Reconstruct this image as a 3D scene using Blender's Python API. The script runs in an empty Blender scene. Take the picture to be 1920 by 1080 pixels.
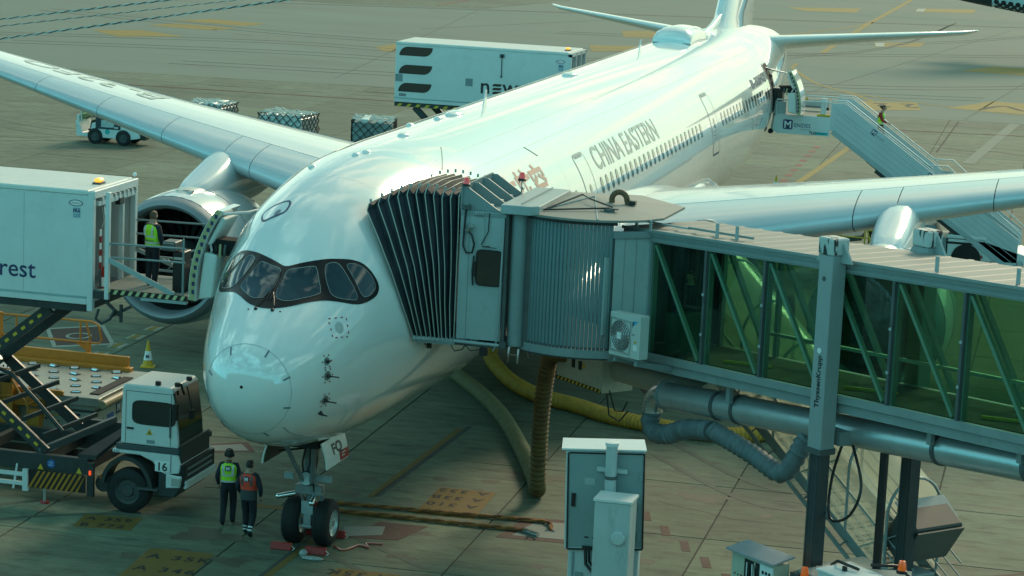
import bpy, bmesh, math, random
from mathutils import Vector as V, Matrix as MX
random.seed(7)
R = math.radians
PI = math.pi
scene = bpy.context.scene
COL = scene.collection

# ------------------------------------------------------------------ camera, sky, sun, exposure
CAM = V((17.6696, -47.4582, 15.8698)); YAW, PITCH, ROLL, FPX = -0.24968, 0.178399, 0.0446916, 4766.5
cF = V((math.sin(YAW)*math.cos(PITCH), math.cos(YAW)*math.cos(PITCH), -math.sin(PITCH)))
_r = V((math.cos(YAW), -math.sin(YAW), 0)); _u = _r.cross(cF)
cR = _r*math.cos(ROLL) + _u*math.sin(ROLL); cU = -_r*math.sin(ROLL) + _u*math.cos(ROLL)
cam_data = bpy.data.cameras.new('camera'); cam = bpy.data.objects.new('camera', cam_data); COL.objects.link(cam)
cam.matrix_world = MX(((cR.x, cU.x, -cF.x, CAM.x), (cR.y, cU.y, -cF.y, CAM.y), (cR.z, cU.z, -cF.z, CAM.z), (0, 0, 0, 1)))
cam_data.sensor_width = 36; cam_data.lens = 36*FPX/1920; cam_data.clip_start = .5; cam_data.clip_end = 5000
scene.camera = cam

SUN_EL, SUN_AZ = 32, 12          # degrees; azimuth clockwise from +Y: the sun stands behind the aircraft, to the right
SKY_STRENGTH, SUN_STRENGTH = .125, 2.3
world = bpy.data.worlds.new('World'); scene.world = world; world.use_nodes = True
nt = world.node_tree; nt.nodes.clear()
_o = nt.nodes.new('ShaderNodeOutputWorld'); _b = nt.nodes.new('ShaderNodeBackground')
sky = nt.nodes.new('ShaderNodeTexSky'); sky.sky_type = 'NISHITA'; sky.sun_disc = False
sky.sun_elevation = R(SUN_EL); sky.sun_rotation = R(SUN_AZ); sky.air_density = 1.0; sky.dust_density = 1.5; sky.ozone_density = 1.0
tc = nt.nodes.new('ShaderNodeTexCoord')
sep = nt.nodes.new('ShaderNodeSeparateXYZ'); nt.links.new(tc.outputs['Generated'], sep.inputs[0])
# broken cloud: direction projected on a flat layer, two octaves of noise
mxz = nt.nodes.new('ShaderNodeMath'); mxz.operation = 'MAXIMUM'; nt.links.new(sep.outputs['Z'], mxz.inputs[0]); mxz.inputs[1].default_value = 0.06
dv = nt.nodes.new('ShaderNodeVectorMath'); dv.operation = 'SCALE'
inv = nt.nodes.new('ShaderNodeMath'); inv.operation = 'DIVIDE'; inv.inputs[0].default_value = 1.0; nt.links.new(mxz.outputs[0], inv.inputs[1])
nt.links.new(tc.outputs['Generated'], dv.inputs[0]); nt.links.new(inv.outputs[0], dv.inputs['Scale'])
nz = nt.nodes.new('ShaderNodeTexNoise'); nz.inputs['Scale'].default_value = 1.7; nz.inputs['Detail'].default_value = 9; nz.inputs['Roughness'].default_value = .6
nz.inputs['Distortion'].default_value = .4
nt.links.new(dv.outputs[0], nz.inputs['Vector'])
cr = nt.nodes.new('ShaderNodeValToRGB'); cr.color_ramp.elements[0].position = .47; cr.color_ramp.elements[1].position = .60
nt.links.new(nz.outputs['Fac'], cr.inputs[0])
hz = nt.nodes.new('ShaderNodeMapRange'); hz.inputs['From Min'].default_value = 0.0; hz.inputs['From Max'].default_value = .35; hz.inputs['To Min'].default_value = .75; hz.inputs['To Max'].default_value = 0.0
nt.links.new(sep.outputs['Z'], hz.inputs['Value'])
cmul = nt.nodes.new('ShaderNodeMath'); cmul.operation = 'MULTIPLY'; cmul.inputs[1].default_value = .85; nt.links.new(cr.outputs['Color'], cmul.inputs[0])
SKY_TINT = (.42, .86, .70, 1); HAZE_A = (1.4, 15.5, 19.0, 1); HAZE_B = (8.4, 8.2, 5.9, 1); CLOUD_A = (5.4, 17.5, 18.5, 1); CLOUD_B = (11.6, 10.6, 7.5, 1)
tint = nt.nodes.new('ShaderNodeMix'); tint.data_type = 'RGBA'; tint.blend_type = 'MULTIPLY'; tint.inputs['Factor'].default_value = 1.0
tint.inputs['B'].default_value = SKY_TINT; nt.links.new(sky.outputs[0], tint.inputs['A'])
SDIR = (math.sin(R(SUN_AZ))*math.cos(R(SUN_EL)), math.cos(R(SUN_AZ))*math.cos(R(SUN_EL)), math.sin(R(SUN_EL)))
dt = nt.nodes.new('ShaderNodeVectorMath'); dt.operation = 'DOT_PRODUCT'; nt.links.new(tc.outputs['Generated'], dt.inputs[0]); dt.inputs[1].default_value = SDIR
sf = nt.nodes.new('ShaderNodeMapRange'); sf.inputs['From Min'].default_value = -.25; sf.inputs['From Max'].default_value = .95; nt.links.new(dt.outputs['Value'], sf.inputs['Value'])
def twotone(a, b):
    m = nt.nodes.new('ShaderNodeMix'); m.data_type = 'RGBA'; nt.links.new(sf.outputs[0], m.inputs['Factor']); m.inputs['A'].default_value = a; m.inputs['B'].default_value = b; return m.outputs['Result']
hmix = nt.nodes.new('ShaderNodeMix'); hmix.data_type = 'RGBA'; nt.links.new(hz.outputs[0], hmix.inputs['Factor']); nt.links.new(tint.outputs['Result'], hmix.inputs['A']); nt.links.new(twotone(HAZE_A, HAZE_B), hmix.inputs['B'])
mix = nt.nodes.new('ShaderNodeMix'); mix.data_type = 'RGBA'
nt.links.new(cmul.outputs[0], mix.inputs['Factor']); nt.links.new(hmix.outputs['Result'], mix.inputs['A']); nt.links.new(twotone(CLOUD_A, CLOUD_B), mix.inputs['B'])
nt.links.new(mix.outputs['Result'], _b.inputs['Color']); _b.inputs['Strength'].default_value = SKY_STRENGTH
nt.links.new(_b.outputs[0], _o.inputs['Surface'])

sl = bpy.data.lights.new('sun', 'SUN'); sl.energy = SUN_STRENGTH; sl.angle = R(16); sl.color = (1.0, .80, .55)
so = bpy.data.objects.new('sun', sl); COL.objects.link(so)
_sd = V((math.sin(R(SUN_AZ))*math.cos(R(SUN_EL)), math.cos(R(SUN_AZ))*math.cos(R(SUN_EL)), math.sin(R(SUN_EL))))
so.rotation_euler = _sd.to_track_quat('Z', 'Y').to_euler(); so.location = (0, 60, 60)

scene.view_settings.view_transform = 'Standard'; scene.view_settings.look = 'None'
scene.view_settings.exposure = 0.0; scene.view_settings.gamma = 1.0; scene.view_settings.use_curve_mapping = False
scene.cycles.max_bounces = 8; scene.cycles.transparent_max_bounces = 12

# ------------------------------------------------------------------ helpers
WM = {}
def wm(o):
    return WM[o.name] if o is not None and o.name in WM else MX.Identity(4)
def thing(name, label, cat, loc=(0, 0, 0), rotz=0.0, group=None):
    o = bpy.data.objects.new(name, None); COL.objects.link(o); o.empty_display_size = .2
    o.location = loc; o.rotation_euler = (0, 0, rotz)
    WM[o.name] = MX.Translation(V(loc)) @ MX.Rotation(rotz, 4, 'Z')
    o['label'] = label; o['category'] = cat
    if group: o['group'] = group
    return o
def tag(o, label, cat, group=None):
    o['label'] = label; o['category'] = cat
    if group: o['group'] = group
    return o
def kids(o): return [c for c in o.children]
def dup(root, loc, rotz, label=None, scale=None):
    r = root.copy(); COL.objects.link(r); r.location = loc; r.rotation_euler = (0, 0, rotz)
    if scale: r.scale = scale
    if label: r['label'] = label
    WM[r.name] = MX.Translation(V(loc)) @ MX.Rotation(rotz, 4, 'Z')
    for ch in root.children:
        c = ch.copy(); COL.objects.link(c); c.parent = r
        for g in ch.children:
            d = g.copy(); COL.objects.link(d); d.parent = c
    return r
def frame(d, up=V((0, 0, 1))):
    d = V(d).normalized()
    s = d.cross(up)
    if s.length < 1e-4: s = d.cross(V((0, 1, 0)))
    s.normalize(); return s, s.cross(d).normalized()
class MB:
    def __init__(s, M=None): s.v = []; s.f = []; s.M = M
    def add(s, vs, fs):
        k = len(s.v)
        s.v += [(s.M @ V(p)) if s.M else V(p) for p in vs]; s.f += [[i+k for i in f] for f in fs]; return s
    def box(s, x0, x1, y0, y1, z0, z1):
        return s.hexa([(x0, y0, z0), (x1, y0, z0), (x1, y1, z0), (x0, y1, z0), (x0, y0, z1), (x1, y0, z1), (x1, y1, z1), (x0, y1, z1)])
    def hexa(s, p):
        return s.add(p, [(3, 2, 1, 0), (4, 5, 6, 7), (0, 1, 5, 4), (1, 2, 6, 5), (2, 3, 7, 6), (3, 0, 4, 7)])
    def bar(s, a, b, w, h=None, up=V((0, 0, 1))):
        h = h or w; a, b = V(a), V(b); sd, u = frame(b-a, up); q = []
        for p in (a, b):
            for i, j in ((-1, -1), (1, -1), (1, 1), (-1, 1)): q.append(p + sd*(i*w/2) + u*(j*h/2))
        return s.add(q, [(3, 2, 1, 0), (4, 5, 6, 7), (0, 1, 5, 4), (1, 2, 6, 5), (2, 3, 7, 6), (3, 0, 4, 7)])
    def ring(s, c, sd, u, r, n, r2=None):
        r2 = r2 or r
        return [V(c) + sd*(r*math.cos(2*PI*i/n)) + u*(r2*math.sin(2*PI*i/n)) for i in range(n)]
    def loft(s, rings, caps=True, closed=True):
        n = len(rings[0]); vs = [p for r in rings for p in r]; fs = []
        for i in range(len(rings)-1):
            for j in range(n if closed else n-1):
                a = i*n+j; b = i*n+(j+1) % n; fs.append((a, b, b+n, a+n))
        if caps: fs += [tuple(reversed(range(n))), tuple((len(rings)-1)*n+j for j in range(n))]
        return s.add(vs, fs)
    def tube(s, path, r, n=8, caps=True):
        P = [V(p) for p in path]; rs = r if isinstance(r, (list, tuple)) else [r]*len(P); out = []
        up = V((0, 0, 1)); last = None
        for i, p in enumerate(P):
            d = (P[min(i+1, len(P)-1)] - P[max(i-1, 0)])
            if last is None: sd, u = frame(d)
            else:
                d.normalize(); sd = last - d*last.dot(d)
                sd.normalize(); u = sd.cross(d)
            last = sd
            out.append(s.ring(p, sd, u, rs[i], n))
        return s.loft(out, caps)
    def cyl(s, a, b, r, n=16, r2=None): return s.tube([a, b], [r, r if r2 is None else r2], n)
    def lathe(s, prof, c, ax, n=24, caps=True):
        ax = V(ax).normalized(); sd, u = frame(ax)
        return s.loft([s.ring(V(c)+ax*t, sd, u, max(r, 1e-4), n) for t, r in prof], caps)
    def prism(s, pts, off):
        n = len(pts); off = V(off); q = [V(p) for p in pts]; q += [p+off for p in q]
        return s.add(q, [tuple(reversed(range(n))), tuple(range(n, 2*n))] + [(i, (i+1) % n, (i+1) % n+n, i+n) for i in range(n)])
    def ball(s, c, rx, ry=None, rz=None, nu=12, nv=8, half=False):
        ry = ry or rx; rz = rz or rx; rings = []
        for i in range(nv+1):
            t = -PI/2 + (PI*i/nv if not half else PI/2 + PI/2*i/nv)
            q = max(math.cos(t), .002)
            rings.append([V(c) + V((rx*q*math.cos(2*PI*j/nu), ry*q*math.sin(2*PI*j/nu), rz*math.sin(t))) for j in range(nu)])
        return s.loft(rings)
    def build(s, name, mat, parent=None, smooth=0, bevel=0.0, world=True, kind=None, seg=1):
        me = bpy.data.meshes.new(name)
        vs = s.v
        if parent is not None and world:
            I = wm(parent).inverted(); vs = [I @ p for p in vs]
        me.from_pydata([tuple(p) for p in vs], [], s.f); me.validate(); me.update()
        bm = bmesh.new(); bm.from_mesh(me); bmesh.ops.recalc_face_normals(bm, faces=bm.faces)
        if bevel: bmesh.ops.bevel(bm, geom=[e for e in bm.edges if len(e.link_faces) == 2 and e.calc_face_angle(0) > .6], offset=bevel, segments=seg, affect='EDGES', profile=.5, clamp_overlap=True)
        bm.to_mesh(me); bm.free()
        return link(name, me, mat, parent, smooth, kind)
def link(name, me, mat, parent=None, smooth=0, kind=None):
    if smooth:
        me.shade_smooth()
        if smooth < 170: me.set_sharp_from_angle(angle=R(smooth))
    for m in (mat if isinstance(mat, list) else [mat]): me.materials.append(m)
    o = bpy.data.objects.new(name, me); COL.objects.link(o)
    if parent is not None:
        o.parent = parent; WM[o.name] = wm(parent)
    if kind: o['kind'] = kind
    return o

MATS = {}
def mat(name, col, rough=.5, metal=0.0, var=.12, scale=2.0, bump=0.0, bscale=30.0, coat=0.0, emit=0.0, dirt=None, dirt_amt=.35, spec=.5, rvar=.1, stretch=None):
    if name in MATS: return MATS[name]
    m = bpy.data.materials.new(name); m.use_nodes = True; n = m.node_tree; B = n.nodes['Principled BSDF']; L = n.links.new
    t = n.nodes.new('ShaderNodeTexCoord'); src = t.outputs['Object']
    if stretch:
        mp = n.nodes.new('ShaderNodeMapping'); mp.inputs['Scale'].default_value = stretch; L(src, mp.inputs[0]); src = mp.outputs[0]
    z = n.nodes.new('ShaderNodeTexNoise'); z.inputs['Scale'].default_value = scale; z.inputs['Detail'].default_value = 6; z.inputs['Roughness'].default_value = .62; L(src, z.inputs['Vector'])
    c = V(col[:3]); lo = c*(1-var); hi = c*(1+var)
    rp = n.nodes.new('ShaderNodeValToRGB'); rp.color_ramp.elements[0].position = .3; rp.color_ramp.elements[1].position = .7
    rp.color_ramp.elements[0].color = (*lo, 1); rp.color_ramp.elements[1].color = (*hi, 1); L(z.outputs['Fac'], rp.inputs[0])
    out = rp.outputs[0]
    if dirt:
        z2 = n.nodes.new('ShaderNodeTexNoise'); z2.inputs['Scale'].default_value = scale*2.7; z2.inputs['Detail'].default_value = 8; z2.inputs['Roughness'].default_value = .7; L(src, z2.inputs['Vector'])
        r2 = n.nodes.new('ShaderNodeValToRGB'); r2.color_ramp.elements[0].position = .52; r2.color_ramp.elements[1].position = .75
        r2.color_ramp.elements[1].color = (dirt_amt,)*3+(1,); r2.color_ramp.elements[0].color = (0, 0, 0, 1); L(z2.outputs['Fac'], r2.inputs[0])
        mx = n.nodes.new('ShaderNodeMix'); mx.data_type = 'RGBA'; L(r2.outputs[0], mx.inputs['Factor']); L(out, mx.inputs['A']); mx.inputs['B'].default_value = (*dirt, 1); out = mx.outputs['Result']
    L(out, B.inputs['Base Color'])
    mr = n.nodes.new('ShaderNodeMapRange'); mr.inputs['To Min'].default_value = max(rough-rvar*rough*2, .01); mr.inputs['To Max'].default_value = min(rough+rvar*rough*2, 1); L(z.outputs['Fac'], mr.inputs['Value']); L(mr.outputs[0], B.inputs['Roughness'])
    B.inputs['Metallic'].default_value = metal; B.inputs['Coat Weight'].default_value = coat; B.inputs['Coat Roughness'].default_value = .05; B.inputs['Specular IOR Level'].default_value = spec
    if bump:
        zb = n.nodes.new('ShaderNodeTexNoise'); zb.inputs['Scale'].default_value = bscale; zb.inputs['Detail'].default_value = 4; L(src, zb.inputs['Vector'])
        bp = n.nodes.new('ShaderNodeBump'); bp.inputs['Strength'].default_value = bump; bp.inputs['Distance'].default_value = .02; L(zb.outputs['Fac'], bp.inputs['Height']); L(bp.outputs[0], B.inputs['Normal'])
    if emit:
        B.inputs['Emission Color'].default_value = (*col[:3], 1); B.inputs['Emission Strength'].default_value = emit
    MATS[name] = m; return m

W_PAINT = mat('aircraft_white', (.745, .75, .725), .15, var=.02, scale=.6, coat=1.0, rvar=.03, bump=.012, bscale=1.3); W_PAINT.node_tree.nodes['Principled BSDF'].inputs['Coat IOR'].default_value = 1.6; W_PAINT.node_tree.nodes['Principled BSDF'].inputs['Coat Roughness'].default_value = .03
W_TRUCK = mat('truck_white', (.60, .62, .60), .38, var=.05, scale=1.2, dirt=(.35, .35, .30), dirt_amt=.18)
GREY_L = mat('bridge_light_grey', (.31, .365, .36), .42, var=.07, scale=1.4, dirt=(.16, .17, .15), dirt_amt=.3)
GREY_M = mat('bridge_grey', (.20, .25, .25), .42, var=.08, scale=1.4, dirt=(.10, .11, .10), dirt_amt=.3)
GREY_D = mat('dark_grey_steel', (.07, .08, .08), .45, var=.2, scale=3)
ALU = mat('aluminium', (.62, .64, .63), .34, .85, var=.08, scale=3)
CHROME = mat('polished_metal', (.75, .77, .78), .12, 1.0, var=.04, scale=3)
RUBBER = mat('rubber', (.011, .011, .011), .75, var=.25, scale=8, bump=.2)
BLACK = mat('black_paint', (.012, .013, .014), .4, var=.2, scale=5)
DARKIN = mat('dark_interior', (.01, .011, .011), .8, var=.3, scale=3)
GLASSBLK = mat('dark_window_glass', (.012, .02, .02), .04, var=.1, scale=2, coat=1.0, rvar=0)
BLUEPR = mat('dark_blue_print', (.02, .035, .11), .4, var=.05)
TEXTBLK = mat('black_print', (.02, .02, .022), .45, var=.08)
GREYPR = mat('grey_blue_print', (.16, .19, .22), .35, var=.05)
REDPR = mat('orange_red_print', (.40, .065, .03), .3, var=.06, coat=.5)
RED = mat('red_paint', (.33, .012, .008), .45, var=.12, scale=6)
ORANGE = mat('orange_paint', (.48, .20, .02), .45, var=.10, scale=3, dirt=(.15, .08, .03), dirt_amt=.25)
YELLOW = mat('yellow_paint', (.60, .38, .03), .45, var=.08, scale=4, dirt=(.2, .15, .05), dirt_amt=.2)
TEAL = mat('teal_print', (.02, .36, .36), .4, var=.05)
WHITEPR = mat('white_print', (.75, .76, .74), .5, var=.05)
SKIN = mat('skin', (.40, .23, .16), .55, var=.06)
HAIR = mat('dark_hair', (.02, .014, .01), .6, var=.3, scale=30)
HAIRB = mat('brown_hair', (.09, .05, .025), .6, var=.3, scale=30)
NAVY = mat('navy_cloth', (.014, .018, .028), .85, var=.25, scale=14, bump=.3)
HIVIS = mat('lime_hi_vis_cloth', (.38, .75, .03), .7, var=.10, scale=10, bump=.3)
HIRED = mat('red_hi_vis_cloth', (.75, .06, .025), .7, var=.12, scale=10, bump=.3)
HIORG = mat('orange_hi_vis_cloth', (.80, .16, .02), .7, var=.12, scale=10)
REFL = mat('reflective_tape', (.55, .57, .55), .4, var=.05)

def text_mesh(s, size, bold=0.0, align='LEFT', spacing=1.0, xs=1.0):
    cu = bpy.data.curves.new('lettering', 'FONT'); cu.body = s; cu.size = size; cu.align_x = align; cu.offset = bold; cu.space_character = spacing; cu.resolution_u = 3
    ob = bpy.data.objects.new('lettering', cu); COL.objects.link(ob); bpy.context.view_layer.update()
    me = bpy.data.meshes.new_from_object(ob.evaluated_get(bpy.context.evaluated_depsgraph_get()))
    bpy.data.objects.remove(ob); bpy.data.curves.remove(cu)
    if xs != 1.0:
        for v in me.vertices: v.co.x *= xs
    return me
def text(s, size, mat_, parent, o, ux, uy, name='lettering', bold=0.0, align='LEFT', spacing=1.0, xs=1.0, depth=.006, world=True, kind=None):
    """flat lettering: origin o, x direction ux, y direction uy; stands `depth` proud"""
    me = text_mesh(s, size, bold, align, spacing, xs); ux = V(ux).normalized(); uy = V(uy).normalized(); n = ux.cross(uy)
    M = MX(((ux.x, uy.x, n.x, o[0]), (ux.y, uy.y, n.y, o[1]), (ux.z, uy.z, n.z, o[2]), (0, 0, 0, 1)))
    if parent is not None and world: M = wm(parent).inverted() @ M
    for v in me.vertices: v.co.z += depth
    me.transform(M); me.materials.clear()
    return link(name, me, mat_, parent, 0, kind)
def panel(pts, mat_, parent, name, off=(0, 0, .01), world=True):
    return MB().prism(pts, off).build(name, mat_, parent, world=world)
def flatpoly(pts2, steps=None):
    """bmesh of a filled 2-D polygon cut into cells so that it can be bent onto a curved surface"""
    bm = bmesh.new(); vs = [bm.verts.new((p[0], p[1], 0)) for p in pts2]; bm.faces.new(vs)
    bmesh.ops.triangulate(bm, faces=bm.faces[:])
    if steps: cut(bm, *steps)
    return bm
def cut(bm, dx, dy):
    xs = [v.co.x for v in bm.verts]; ys = [v.co.y for v in bm.verts]
    for ax, d, lo, hi in ((0, dx, min(xs), max(xs)), (1, dy, min(ys), max(ys))):
        k = math.floor(lo/d)+1
        while k*d < hi:
            co = V((k*d, 0, 0)) if ax == 0 else V((0, k*d, 0)); no = V((1, 0, 0)) if ax == 0 else V((0, 1, 0))
            bmesh.ops.bisect_plane(bm, geom=bm.verts[:]+bm.edges[:]+bm.faces[:], plane_co=co, plane_no=no, dist=1e-6); k += 1
def smoothpoly(P, n=4, closed=True):
    out = []; m = len(P)
    for i in range(m):
        p0, p1, p2, p3 = [V((*P[(i+k) % m], 0)) for k in (-1, 0, 1, 2)]
        for j in range(n):
            t = j/n
            q = .5*((2*p1)+(p2-p0)*t+(2*p0-5*p1+4*p2-p3)*t*t+(3*p1-p0-3*p2+p3)*t**3); out.append((q.x, q.y))
    return out
# ------------------------------------------------------------------ apron
APR = mat('apron_concrete', (.117, .149, .098), .80, var=.24, scale=.55, dirt=(.034, .035, .026), dirt_amt=1.0, bump=.15, bscale=25, stretch=(.55, 1.5, 1))
def slabmat():
    m = APR; n = m.node_tree; B = n.nodes['Principled BSDF']; L = n.links.new
    # large soft blotches that run across slabs (world space) + a small per-slab change of tone
    geo = n.nodes.new('ShaderNodeNewGeometry')
    for nd in n.nodes:
        if nd.type == 'MAPPING':
            L(geo.outputs['Position'], nd.inputs[0])
        if nd.type == 'TEX_NOISE' and abs(nd.inputs['Scale'].default_value-25) < .1: L(geo.outputs['Position'], nd.inputs['Vector'])
    src = B.inputs['Base Color'].links[0].from_socket
    oi = n.nodes.new('ShaderNodeObjectInfo'); mr = n.nodes.new('ShaderNodeMapRange'); mr.inputs['To Min'].default_value = .86; mr.inputs['To Max'].default_value = 1.12
    L(oi.outputs['Random'], mr.inputs['Value'])
    z = n.nodes.new('ShaderNodeTexNoise'); z.inputs['Scale'].default_value = .12; z.inputs['Detail'].default_value = 5; L(geo.outputs['Position'], z.inputs['Vector'])
    m3 = n.nodes.new('ShaderNodeMapRange'); m3.inputs['From Min'].default_value = .3; m3.inputs['From Max'].default_value = .7; m3.inputs['To Min'].default_value = .72; m3.inputs['To Max'].default_value = 1.15; L(z.outputs['Fac'], m3.inputs['Value'])
    mu = n.nodes.new('ShaderNodeMath'); mu.operation = 'MULTIPLY'; L(mr.outputs[0], mu.inputs[0]); L(m3.outputs[0], mu.inputs[1])
    mx = n.nodes.new('ShaderNodeMix'); mx.data_type = 'RGBA'; mx.blend_type = 'MULTIPLY'; mx.inputs['Factor'].default_value = 1; L(src, mx.inputs['A'])
    z9 = n.nodes.new('ShaderNodeTexNoise'); z9.inputs['Scale'].default_value = 1.6; z9.inputs['Detail'].default_value = 10; z9.inputs['Roughness'].default_value = .78
    mp9 = n.nodes.new('ShaderNodeMapping'); mp9.inputs['Scale'].default_value = (.6, 1.7, 1); L(geo.outputs['Position'], mp9.inputs[0]); L(mp9.outputs[0], z9.inputs['Vector'])
    m9 = n.nodes.new('ShaderNodeMapRange'); m9.inputs['From Min'].default_value = .32; m9.inputs['From Max'].default_value = .68; m9.inputs['To Min'].default_value = .62; m9.inputs['To Max'].default_value = 1.30; L(z9.outputs['Fac'], m9.inputs['Value'])
    mu2 = n.nodes.new('ShaderNodeMath'); mu2.operation = 'MULTIPLY'; L(mu.outputs[0], mu2.inputs[0]); L(m9.outputs[0], mu2.inputs[1]); mu = mu2
    cb = n.nodes.new('ShaderNodeCombineColor')
    for i in range(3): L(mu.outputs[0], cb.inputs[i])
    L(cb.outputs[0], mx.inputs['B']); L(mx.outputs['Result'], B.inputs['Base Color'])
slabmat()
JOINT = mat('joint_sealant', (.02, .021, .018), .9, var=.3, scale=3)
ASPH = mat('apron_asphalt', (.142, .178, .145), .85, var=.14, scale=.05, dirt=(.095, .122, .10), dirt_amt=.6, bump=.1, bscale=20, stretch=(.45, 1.6, 1))
YLINE = mat('yellow_ground_paint', (.24, .165, .022), .75, var=.22, scale=1.5, dirt=(.14, .12, .06), dirt_amt=.9)
SG = mat('ochre_ground_paint', (.155, .095, .016), .8, var=.18, scale=2.2, dirt=(.09, .075, .04), dirt_amt=.7)
RLINE = mat('red_ground_paint', (.20, .055, .04), .8, var=.2, scale=2, dirt=(.16, .12, .09), dirt_amt=.7)
MAROON = mat('maroon_ground_paint', (.075, .034, .026), .8, var=.2, scale=2, dirt=(.13, .12, .09), dirt_amt=.7)
WLINE = mat('worn_white_ground_paint', (.36, .37, .31), .8, var=.15, scale=2, dirt=(.2, .2, .15), dirt_amt=.8)
DKPATCH = mat('tar_patch', (.05, .055, .048), .85, var=.3, scale=.8)
GRILLE = mat('galvanised_grille', (.17, .20, .18), .7, .0, var=.12, scale=6)

SA = R(1.8); sx = V((math.cos(SA), math.sin(SA), 0)); sy = V((-math.sin(SA), math.cos(SA), 0))
def sw(s, t, z=0.0): return sx*s + sy*t + V((0, 0, z))
apron = MB().prism([sw(-900, -60, -.12), sw(900, -60, -.12), sw(900, 900, -.12), sw(-900, 900, -.12)], (0, 0, .1)).build('apron', JOINT, kind='structure')
T_END = 3.4+4.9*22
def px(p):
    d = V(p)-CAM; w = d.dot(cF)
    return None if w < 1 else (960+FPX*d.dot(cR)/w, 540-FPX*d.dot(cU)/w)
cells = []
for i in range(-17, 8):
    for k in range(-8, 22):
        s0 = 3.53+4.95*i; t0 = 3.4+4.9*k
        q = [px(sw(s0+a*4.95, t0+b*4.9)) for a in (0, 1) for b in (0, 1)]
        us = [p[0] for p in q]; vs = [p[1] for p in q]
        vis = max(us) > -40 and min(us) < 1960 and max(vs) > -20 and min(vs) < 1110
        cells.append((0 if vis else 1, (sw(s0, t0)-CAM).length, s0, t0))
cells.sort()
sm = None; rest = MB()
for n_, (inv_, d_, s0, t0) in enumerate(cells):
    if n_ < 290:
        if sm is None:
            o = MB().box(0, 4.912, 0, 4.862, -.12, 0).build('concrete_slab', APR, apron, world=False, bevel=.008); sm = o
        else:
            o = sm.copy(); COL.objects.link(o)
        o.location = sw(s0+.014, t0+.014); o.rotation_euler = (0, 0, SA)
    else:
        rest.prism([sw(s0+.014, t0+.014, -.12), sw(s0+4.936, t0+.014, -.12), sw(s0+4.936, t0+4.886, -.12), sw(s0+.014, t0+4.886, -.12)], (0, 0, .12))
rest.build('concrete_slab', APR, apron, kind='stuff')
aw = MB()
S0, S1 = 3.53-4.95*17, 3.53+4.95*8
aw.prism([(-880, 90, -.06), (-53, 97.9, -.06), (9.5, 105.6, -.06), (40, 109.4, -.06), (880, 130, -.06), (880, 880, -.06), (-880, 880, -.06)], (0, 0, .064))
aw.build('asphalt_taxiway', ASPH, kind='structure')
cw = MB()
cw.prism([sw(-880, -58, -.1), sw(S0, -58, -.1), sw(S0, T_END-.03, -.1), sw(-880, T_END-.03, -.1)], (0, 0, .1))
cw.prism([sw(S1, -58, -.1), sw(880, -58, -.1), sw(880, T_END-.03, -.1), sw(S1, T_END-.03, -.1)], (0, 0, .1))
cw.build('concrete_pavement', APR, kind='structure')
# concrete taxi strip far beyond
MB().prism([(-260, 150, .0), (-54, 167.3, .0), (-42, 172.5, .0), (-38.5, 190, .0), (-60, 320, 0), (-400, 320, 0)], (0, 0, .009)).build('concrete_strip', APR, kind='structure')
MARK = None
def mark(pts, m=None, name='ground_marking', h=.004, z=.001):
    if pts[0][1] > 97: z += .007
    return MB().prism([(p[0], p[1], z) for p in pts], (0, 0, h)).build(name, m or YLINE, kind='structure')
def line(path, w, m=None, h=.004, z=.001, name='ground_marking'):
    if path[-1][1] > 97: z += .007
    b = MB(); P = [V((p[0], p[1], z)) for p in path]; L_, R_ = [], []
    for i, p in enumerate(P):
        d = (P[min(i+1, len(P)-1)]-P[max(i-1, 0)]).normalized(); nrm = V((-d.y, d.x, 0))
        L_.append(p+nrm*w/2); R_.append(p-nrm*w/2)
    n = len(P); vs = L_+R_+[q+V((0, 0, h)) for q in L_+R_]
    fs = []
    for i in range(n-1):
        fs += [(2*n+i, 2*n+i+1, 3*n+i+1, 3*n+i), (i, n+i, n+i+1, i+1), (i, i+1, 2*n+i+1, 2*n+i), (n+i, 3*n+i, 3*n+i+1, n+i+1)]
    fs += [(0, 2*n, 3*n, n), (n-1, 2*n-1, 4*n-1, 3*n-1)]
    b.add(vs, fs)
    return b.build(name, m or YLINE, kind='structure')
def curve(pts, n=6):
    out = []
    for i in range(len(pts)-1):
        p0, p1, p2, p3 = [V((*pts[min(max(i+k, 0), len(pts)-1)], 0)) for k in (-1, 0, 1, 2)]
        for j in range(n):
            t = j/n; q = .5*((2*p1)+(p2-p0)*t+(2*p0-5*p1+4*p2-p3)*t*t+(3*p1-p0-3*p2+p3)*t**3); out.append((q.x, q.y))
    out.append(pts[-1]); return out
line([(0, -8), (0, 5.0)], .17, SG); line([(.02, 8.9), (.08, 16.6)], .17, SG)                                   # lead-in line under the aircraft
line([(-.14, -8), (-.13, 5.2)], .09, DKPATCH); line([(.15, 9.0), (.24, 17)], .13, DKPATCH)
line([(.9, 66), (1.6, 93)], .34)
line(curve([(-9.6, 235), (-9.4, 215), (-9.05, 180), (-8.4, 148)]), .5)
line(curve([(-14.9, 160), (-12.4, 168.5), (-9.6, 180), (-9.2, 190)]), .35, z=.002)
line(curve([(-8.7, 137), (-8.5, 133.5), (-7.9, 131), (-4.8, 121.4), (-.6, 115.9), (3.5, 113.2), (8.5, 110.8), (16, 107.6)]), .28, z=.002)
line(curve([(-4.8, 121.4), (-2, 116.6), (-.6, 113.6), (-.1, 112)]), .28, z=.003)
line([(2.8, 97.4), (9.9, 98.9), (40, 104)], .14, RLINE, z=.008); line([(-75, 89), (-42.9, 92.07), (-25.8, 93.6), (-10, 95.4), (2.8, 97.4)], .15, RLINE, z=.008)
line([(-46.6, 172.9), (-46.2, 182)], .3, RLINE, z=.008)
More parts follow.
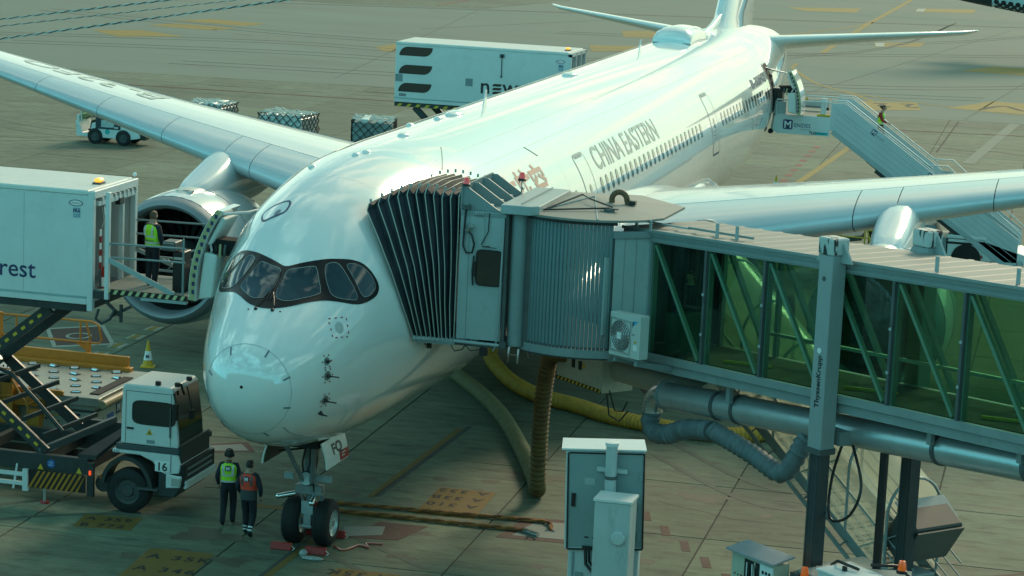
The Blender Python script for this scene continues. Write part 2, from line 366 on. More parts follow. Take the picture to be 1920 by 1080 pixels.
for k in range(10):
    y = 67.5+k*2.05; x = .40-.031*(y-68)
    mark([(x-.17, y), (x+.17, y), (x+.17, y+.85), (x-.17, y+.85)], RLINE)
for yy in (70.5, 73, 76, 79.5, 84): line([(-5.5, yy+2.2), (-1, yy+.6)], .05, WLINE)
line([(-6, 88.2), (4, 85.9)], .08, WLINE)
for a, b in ((5.5, 6.3), (7.9, 8.8)): line([(a, 90.6), (b, 90.8)], .12, WLINE)
line([(8, 84), (8.5, 95), (9, 105.2)], .6, mat('pale_strip', (.19, .21, .165), .85, var=.2, scale=.5))
line([(6.0, 88), (5.75, 104.5)], .08, JOINT); line(curve([(6.1, 90.5), (7.4, 89.6), (9, 90.3), (10.5, 89.5), (13, 90.5)]), .09, JOINT)
# stand number plate "22", arrows and yellow plates on the taxiway
mark([(-1.3, 112.4), (2.3, 114), (3.05, 109.5), (.05, 107.3)])
for q in ((2.35, 109.3), (.75, 108.5)):
    text('2', 3.2, DKPATCH, None, (q[0], q[1]+3.6, .013), (-.97, -.22, 0), (.22, -.97, 0), 'ground_marking', bold=.06, depth=.003, kind='structure', world=False, xs=.62)
mark([(2.8, 139.8), (4.7, 145.5), (9, 145.9), (9, 139.2)]); mark([(4.35, 111.9), (6.7, 118.4), (11, 118), (12, 111)])
line(curve([(6.4, 112.4), (7.6, 115.6), (9.2, 113.2), (11, 116)]), .35, DKPATCH, z=.008)
for q in ([(-19, 199.4), (-12.4, 204.7), (-12.05, 197.7), (-16.6, 195.6)], [(-7.4, 210), (-1.96, 214), (-1.7, 207.8), (-7.2, 204.7)], [(-6, 161.7), (-2.2, 165.2), (-2.15, 160.2), (-5.5, 157.2)],
          [(-58.1, 138.9), (-56.3, 142.2), (-51.2, 141.1), (-51.9, 137.7)], [(-57.7, 132.6), (-56.8, 136.2), (-51.5, 135.5), (-52.2, 132.3)], [(-59.3, 126), (-56.2, 128.4), (-51.8, 125.4), (-55.5, 121.9)],
          [(-38, 127.5), (-37.4, 131.4), (-35.3, 126.3), (-36.2, 124.3)], [(-25.2, 141), (-21.7, 143), (-20.5, 139.5), (-23.7, 135.5)], [(-26.2, 157), (-23, 160), (-21.6, 152.1), (-24.6, 150.6)]):
    mark(q)
mark([(-7.35, 209.6), (-6.6, 210.2), (-6.4, 205.4), (-7.1, 205)], WLINE, z=.006); mark([(-5.95, 161.4), (-5.2, 162), (-4.8, 157.8), (-5.4, 157.5)], WLINE, z=.006)
FADE = mat('faded_line', (.21, .20, .145), .8, var=.2, scale=.5)
for p in (((-73.8, 151.3), (-59.2, 139.2)), ((-52.6, 133.2), (-38.9, 122.9)), ((-49.6, 129.9), (-42.2, 132.7))): line(p, .25, FADE)
line([(-60, 163), (-25.2, 178.1), (-13.3, 183), (4.2, 191), (30, 203)], 1.2, mat('sealed_joint_band', (.095, .11, .092), .85, var=.2, scale=.3))
SEAL = mat('asphalt_seal', (.085, .105, .088), .85, var=.2, scale=.8)
for a, b in (((-17, 106), (-8.5, 146)), ((-6, 106), (3.4, 186)), ((-33, 104), (-42, 170)), ((6, 106), (10, 166)), ((-40, 146), (-28, 172))): line([a, b], .09, SEAL)
for q in ((-38, 95), (-29, 97.4), (-23, 94)): mark([q, (q[0]+2.0, q[1]+.1), (q[0]+2.0, q[1]+.4), (q[0], q[1]+.3)], DKPATCH)
mark([(-24.6, 84.2), (-23.4, 84.5), (-23, 83.6), (-24.4, 83.4)], RLINE)
TYRE = mat('tyre_rubber_trace', (.062, .078, .066), .8, var=.3, scale=.8)
for P_ in ([(-60, 112), (-40, 118), (-20, 117), (0, 122), (14, 135)], [(-70, 140), (-40, 132), (-15, 141), (12, 160)], [(-45, 106), (-20, 110), (6, 118)], [(-30, 150), (-5, 160), (8, 185)], [(-66, 116), (-45, 125), (-25, 126), (-6, 150), (-2, 190)]):
    for o_ in (0, 2.2): line(curve([(a, b+o_) for a, b in P_]), .22, TYRE, z=.0015, name='tyre_mark')
for P_ in ([(-40, 62), (-28, 70), (-10, 78)], [(-46, 75), (-36, 68), (-26, 70), (-14, 66)], [(-20, 30), (-14, 45), (-16, 60)], [(-9.5, 1), (-6, 4.5), (-2, 5.5), (3, 2)], [(5.5, 16), (9, 12), (12, 13)]):
    for o_ in (0, 1.7): line(curve([(a, b+o_) for a, b in P_]), .18, mat('tyre_trace_concrete', (.085, .095, .07), .8, var=.3, scale=1.5), z=.0015, name='tyre_mark')
# stand plates with aircraft codes near the nose wheel
SGL = mat('ground_letter_black', (.020, .021, .018), .85, var=.3, scale=8)
def plate(o, rot, w, h, lines, size, dx, name='ground_marking'):
    c, s = math.cos(rot), math.sin(rot); X = V((c, s, 0)); Y = V((-s, c, 0)); o = V((*o, 0))
    q = [o, o+X*w, o+X*w+Y*h, o+Y*h]; mark([(p.x, p.y) for p in q], SG, z=.002)
    n = len(lines)
    for i, ln in enumerate(lines):
        p = o+X*dx+Y*(h-(i+.82)*h/n)
        text(ln, size, SGL, None, (p.x, p.y, .006), X, Y, 'ground_marking', bold=.012, depth=.003, world=False, kind='structure', spacing=1.25, xs=1.0)
plate((2.72, 10.55), PI+.05, 1.42, 2.55, ['B 777', 'A 310', 'A 33B', 'A 332'], .42, .14)
plate((-2.85, .1), .08, 1.45, 2.75, ['A 35K', 'A 346', 'B 773'], .46, .12)
plate((2.6, 3.05), PI+.03, 1.4, 2.6, ['B 773', 'A 346', 'A 35K'], .46, .12)
plate((-5.35, 3.75), .15, 1.35, 1.05, ['A 359', 'B 772'], .36, .12)
mark([(-.1, 7.1), (1.5, 7.3), (1.5, 7.75), (-.1, 7.6)], SG, z=.002); mark([(-2.3, 6.9), (-.5, 7.1), (-.5, 7.4), (-2.3, 7.2)], SG, z=.002)
# oil stains: irregular dark blots
STAIN = mat('oil_stain', (.075, .074, .050), .7, var=.3, scale=2)
for cx, cy, r, st in ((-2.3, 4.3, .75, 1.5), (-1.1, 2.6, .45, 1.4), (1.7, 6.3, .4, 2.0), (3.3, 12.4, .6, 2), (5.2, 17.4, .5, 2.4), (6.0, 9.9, .3, 1.6), (-3.2, 2.1, .3, 1.5), (2.2, 4.4, .28, 1.8), (-6.5, 12.5, .6, 1.6), (7.5, 12.2, .5, 2.2), (-.6, 9.1, .35, 1.7), (-8.9, 17.0, .7, 1.8)):
    pts = []
    ph = random.random()*6
    for i in range(26):
        a = 2*PI*i/26; rr = r*(1+.28*math.sin(3*a+ph)+.18*math.sin(7*a+2*ph)+random.uniform(-.12, .12)); pts.append((cx+rr*st*math.cos(a)*.7, cy+rr*math.sin(a)*.7))
    mark(pts, STAIN, z=.0015, h=.001, name='ground_stain')
CRK = mat('concrete_crack', (.03, .032, .025), .9, var=.3, scale=3)
rc = random.Random(21)
for (x, y, a, n_) in ((6.5, 11.5, -.3, 9), (9.2, 12.6, .5, 7), (-3.2, 8.6, .2, 8), (1.6, 15.2, 1.0, 7), (11, 7.8, -.8, 6), (-8.5, 15, .3, 9), (4.2, 3.4, .4, 6), (-12, 30, .2, 10), (3.1, 30, .9, 8)):
    P_ = [(x, y)]
    for k in range(n_): a += rc.uniform(-.5, .5); P_.append((P_[-1][0]+.38*math.cos(a), P_[-1][1]+.38*math.sin(a)))
    line(P_, .022, CRK, h=.001, z=.001, name='concrete_crack')
for k in range(46):
    x, y = rc.uniform(-7, 14), rc.uniform(1, 22); r = rc.uniform(.05, .22); pts = []
    for i in range(12): a = 2*PI*i/12; rr = r*rc.uniform(.6, 1.2); pts.append((x+rr*math.cos(a)*1.3, y+rr*math.sin(a)))
    mark(pts, STAIN, z=.0012+.0001*(k % 5), h=.0008, name='ground_stain')
# service pit with red surround, grille plates
def hatch(q, lw, name, inner=GRILLE, frame=MAROON):
    P = [V((*p, 0)) for p in q]; c = sum(P, V())/4
    mark(q, frame, z=.002)
    I = [p+(c-p).normalized()*lw for p in P]
    h = MB().prism([(p.x, p.y, .001) for p in I], (0, 0, .010)).build(name, inner, kind='structure')
    return I
hatch([(3.95, 8.65), (5.9, 8.95), (6.15, 6.95), (3.72, 6.75)], .42, 'pit_cover')
text('B-22', .28, WLINE, None, (5.35, 8.92, .0), (-1, -.09, 0), (.09, -1, 0), 'ground_marking', depth=.008, world=False, kind='structure')
text('A-22', .28, WLINE, None, (5.9, 7.02, .0), (-1, -.09, 0), (.09, -1, 0), 'ground_marking', depth=.008, world=False, kind='structure')
mark([(.9, 6.9), (2.05, 6.95), (1.75, 5.6), (.62, 5.35)], MAROON, z=.0025)
MB().prism([(.28, 6.2, .001), (1.15, 6.55, .001), (1.3, 5.85, .001), (.5, 5.4, .001)], (0, 0, .010)).build('drain_grille', GRILLE, kind='structure')
mark([(-5.5, 12.1), (-4.55, 12.8), (-4.0, 11.9), (-5.1, 11.3)], MAROON); mark([(-5.35, 12.0), (-4.6, 12.5), (-4.2, 11.95), (-5.05, 11.55)], GRILLE, z=.004)
q = [(-15.4, 23.9), (-14.0, 25.2), (-12.5, 22.6), (-14.0, 21.4)]
mark(q, WLINE); c = V((-14, 23.27, 0)); mark([tuple((V((*p, 0))+(c-V((*p, 0)))*.14))[:2] for p in q], MAROON, z=.006)
b = MB()
n = 24
rings = [[(c.x+r*math.cos(2*PI*i/n)*.8, c.y+r*math.sin(2*PI*i/n), .012) for i in range(n)] for r in (.48, .36)]
b.loft([[V(p) for p in rr] for rr in rings], caps=False); b.build('ground_marking', WLINE, kind='structure')
for k in range(8):
    x = -12.35+k*.02; y = 26.5-k*1.45
    mark([(x-.3, y), (x+.12, y), (x+.12, y+.7), (x-.3, y+.7)], WLINE); mark([(x-.22, y), (x, y), (x, y+.7), (x-.22, y+.7)], YLINE, z=.006)
for k in range(9):
    x = 6.35+k*.68; y = 10.35-k*1.1
    c_, s_ = .52, -.85
    mark([(x, y), (x+.2, y+.02), (x+.2+.42*c_, y+.02+.95*s_), (x+.42*c_, y+.95*s_)], MAROON)
mark([(3.3, 24.2), (4.6, 25.6), (5.3, 23.6), (4.0, 22.4)], MAROON); mark([(4.2, 23.3), (5.4, 23.7), (5.7, 21.8), (4.6, 21.4)], GRILLE, z=.006)
line([(13.6, 7.2), (16.2, 9.2)], .12, MAROON)
for a in ((13.3, 6.1), (14.6, 7.0)): line([a, (a[0]+.5, a[1]-.8)], .18, WLINE)

# terminal behind the camera: it shades the near apron and mirrors in the nose
TW = mat('terminal_cladding', (.30, .36, .34), .45, var=.1, scale=.4)
TG = mat('terminal_glazing', (.03, .055, .05), .06, var=.1, scale=.2)
term = thing('terminal_building', 'long grey terminal facade with glazed bands that faces the nose of the aircraft', 'building', (10, -52, 0))
TH = 13.4
MB().box(-75, 75, -62, -56, 0, TH).build('wall', TW, term)
MB().box(-75, 75, -56, -53.2, TH-1.4, TH).build('roof', TW, term)
for z0, z1 in ((1.0, 6.0), (7.6, 11.4)):
    for i in range(20):
        x = -73+i*7.3; MB().box(x, x+6.9, -56, -55.8, z0, z1).build('pane', TG, term)
for i in range(21):
    x = -73.2+i*7.3; MB().box(x-.2, x+.2, -56, -55.2, 0, TH-1.5).build('mullion', TW, term)
# ------------------------------------------------------------------ airliner
FS = [(0, 4.50, 4.50, 0.0, 4.50), (.06, 4.90, 4.09, .40, 4.49), (.2, 5.16, 3.80, .655, 4.482), (.5, 5.44, 3.455, .936, 4.498), (1, 5.765, 3.128, 1.22, 4.575), (1.6, 6.081, 2.924, 1.461, 4.702), (2.2, 6.394, 2.771, 1.654, 4.815), (3, 6.993, 2.62, 1.894, 4.964), (4, 7.592, 2.512, 2.153, 5.131), (5, 7.978, 2.466, 2.378, 5.267), (6.5, 8.29, 2.437, 2.61, 5.397), (8.5, 8.49, 2.437, 2.86, 5.475), (11, 8.527, 2.437, 2.98, 5.487), (44, 8.527, 2.437, 2.98, 5.487), (48, 8.487, 2.807, 2.95, 5.607), (52, 8.447, 3.407, 2.78, 5.907), (56, 8.357, 4.307, 2.4, 6.307), (60, 8.157, 5.407, 1.85, 6.807), (63, 7.907, 6.207, 1.3, 7.107), (65, 7.607, 6.707, .7, 7.207), (66, 7.407, 7.107, .2, 7.257)]
FX = [math.sqrt(r[0]) for r in FS]
def fsec(y):
    x = math.sqrt(max(y, 0)); n = len(FX); i = 0
    while i < n-2 and x > FX[i+1]: i += 1
    h = FX[i+1]-FX[i]; t = (x-FX[i])/h; out = []
    def sl(j, c):
        if j == 0: return (FS[1][c]-FS[0][c])/(FX[1]-FX[0])
        if j == n-1: return (FS[-1][c]-FS[-2][c])/(FX[-1]-FX[-2])
        a = (FS[j][c]-FS[j-1][c])/(FX[j]-FX[j-1]); b = (FS[j+1][c]-FS[j][c])/(FX[j+1]-FX[j])
        return 2*a*b/(a+b) if a*b > 1e-12 else 0
    for c in range(1, 5):
        out.append((2*t**3-3*t*t+1)*FS[i][c]+(t**3-2*t*t+t)*h*sl(i, c)+(-2*t**3+3*t*t)*FS[i+1][c]+(t**3-t*t)*h*sl(i+1, c))
    return out
def fp(y, thd, off=0.0):
    zt, zb, w, zc = fsec(y); a = R(thd); s = math.sin(a)
    p = V((w*math.cos(a), y, zc+((zt-zc) if s > 0 else (zc-zb))*s))
    if off:
        e = .01
        def q(yy, tt):
            zt, zb, w, zc = fsec(yy); b = R(tt); s = math.sin(b); return V((w*math.cos(b), yy, zc+((zt-zc) if s > 0 else (zc-zb))*s))
        d1 = q(y+e, thd)-q(max(y-e, 0), thd); d2 = q(y, thd+.3)-q(y, thd-.3)
        p = p+d1.cross(d2).normalized()*off
    return p
plane = thing('airliner', 'white twin-engine airliner parked nose first at the passenger bridge', 'airliner')
NT = 96
def yb(thd): return .46+.10*max(0, -math.sin(R(thd)))-.10*max(0, math.sin(R(thd)))
def gridsurf(ys_of, name, m, rows, cap=False):
    b = MB(); vs = []; fs = []
    for i in range(rows+1):
        for j in range(NT):
            th = 360*j/NT; vs.append(fp(ys_of(i/rows, th), th))
    for i in range(rows):
        for j in range(NT):
            a = i*NT+j; c = i*NT+(j+1) % NT; fs.append((a, c, c+NT, a+NT))
    b.add(vs, fs); return b.build(name, m, plane, smooth=60)
gridsurf(lambda s, th: .0004+(yb(th)-.004)*s*s, 'radome', W_PAINT, 16)
gridsurf(lambda s, th: (lambda y0: y0+(66-y0)*(s**1.9))(yb(th)+.004), 'fuselage', W_PAINT, 150)
def fdecal(bm, name, m, off=.006, mirror=False, parent=None, K=1.0):
    """bm in (y, theta*K) flat coordinates -> bent onto the fuselage"""
    me = bpy.data.meshes.new(name)
    for v in bm.verts:
        th = v.co.y/K; th = 180-th if mirror else th
        v.co = fp(v.co.x, th, off)
    bmesh.ops.recalc_face_normals(bm, faces=bm.faces)
    bm.to_mesh(me); bm.free(); return link(name, me, m, parent or plane, 40)
def fpoly(pts, name, m, off=.006, mirror=False, steps=(.25, 5), parent=None): return fdecal(flatpoly(pts, steps), name, m, off, mirror, parent)
def fring(pts, w_, name, m, off=.01, parent=None, mirror=False, ky=1.0):
    """closed line of width w_ (m) that follows outline pts (y, deg)"""
    n = len(pts); b = MB(); vs = []; fs = []
    K = 2.8*PI/180
    for i in range(n):
        a = V((pts[i-1][0], pts[i-1][1]*K, 0)); c = V((pts[(i+1) % n][0], pts[(i+1) % n][1]*K, 0)); d = (c-a).normalized(); nr = V((-d.y, d.x, 0))*w_/2; p = V((pts[i][0], pts[i][1]*K, 0))
        for q in (p+nr, p-nr):
            th = q.y/K; vs.append(fp(q.x, 180-th if mirror else th, off))
    for i in range(n): j = (i+1) % n; fs.append((2*i, 2*i+1, 2*j+1, 2*j))
    b.add(vs, fs); return b.build(name, m, parent or plane)
# cockpit mask and panes (right half traced, then mirrored to the other side)
half = [(2.49, 90), (2.59, 82), (2.77, 72), (3.03, 61), (3.29, 51.6), (3.43, 45), (3.49, 37), (3.48, 30.4), (3.35, 27.2), (3.13, 27.1), (2.83, 29.4), (2.61, 33.9), (2.39, 41.5), (2.13, 51.5), (1.89, 58.7), (1.59, 67.3), (1.39, 75.5), (1.28, 85), (1.27, 90)]
full = half+[(y, 180-t) for y, t in reversed(half[1:-1])]
mask = fpoly(smoothpoly(full, 3), 'cockpit_mask', mat('mask_black', (.006, .007, .008), .30, var=.1, coat=.15, rvar=.04, spec=.3), .010, steps=(.12, 3))
GL = mat('cockpit_glass', (.018, .035, .042), .03, var=.25, scale=3, coat=1.0, rvar=0)
GLR = mat('window_seal', (.26, .27, .25), .4, var=.1)
front = [(2.27, 90-1.6), (2.42, 86.5), (2.51, 79), (2.63, 71.5), (2.61, 68.8), (2.42, 63.6), (2.24, 58.6), (2.14, 58.6), (1.86, 65.4), (1.60, 74.6), (1.58, 83.5), (1.70, 87), (1.98, 88.6)]
side1 = [(2.75, 64.4), (2.85, 63.1), (2.95, 59.5), (2.95, 55.2), (2.88, 47.5), (2.81, 37.4), (2.75, 34.7), (2.66, 35.8), (2.44, 43), (2.34, 49.7), (2.41, 55.4), (2.58, 61.4)]
side2 = [(3.1, 53), (3.24, 49.6), (3.34, 44.6), (3.40, 38.1), (3.38, 32.3), (3.30, 30.2), (3.14, 29.8), (2.98, 31.2), (2.92, 33.4), (2.92, 37.4), (2.99, 46.4), (3.04, 51.6)]
for P in (front, side1, side2):
    for mir in (False, True):
        SP = smoothpoly(P, 3)
        w = fpoly(SP, 'cockpit_window', GL, .016, mir, (.12, 3)); fring(SP, .014, 'window_seal', GLR, .020, w, mir)
# cabin windows (port side) as rounded panes with a recessed dark look
def oval(a, b, n=20, p=2.6): return [(a*math.copysign(abs(math.cos(2*PI*i/n))**(2/p), math.cos(2*PI*i/n)), b*math.copysign(abs(math.sin(2*PI*i/n))**(2/p), math.sin(2*PI*i/n))) for i in range(n)]
WZ = 6.36
def wth(y):
    zt, zb, w, zc = fsec(y); return math.degrees(math.asin((WZ-zc)/(zt-zc)))
WGL = mat('cabin_window_pane', (.035, .06, .075), .08, var=.2, scale=2, coat=.6, rvar=0)
ov = oval(.125, .215)
proto = None
wys = [9.6+.64*i for i in range(13)] + [20.2+.64*i for i in range(24)] + [38.9+.64*i for i in range(17)]
for y in wys:
    kdeg = 180/PI/3.0
    if y < 44 and y > 11.2:
        if proto is None:
            proto = (fpoly([(20+a, wth(20)+b*kdeg) for a, b in ov], 'cabin_window', WGL, .008, steps=(.2, 3)), 20); proto[0].location.y = y-20
            fring([(20+a*1.05, wth(20)+b*1.05*kdeg) for a, b in ov], .02, 'window_frame', GREYPR, .007, proto[0])
        else:
            o = proto[0].copy(); COL.objects.link(o); o.location.y = y-20
            for g in list(proto[0].children):
                d = g.copy(); COL.objects.link(d); d.parent = o
    else:
        t0 = wth(y); fpoly([(y+a, t0+b*kdeg) for a, b in ov], 'cabin_window', WGL, .008, steps=(.2, 3))
# doors
def rrect(y0, y1, t0, t1, ry=.16, rt=4):
    out = []
    for cy, ct, a0 in ((y1-ry, t1-rt, 0), (y0+ry, t1-rt, 90), (y0+ry, t0+rt, 180), (y1-ry, t0+rt, 270)):
        for k in range(5): a = R(a0+k*22.5); out.append((cy+ry*math.cos(a), ct+rt*math.sin(a)))
    return out
SEAM = mat('panel_seam', (.22, .25, .26), .4, var=.1)
def dens(P, m=6):
    out = []
    for i in range(len(P)):
        a, b = P[i], P[(i+1) % len(P)]; k = m if abs(b[1]-a[1])+abs(b[0]-a[0])*10 > 8 else 1
        out += [(a[0]+(b[0]-a[0])*j/k, a[1]+(b[1]-a[1])*j/k) for j in range(k)]
    return out
for y0, y1 in ((18.3, 19.45), (36.75, 37.95)):
    P = dens(rrect(y0, y1, -3.0, 37.5), 10)
    d = fpoly(rrect(y0, y1, -3.0, 37.5), 'cabin_door', W_PAINT, .005, steps=(.3, 4))
    fring(P, .035, 'door_seam', SEAM, .008, d); fpoly([(y0+.12, -2.2), (y1-.12, -2.2), (y1-.12, -3.4), (y0+.12, -3.4)], 'sill', BLUEPR, .011, steps=(.3, 1), parent=d)
    fpoly([(y0+.15, 37.0), (y1-.15, 37.0), (y1-.2, 35.2), (y0+.2, 35.2)], 'lintel', GREYPR, .011, steps=(.3, 1), parent=d)
    fpoly([((y0+y1)/2+a*.9, 17+b*19*.9) for a, b in oval(.12, .2)], 'door_window', WGL, .012, steps=(.2, 3), parent=d)
    for k in range(3): fpoly([(y0+.3, 7+k*2.2), (y1-.3, 7+k*2.2), (y1-.3, 7.9+k*2.2), (y0+.3, 7.9+k*2.2)], 'lettering', SEAM, .012, steps=(.3, 1), parent=d)
# lettering on the shoulder: reads tail-wards
def ftext(s, y0, t0, hdeg, length, m, name='lettering', bold=0.0, off=.007):
    me = text_mesh(s, 1.0, bold); xs = [v.co.x for v in me.vertices]; ys = [v.co.y for v in me.vertices]
    bm = bmesh.new(); bm.from_mesh(me); sxx = length/(max(xs)-min(xs)); syy = hdeg/(max(ys)-min(ys))
    for v in bm.verts: v.co.x = y0+(v.co.x-min(xs))*sxx; v.co.y = t0+(v.co.y-min(ys))*syy
    cut(bm, 1.0, 3); return fdecal(bm, name, m, off)
TITLE = mat('title_blue_grey', (.17, .20, .21), .28, var=.04, coat=.5)
ftext('CHINA EASTERN', 20.2, 24.6, 13.2, 8.5, TITLE, bold=.012)
ftext('\u4e2d\u570b\u6771\u65b9\u822a\u7a7a', 7.2, 21.5, 21.5, 7.9, REDPR, bold=.025)
ftext('B-32FQ', 46.1, 23.2, 8.2, 3.3, BLUEPR, bold=.03)
ftext('M', 44.9, -2.5, 8.0, 1.5, mat('pale_print', (.45, .48, .47), .3, var=.05), bold=.02)
GOLD = mat('gold_reflective_stripe', (.62, .60, .42), .25, var=.05, coat=.4)
# crew escape hatch outline on top of the nose, rectangle with its handle
hp = [(4.03, 120.3), (4.30, 123.2), (4.48, 122), (4.52, 116.5), (4.50, 109.6), (4.43, 106.5), (4.27, 105.2), (4.08, 105.8), (4.0, 108), (3.98, 114.2)]
hat = fpoly(hp, 'escape_hatch', W_PAINT, .006, steps=(.15, 3)); fring(smoothpoly(hp, 3), .055, 'hatch_outline', BLUEPR, .010, hat)
fpoly([(4.10+a*.10, 111.5+b*2) for a, b in oval(1, 1, 10)], 'handle', GREYPR, .012, steps=(.2, 2), parent=hat)
# radome lightning strips, seams, markings round the probes
for y, t in ((.27, 119), (.31, 57), (.38, 11.5), (.46, -27), (.62, -72), (.35, 170)):
    b = MB(); b.bar(fp(y-.055, t, .008), fp(y+.075, t+(2 if t < 90 else -2), .008), .035, .008, up=(fp(y, t, 1)-fp(y, t))); b.build('diverter_strip', GREYPR, plane)
fring([(yb(t), t) for t in range(0, 360, 4)], .012, 'radome_seam', mat('seam_soft', (.42, .45, .45), .4, var=.05), .004)
fpoly([(y, t) for y, t in [(1.99+.11*math.cos(a*PI/10), 29+4.6*math.sin(a*PI/10)) for a in range(20)]], 'static_plate', mat('plate_grey', (.42, .47, .46), .4, var=.05), .008, steps=(.2, 4))
dash = [(1.84, 40.5), (2.28, 31.8), (2.14, 18.5), (1.70, 25.6)]
for i in range(4):
    a, c = dash[i], dash[(i+1) % 4]
    for k in range(3):
        f0 = (k+.15)/3; f1 = (k+.5)/3
        MB().bar(fp(a[0]+(c[0]-a[0])*f0, a[1]+(c[1]-a[1])*f0, .008), fp(a[0]+(c[0]-a[0])*f1, a[1]+(c[1]-a[1])*f1, .008), .022, .006, up=fp(2, 28, 1)-fp(2, 28)).build('warning_dash', RED, plane)
for y, t, pitot in ((1.36, 11.1, 0), (1.36, -1.7, 1), (1.43, -20.7, 1), (1.46, -31.5, 2)):
    nrm = (fp(y, t, 1)-fp(y, t)).normalized(); c = fp(y, t)
    r0 = .085 if pitot != 1 else .10
    if pitot < 2:
        pl = MB().lathe([(0, r0), (.012, r0), (.012, .03)], c, nrm, 16).build('probe_plate', mat('probe_grey', (.25, .27, .26), .4, .5), plane)
        for k in range(6):
            a = 2*PI*k/6; sd, u = frame(nrm); q = c+nrm*.012+(sd*math.cos(a)+u*math.sin(a))*(r0+.04); MB().bar(q, q+(sd*math.cos(a)+u*math.sin(a))*.03, .03, .006, up=nrm).build('warning_dash', RED, pl)
    pb = MB().lathe([(0, .05), (.05, .035), (.10, .02)], c, nrm, 10); 
    if pitot: pb.bar(c+nrm*.08, c+nrm*.12+V((0, -.0, 0))+V((.16 if pitot == 1 else .07, .0, 0)), .022, .022)
    pb.build('probe', BLACK, plane)
for y, t in ((1.26, 105.5), (1.27, 75.5)): MB().ball(fp(y, t), .02).build('nozzle', BLACK, plane)
for y, t, y2, t2 in ((1.24, 98.3, 1.75, 91.5), (1.24, 82.6, 1.72, 89.2)):
    b = MB(); b.tube([fp(y, t, .02), fp(y+.1, t, .05), fp(y2, t2, .05)], .014, 6); b.ball(fp(y, t, .01), .04)
    b.bar(fp(1.5, t2, .045), fp(2.32, t2, .045), .02, .012); b.build('wiper', BLACK, plane)
ring_ = [(.70, -50), (.9, -53), (1.27, -55.6), (1.8, -58), (2.35, -59.6), (3.1, -62), (4.4, -66)]
for mir in (0, 1):
    b = MB(); P = [fp(y, 180-t if mir else t, .006) for y, t in ring_]; b.tube(P, .012, 6); b.build('panel_seam_line', SEAM, plane)
for y in (5.6, 8.9, 12.4, 16.8, 22.2, 28.0, 33.8, 40.5, 46.2, 54.0): fring([(y, t) for t in range(0, 360, 5)], .010, 'skin_seam', mat('seam_faint', (.60, .62, .61), .35, var=.05), .002)
for t in (52, 112): MB().tube([fp(y, t, .002) for y in [6+k*1.5 for k in range(32)]], .005, 4).build('panel_seam_line', mat('seam_faint', (.60, .62, .61), .35), plane)
# antennas, drain masts, satcom dome
for y, t, h in ((18.3, 92, .42), (38.5, 92, .40)):
    b = MB(); c = fp(y, t); b.prism([c+V((0, -.16, 0)), c+V((0, .18, 0)), c+V((0, .16, h)), c+V((0, .06, h))], (.03, 0, 0)); b.build('blade_antenna', W_PAINT, plane)
for y, t, a_, l_, h_ in ((16.0, 94.5, .24, .6, .1), (14.7, 96, .12, .25, .08), (13.4, 103, .1, .2, .07), (10.65, 90, .15, .25, .08), (7.77, 90, .1, .14, .06), (7.45, 93, .1, .14, .06), (28.5, 93, .26, .45, .10), (6.9, 112, .1, .14, .06)):
    MB().ball(fp(y, t), a_, l_, h_).build('top_fairing', W_PAINT, plane, smooth=80)
b = MB(); secs = []
for y, k in ((43.6, .05), (43.75, .6), (44.1, .95), (44.8, 1.0), (45.8, 1.0), (46.6, .9), (47.2, .45), (47.5, .05)):
    secs.append([fp(y, 90)+V((.72*math.cos(a), 0, -.02)) + V((0, 0, .52*k*(max(math.sin(a), 0)**.55 if math.sin(a) > 0 else -.3))) for a in [2*PI*i/24 for i in range(24)]])
b.loft(secs); b.build('satcom_dome', W_PAINT, plane, smooth=60)
line_ = [fp(y, 64, .004) for y in [8+i*1.2 for i in range(30)]]
MB().tube(line_, .006, 4).build('panel_seam_line', mat('seam_light', (.85, .86, .82), .4), plane)
for (y, t), (y2, t2) in (((15.2, 52), (15.6, 45)), ((10.4, 70), (8.8, 58))): MB().tube([fp(y, t, .005), fp((y+y2)/2, (t+t2)/2, .005), fp(y2, t2, .005)], .012, 4).build('panel_seam_line', SEAM, plane)
for sgn in (1,):
    P = [(19.8, -19), (22, -14), (26, -11.5), (30, -11), (34.5, -12), (37.6, -15), (39.6, -24)]
# wing to body fairing
secs = []
for y, k in ((17.5, .0), (18.6, .35), (20, .62), (22.5, .88), (26, 1), (32, 1), (35, 1), (37.0, .98), (37.9, .86), (38.6, .55), (39.2, .15), (39.4, 0)):
    w = 2.45+1.16*k; h = 1.0+1.05*k; secs.append([V((w*math.copysign(abs(math.cos(a))**.8, math.cos(a)), y, 3.45+(.28+h*.0)*0+(h*math.sin(a) if math.sin(a) < 0 else (1.62*k+.05)*math.sin(a)))) for a in [2*PI*i/40 for i in range(40)]])
MB().loft(secs).build('belly_fairing', W_PAINT, plane, smooth=60)

# wings
LEx = lambda x: (21.22+.59*(x-3), 4.41+.14*(x-3))
TEL = [(2.5, 35.0, 4.02), (10, 36.0, 4.95), (15, 37.0, 5.60), (20, 38.3, 6.22), (24, 39.5, 6.72), (28, 41.0, 7.3), (31.5, 42.6, 7.85)]
def TEx(x):
    for i in range(len(TEL)-1):
        if x <= TEL[i+1][0] or i == len(TEL)-2:
            t = (x-TEL[i][0])/(TEL[i+1][0]-TEL[i][0]); return [TEL[i][k]+(TEL[i+1][k]-TEL[i][k])*t for k in (1, 2)]
def wthk(x): return .135-.0021*max(x-3, 0)
def wpt(x, f, up, sg):
    y0, z0 = LEx(x); y1, z1 = TEx(x); c = y1-y0; tc = wthk(x)
    yt = 5*tc*(.2969*math.sqrt(max(f, 0))-.126*f-.3516*f*f+.2843*f**3-.1036*f**4); cam_ = .018*math.sin(PI*f)
    z = z0+(z1-z0)*f+c*(cam_+(yt*.95 if up else -yt*1.0)); return V((sg*x, y0+c*f, z))
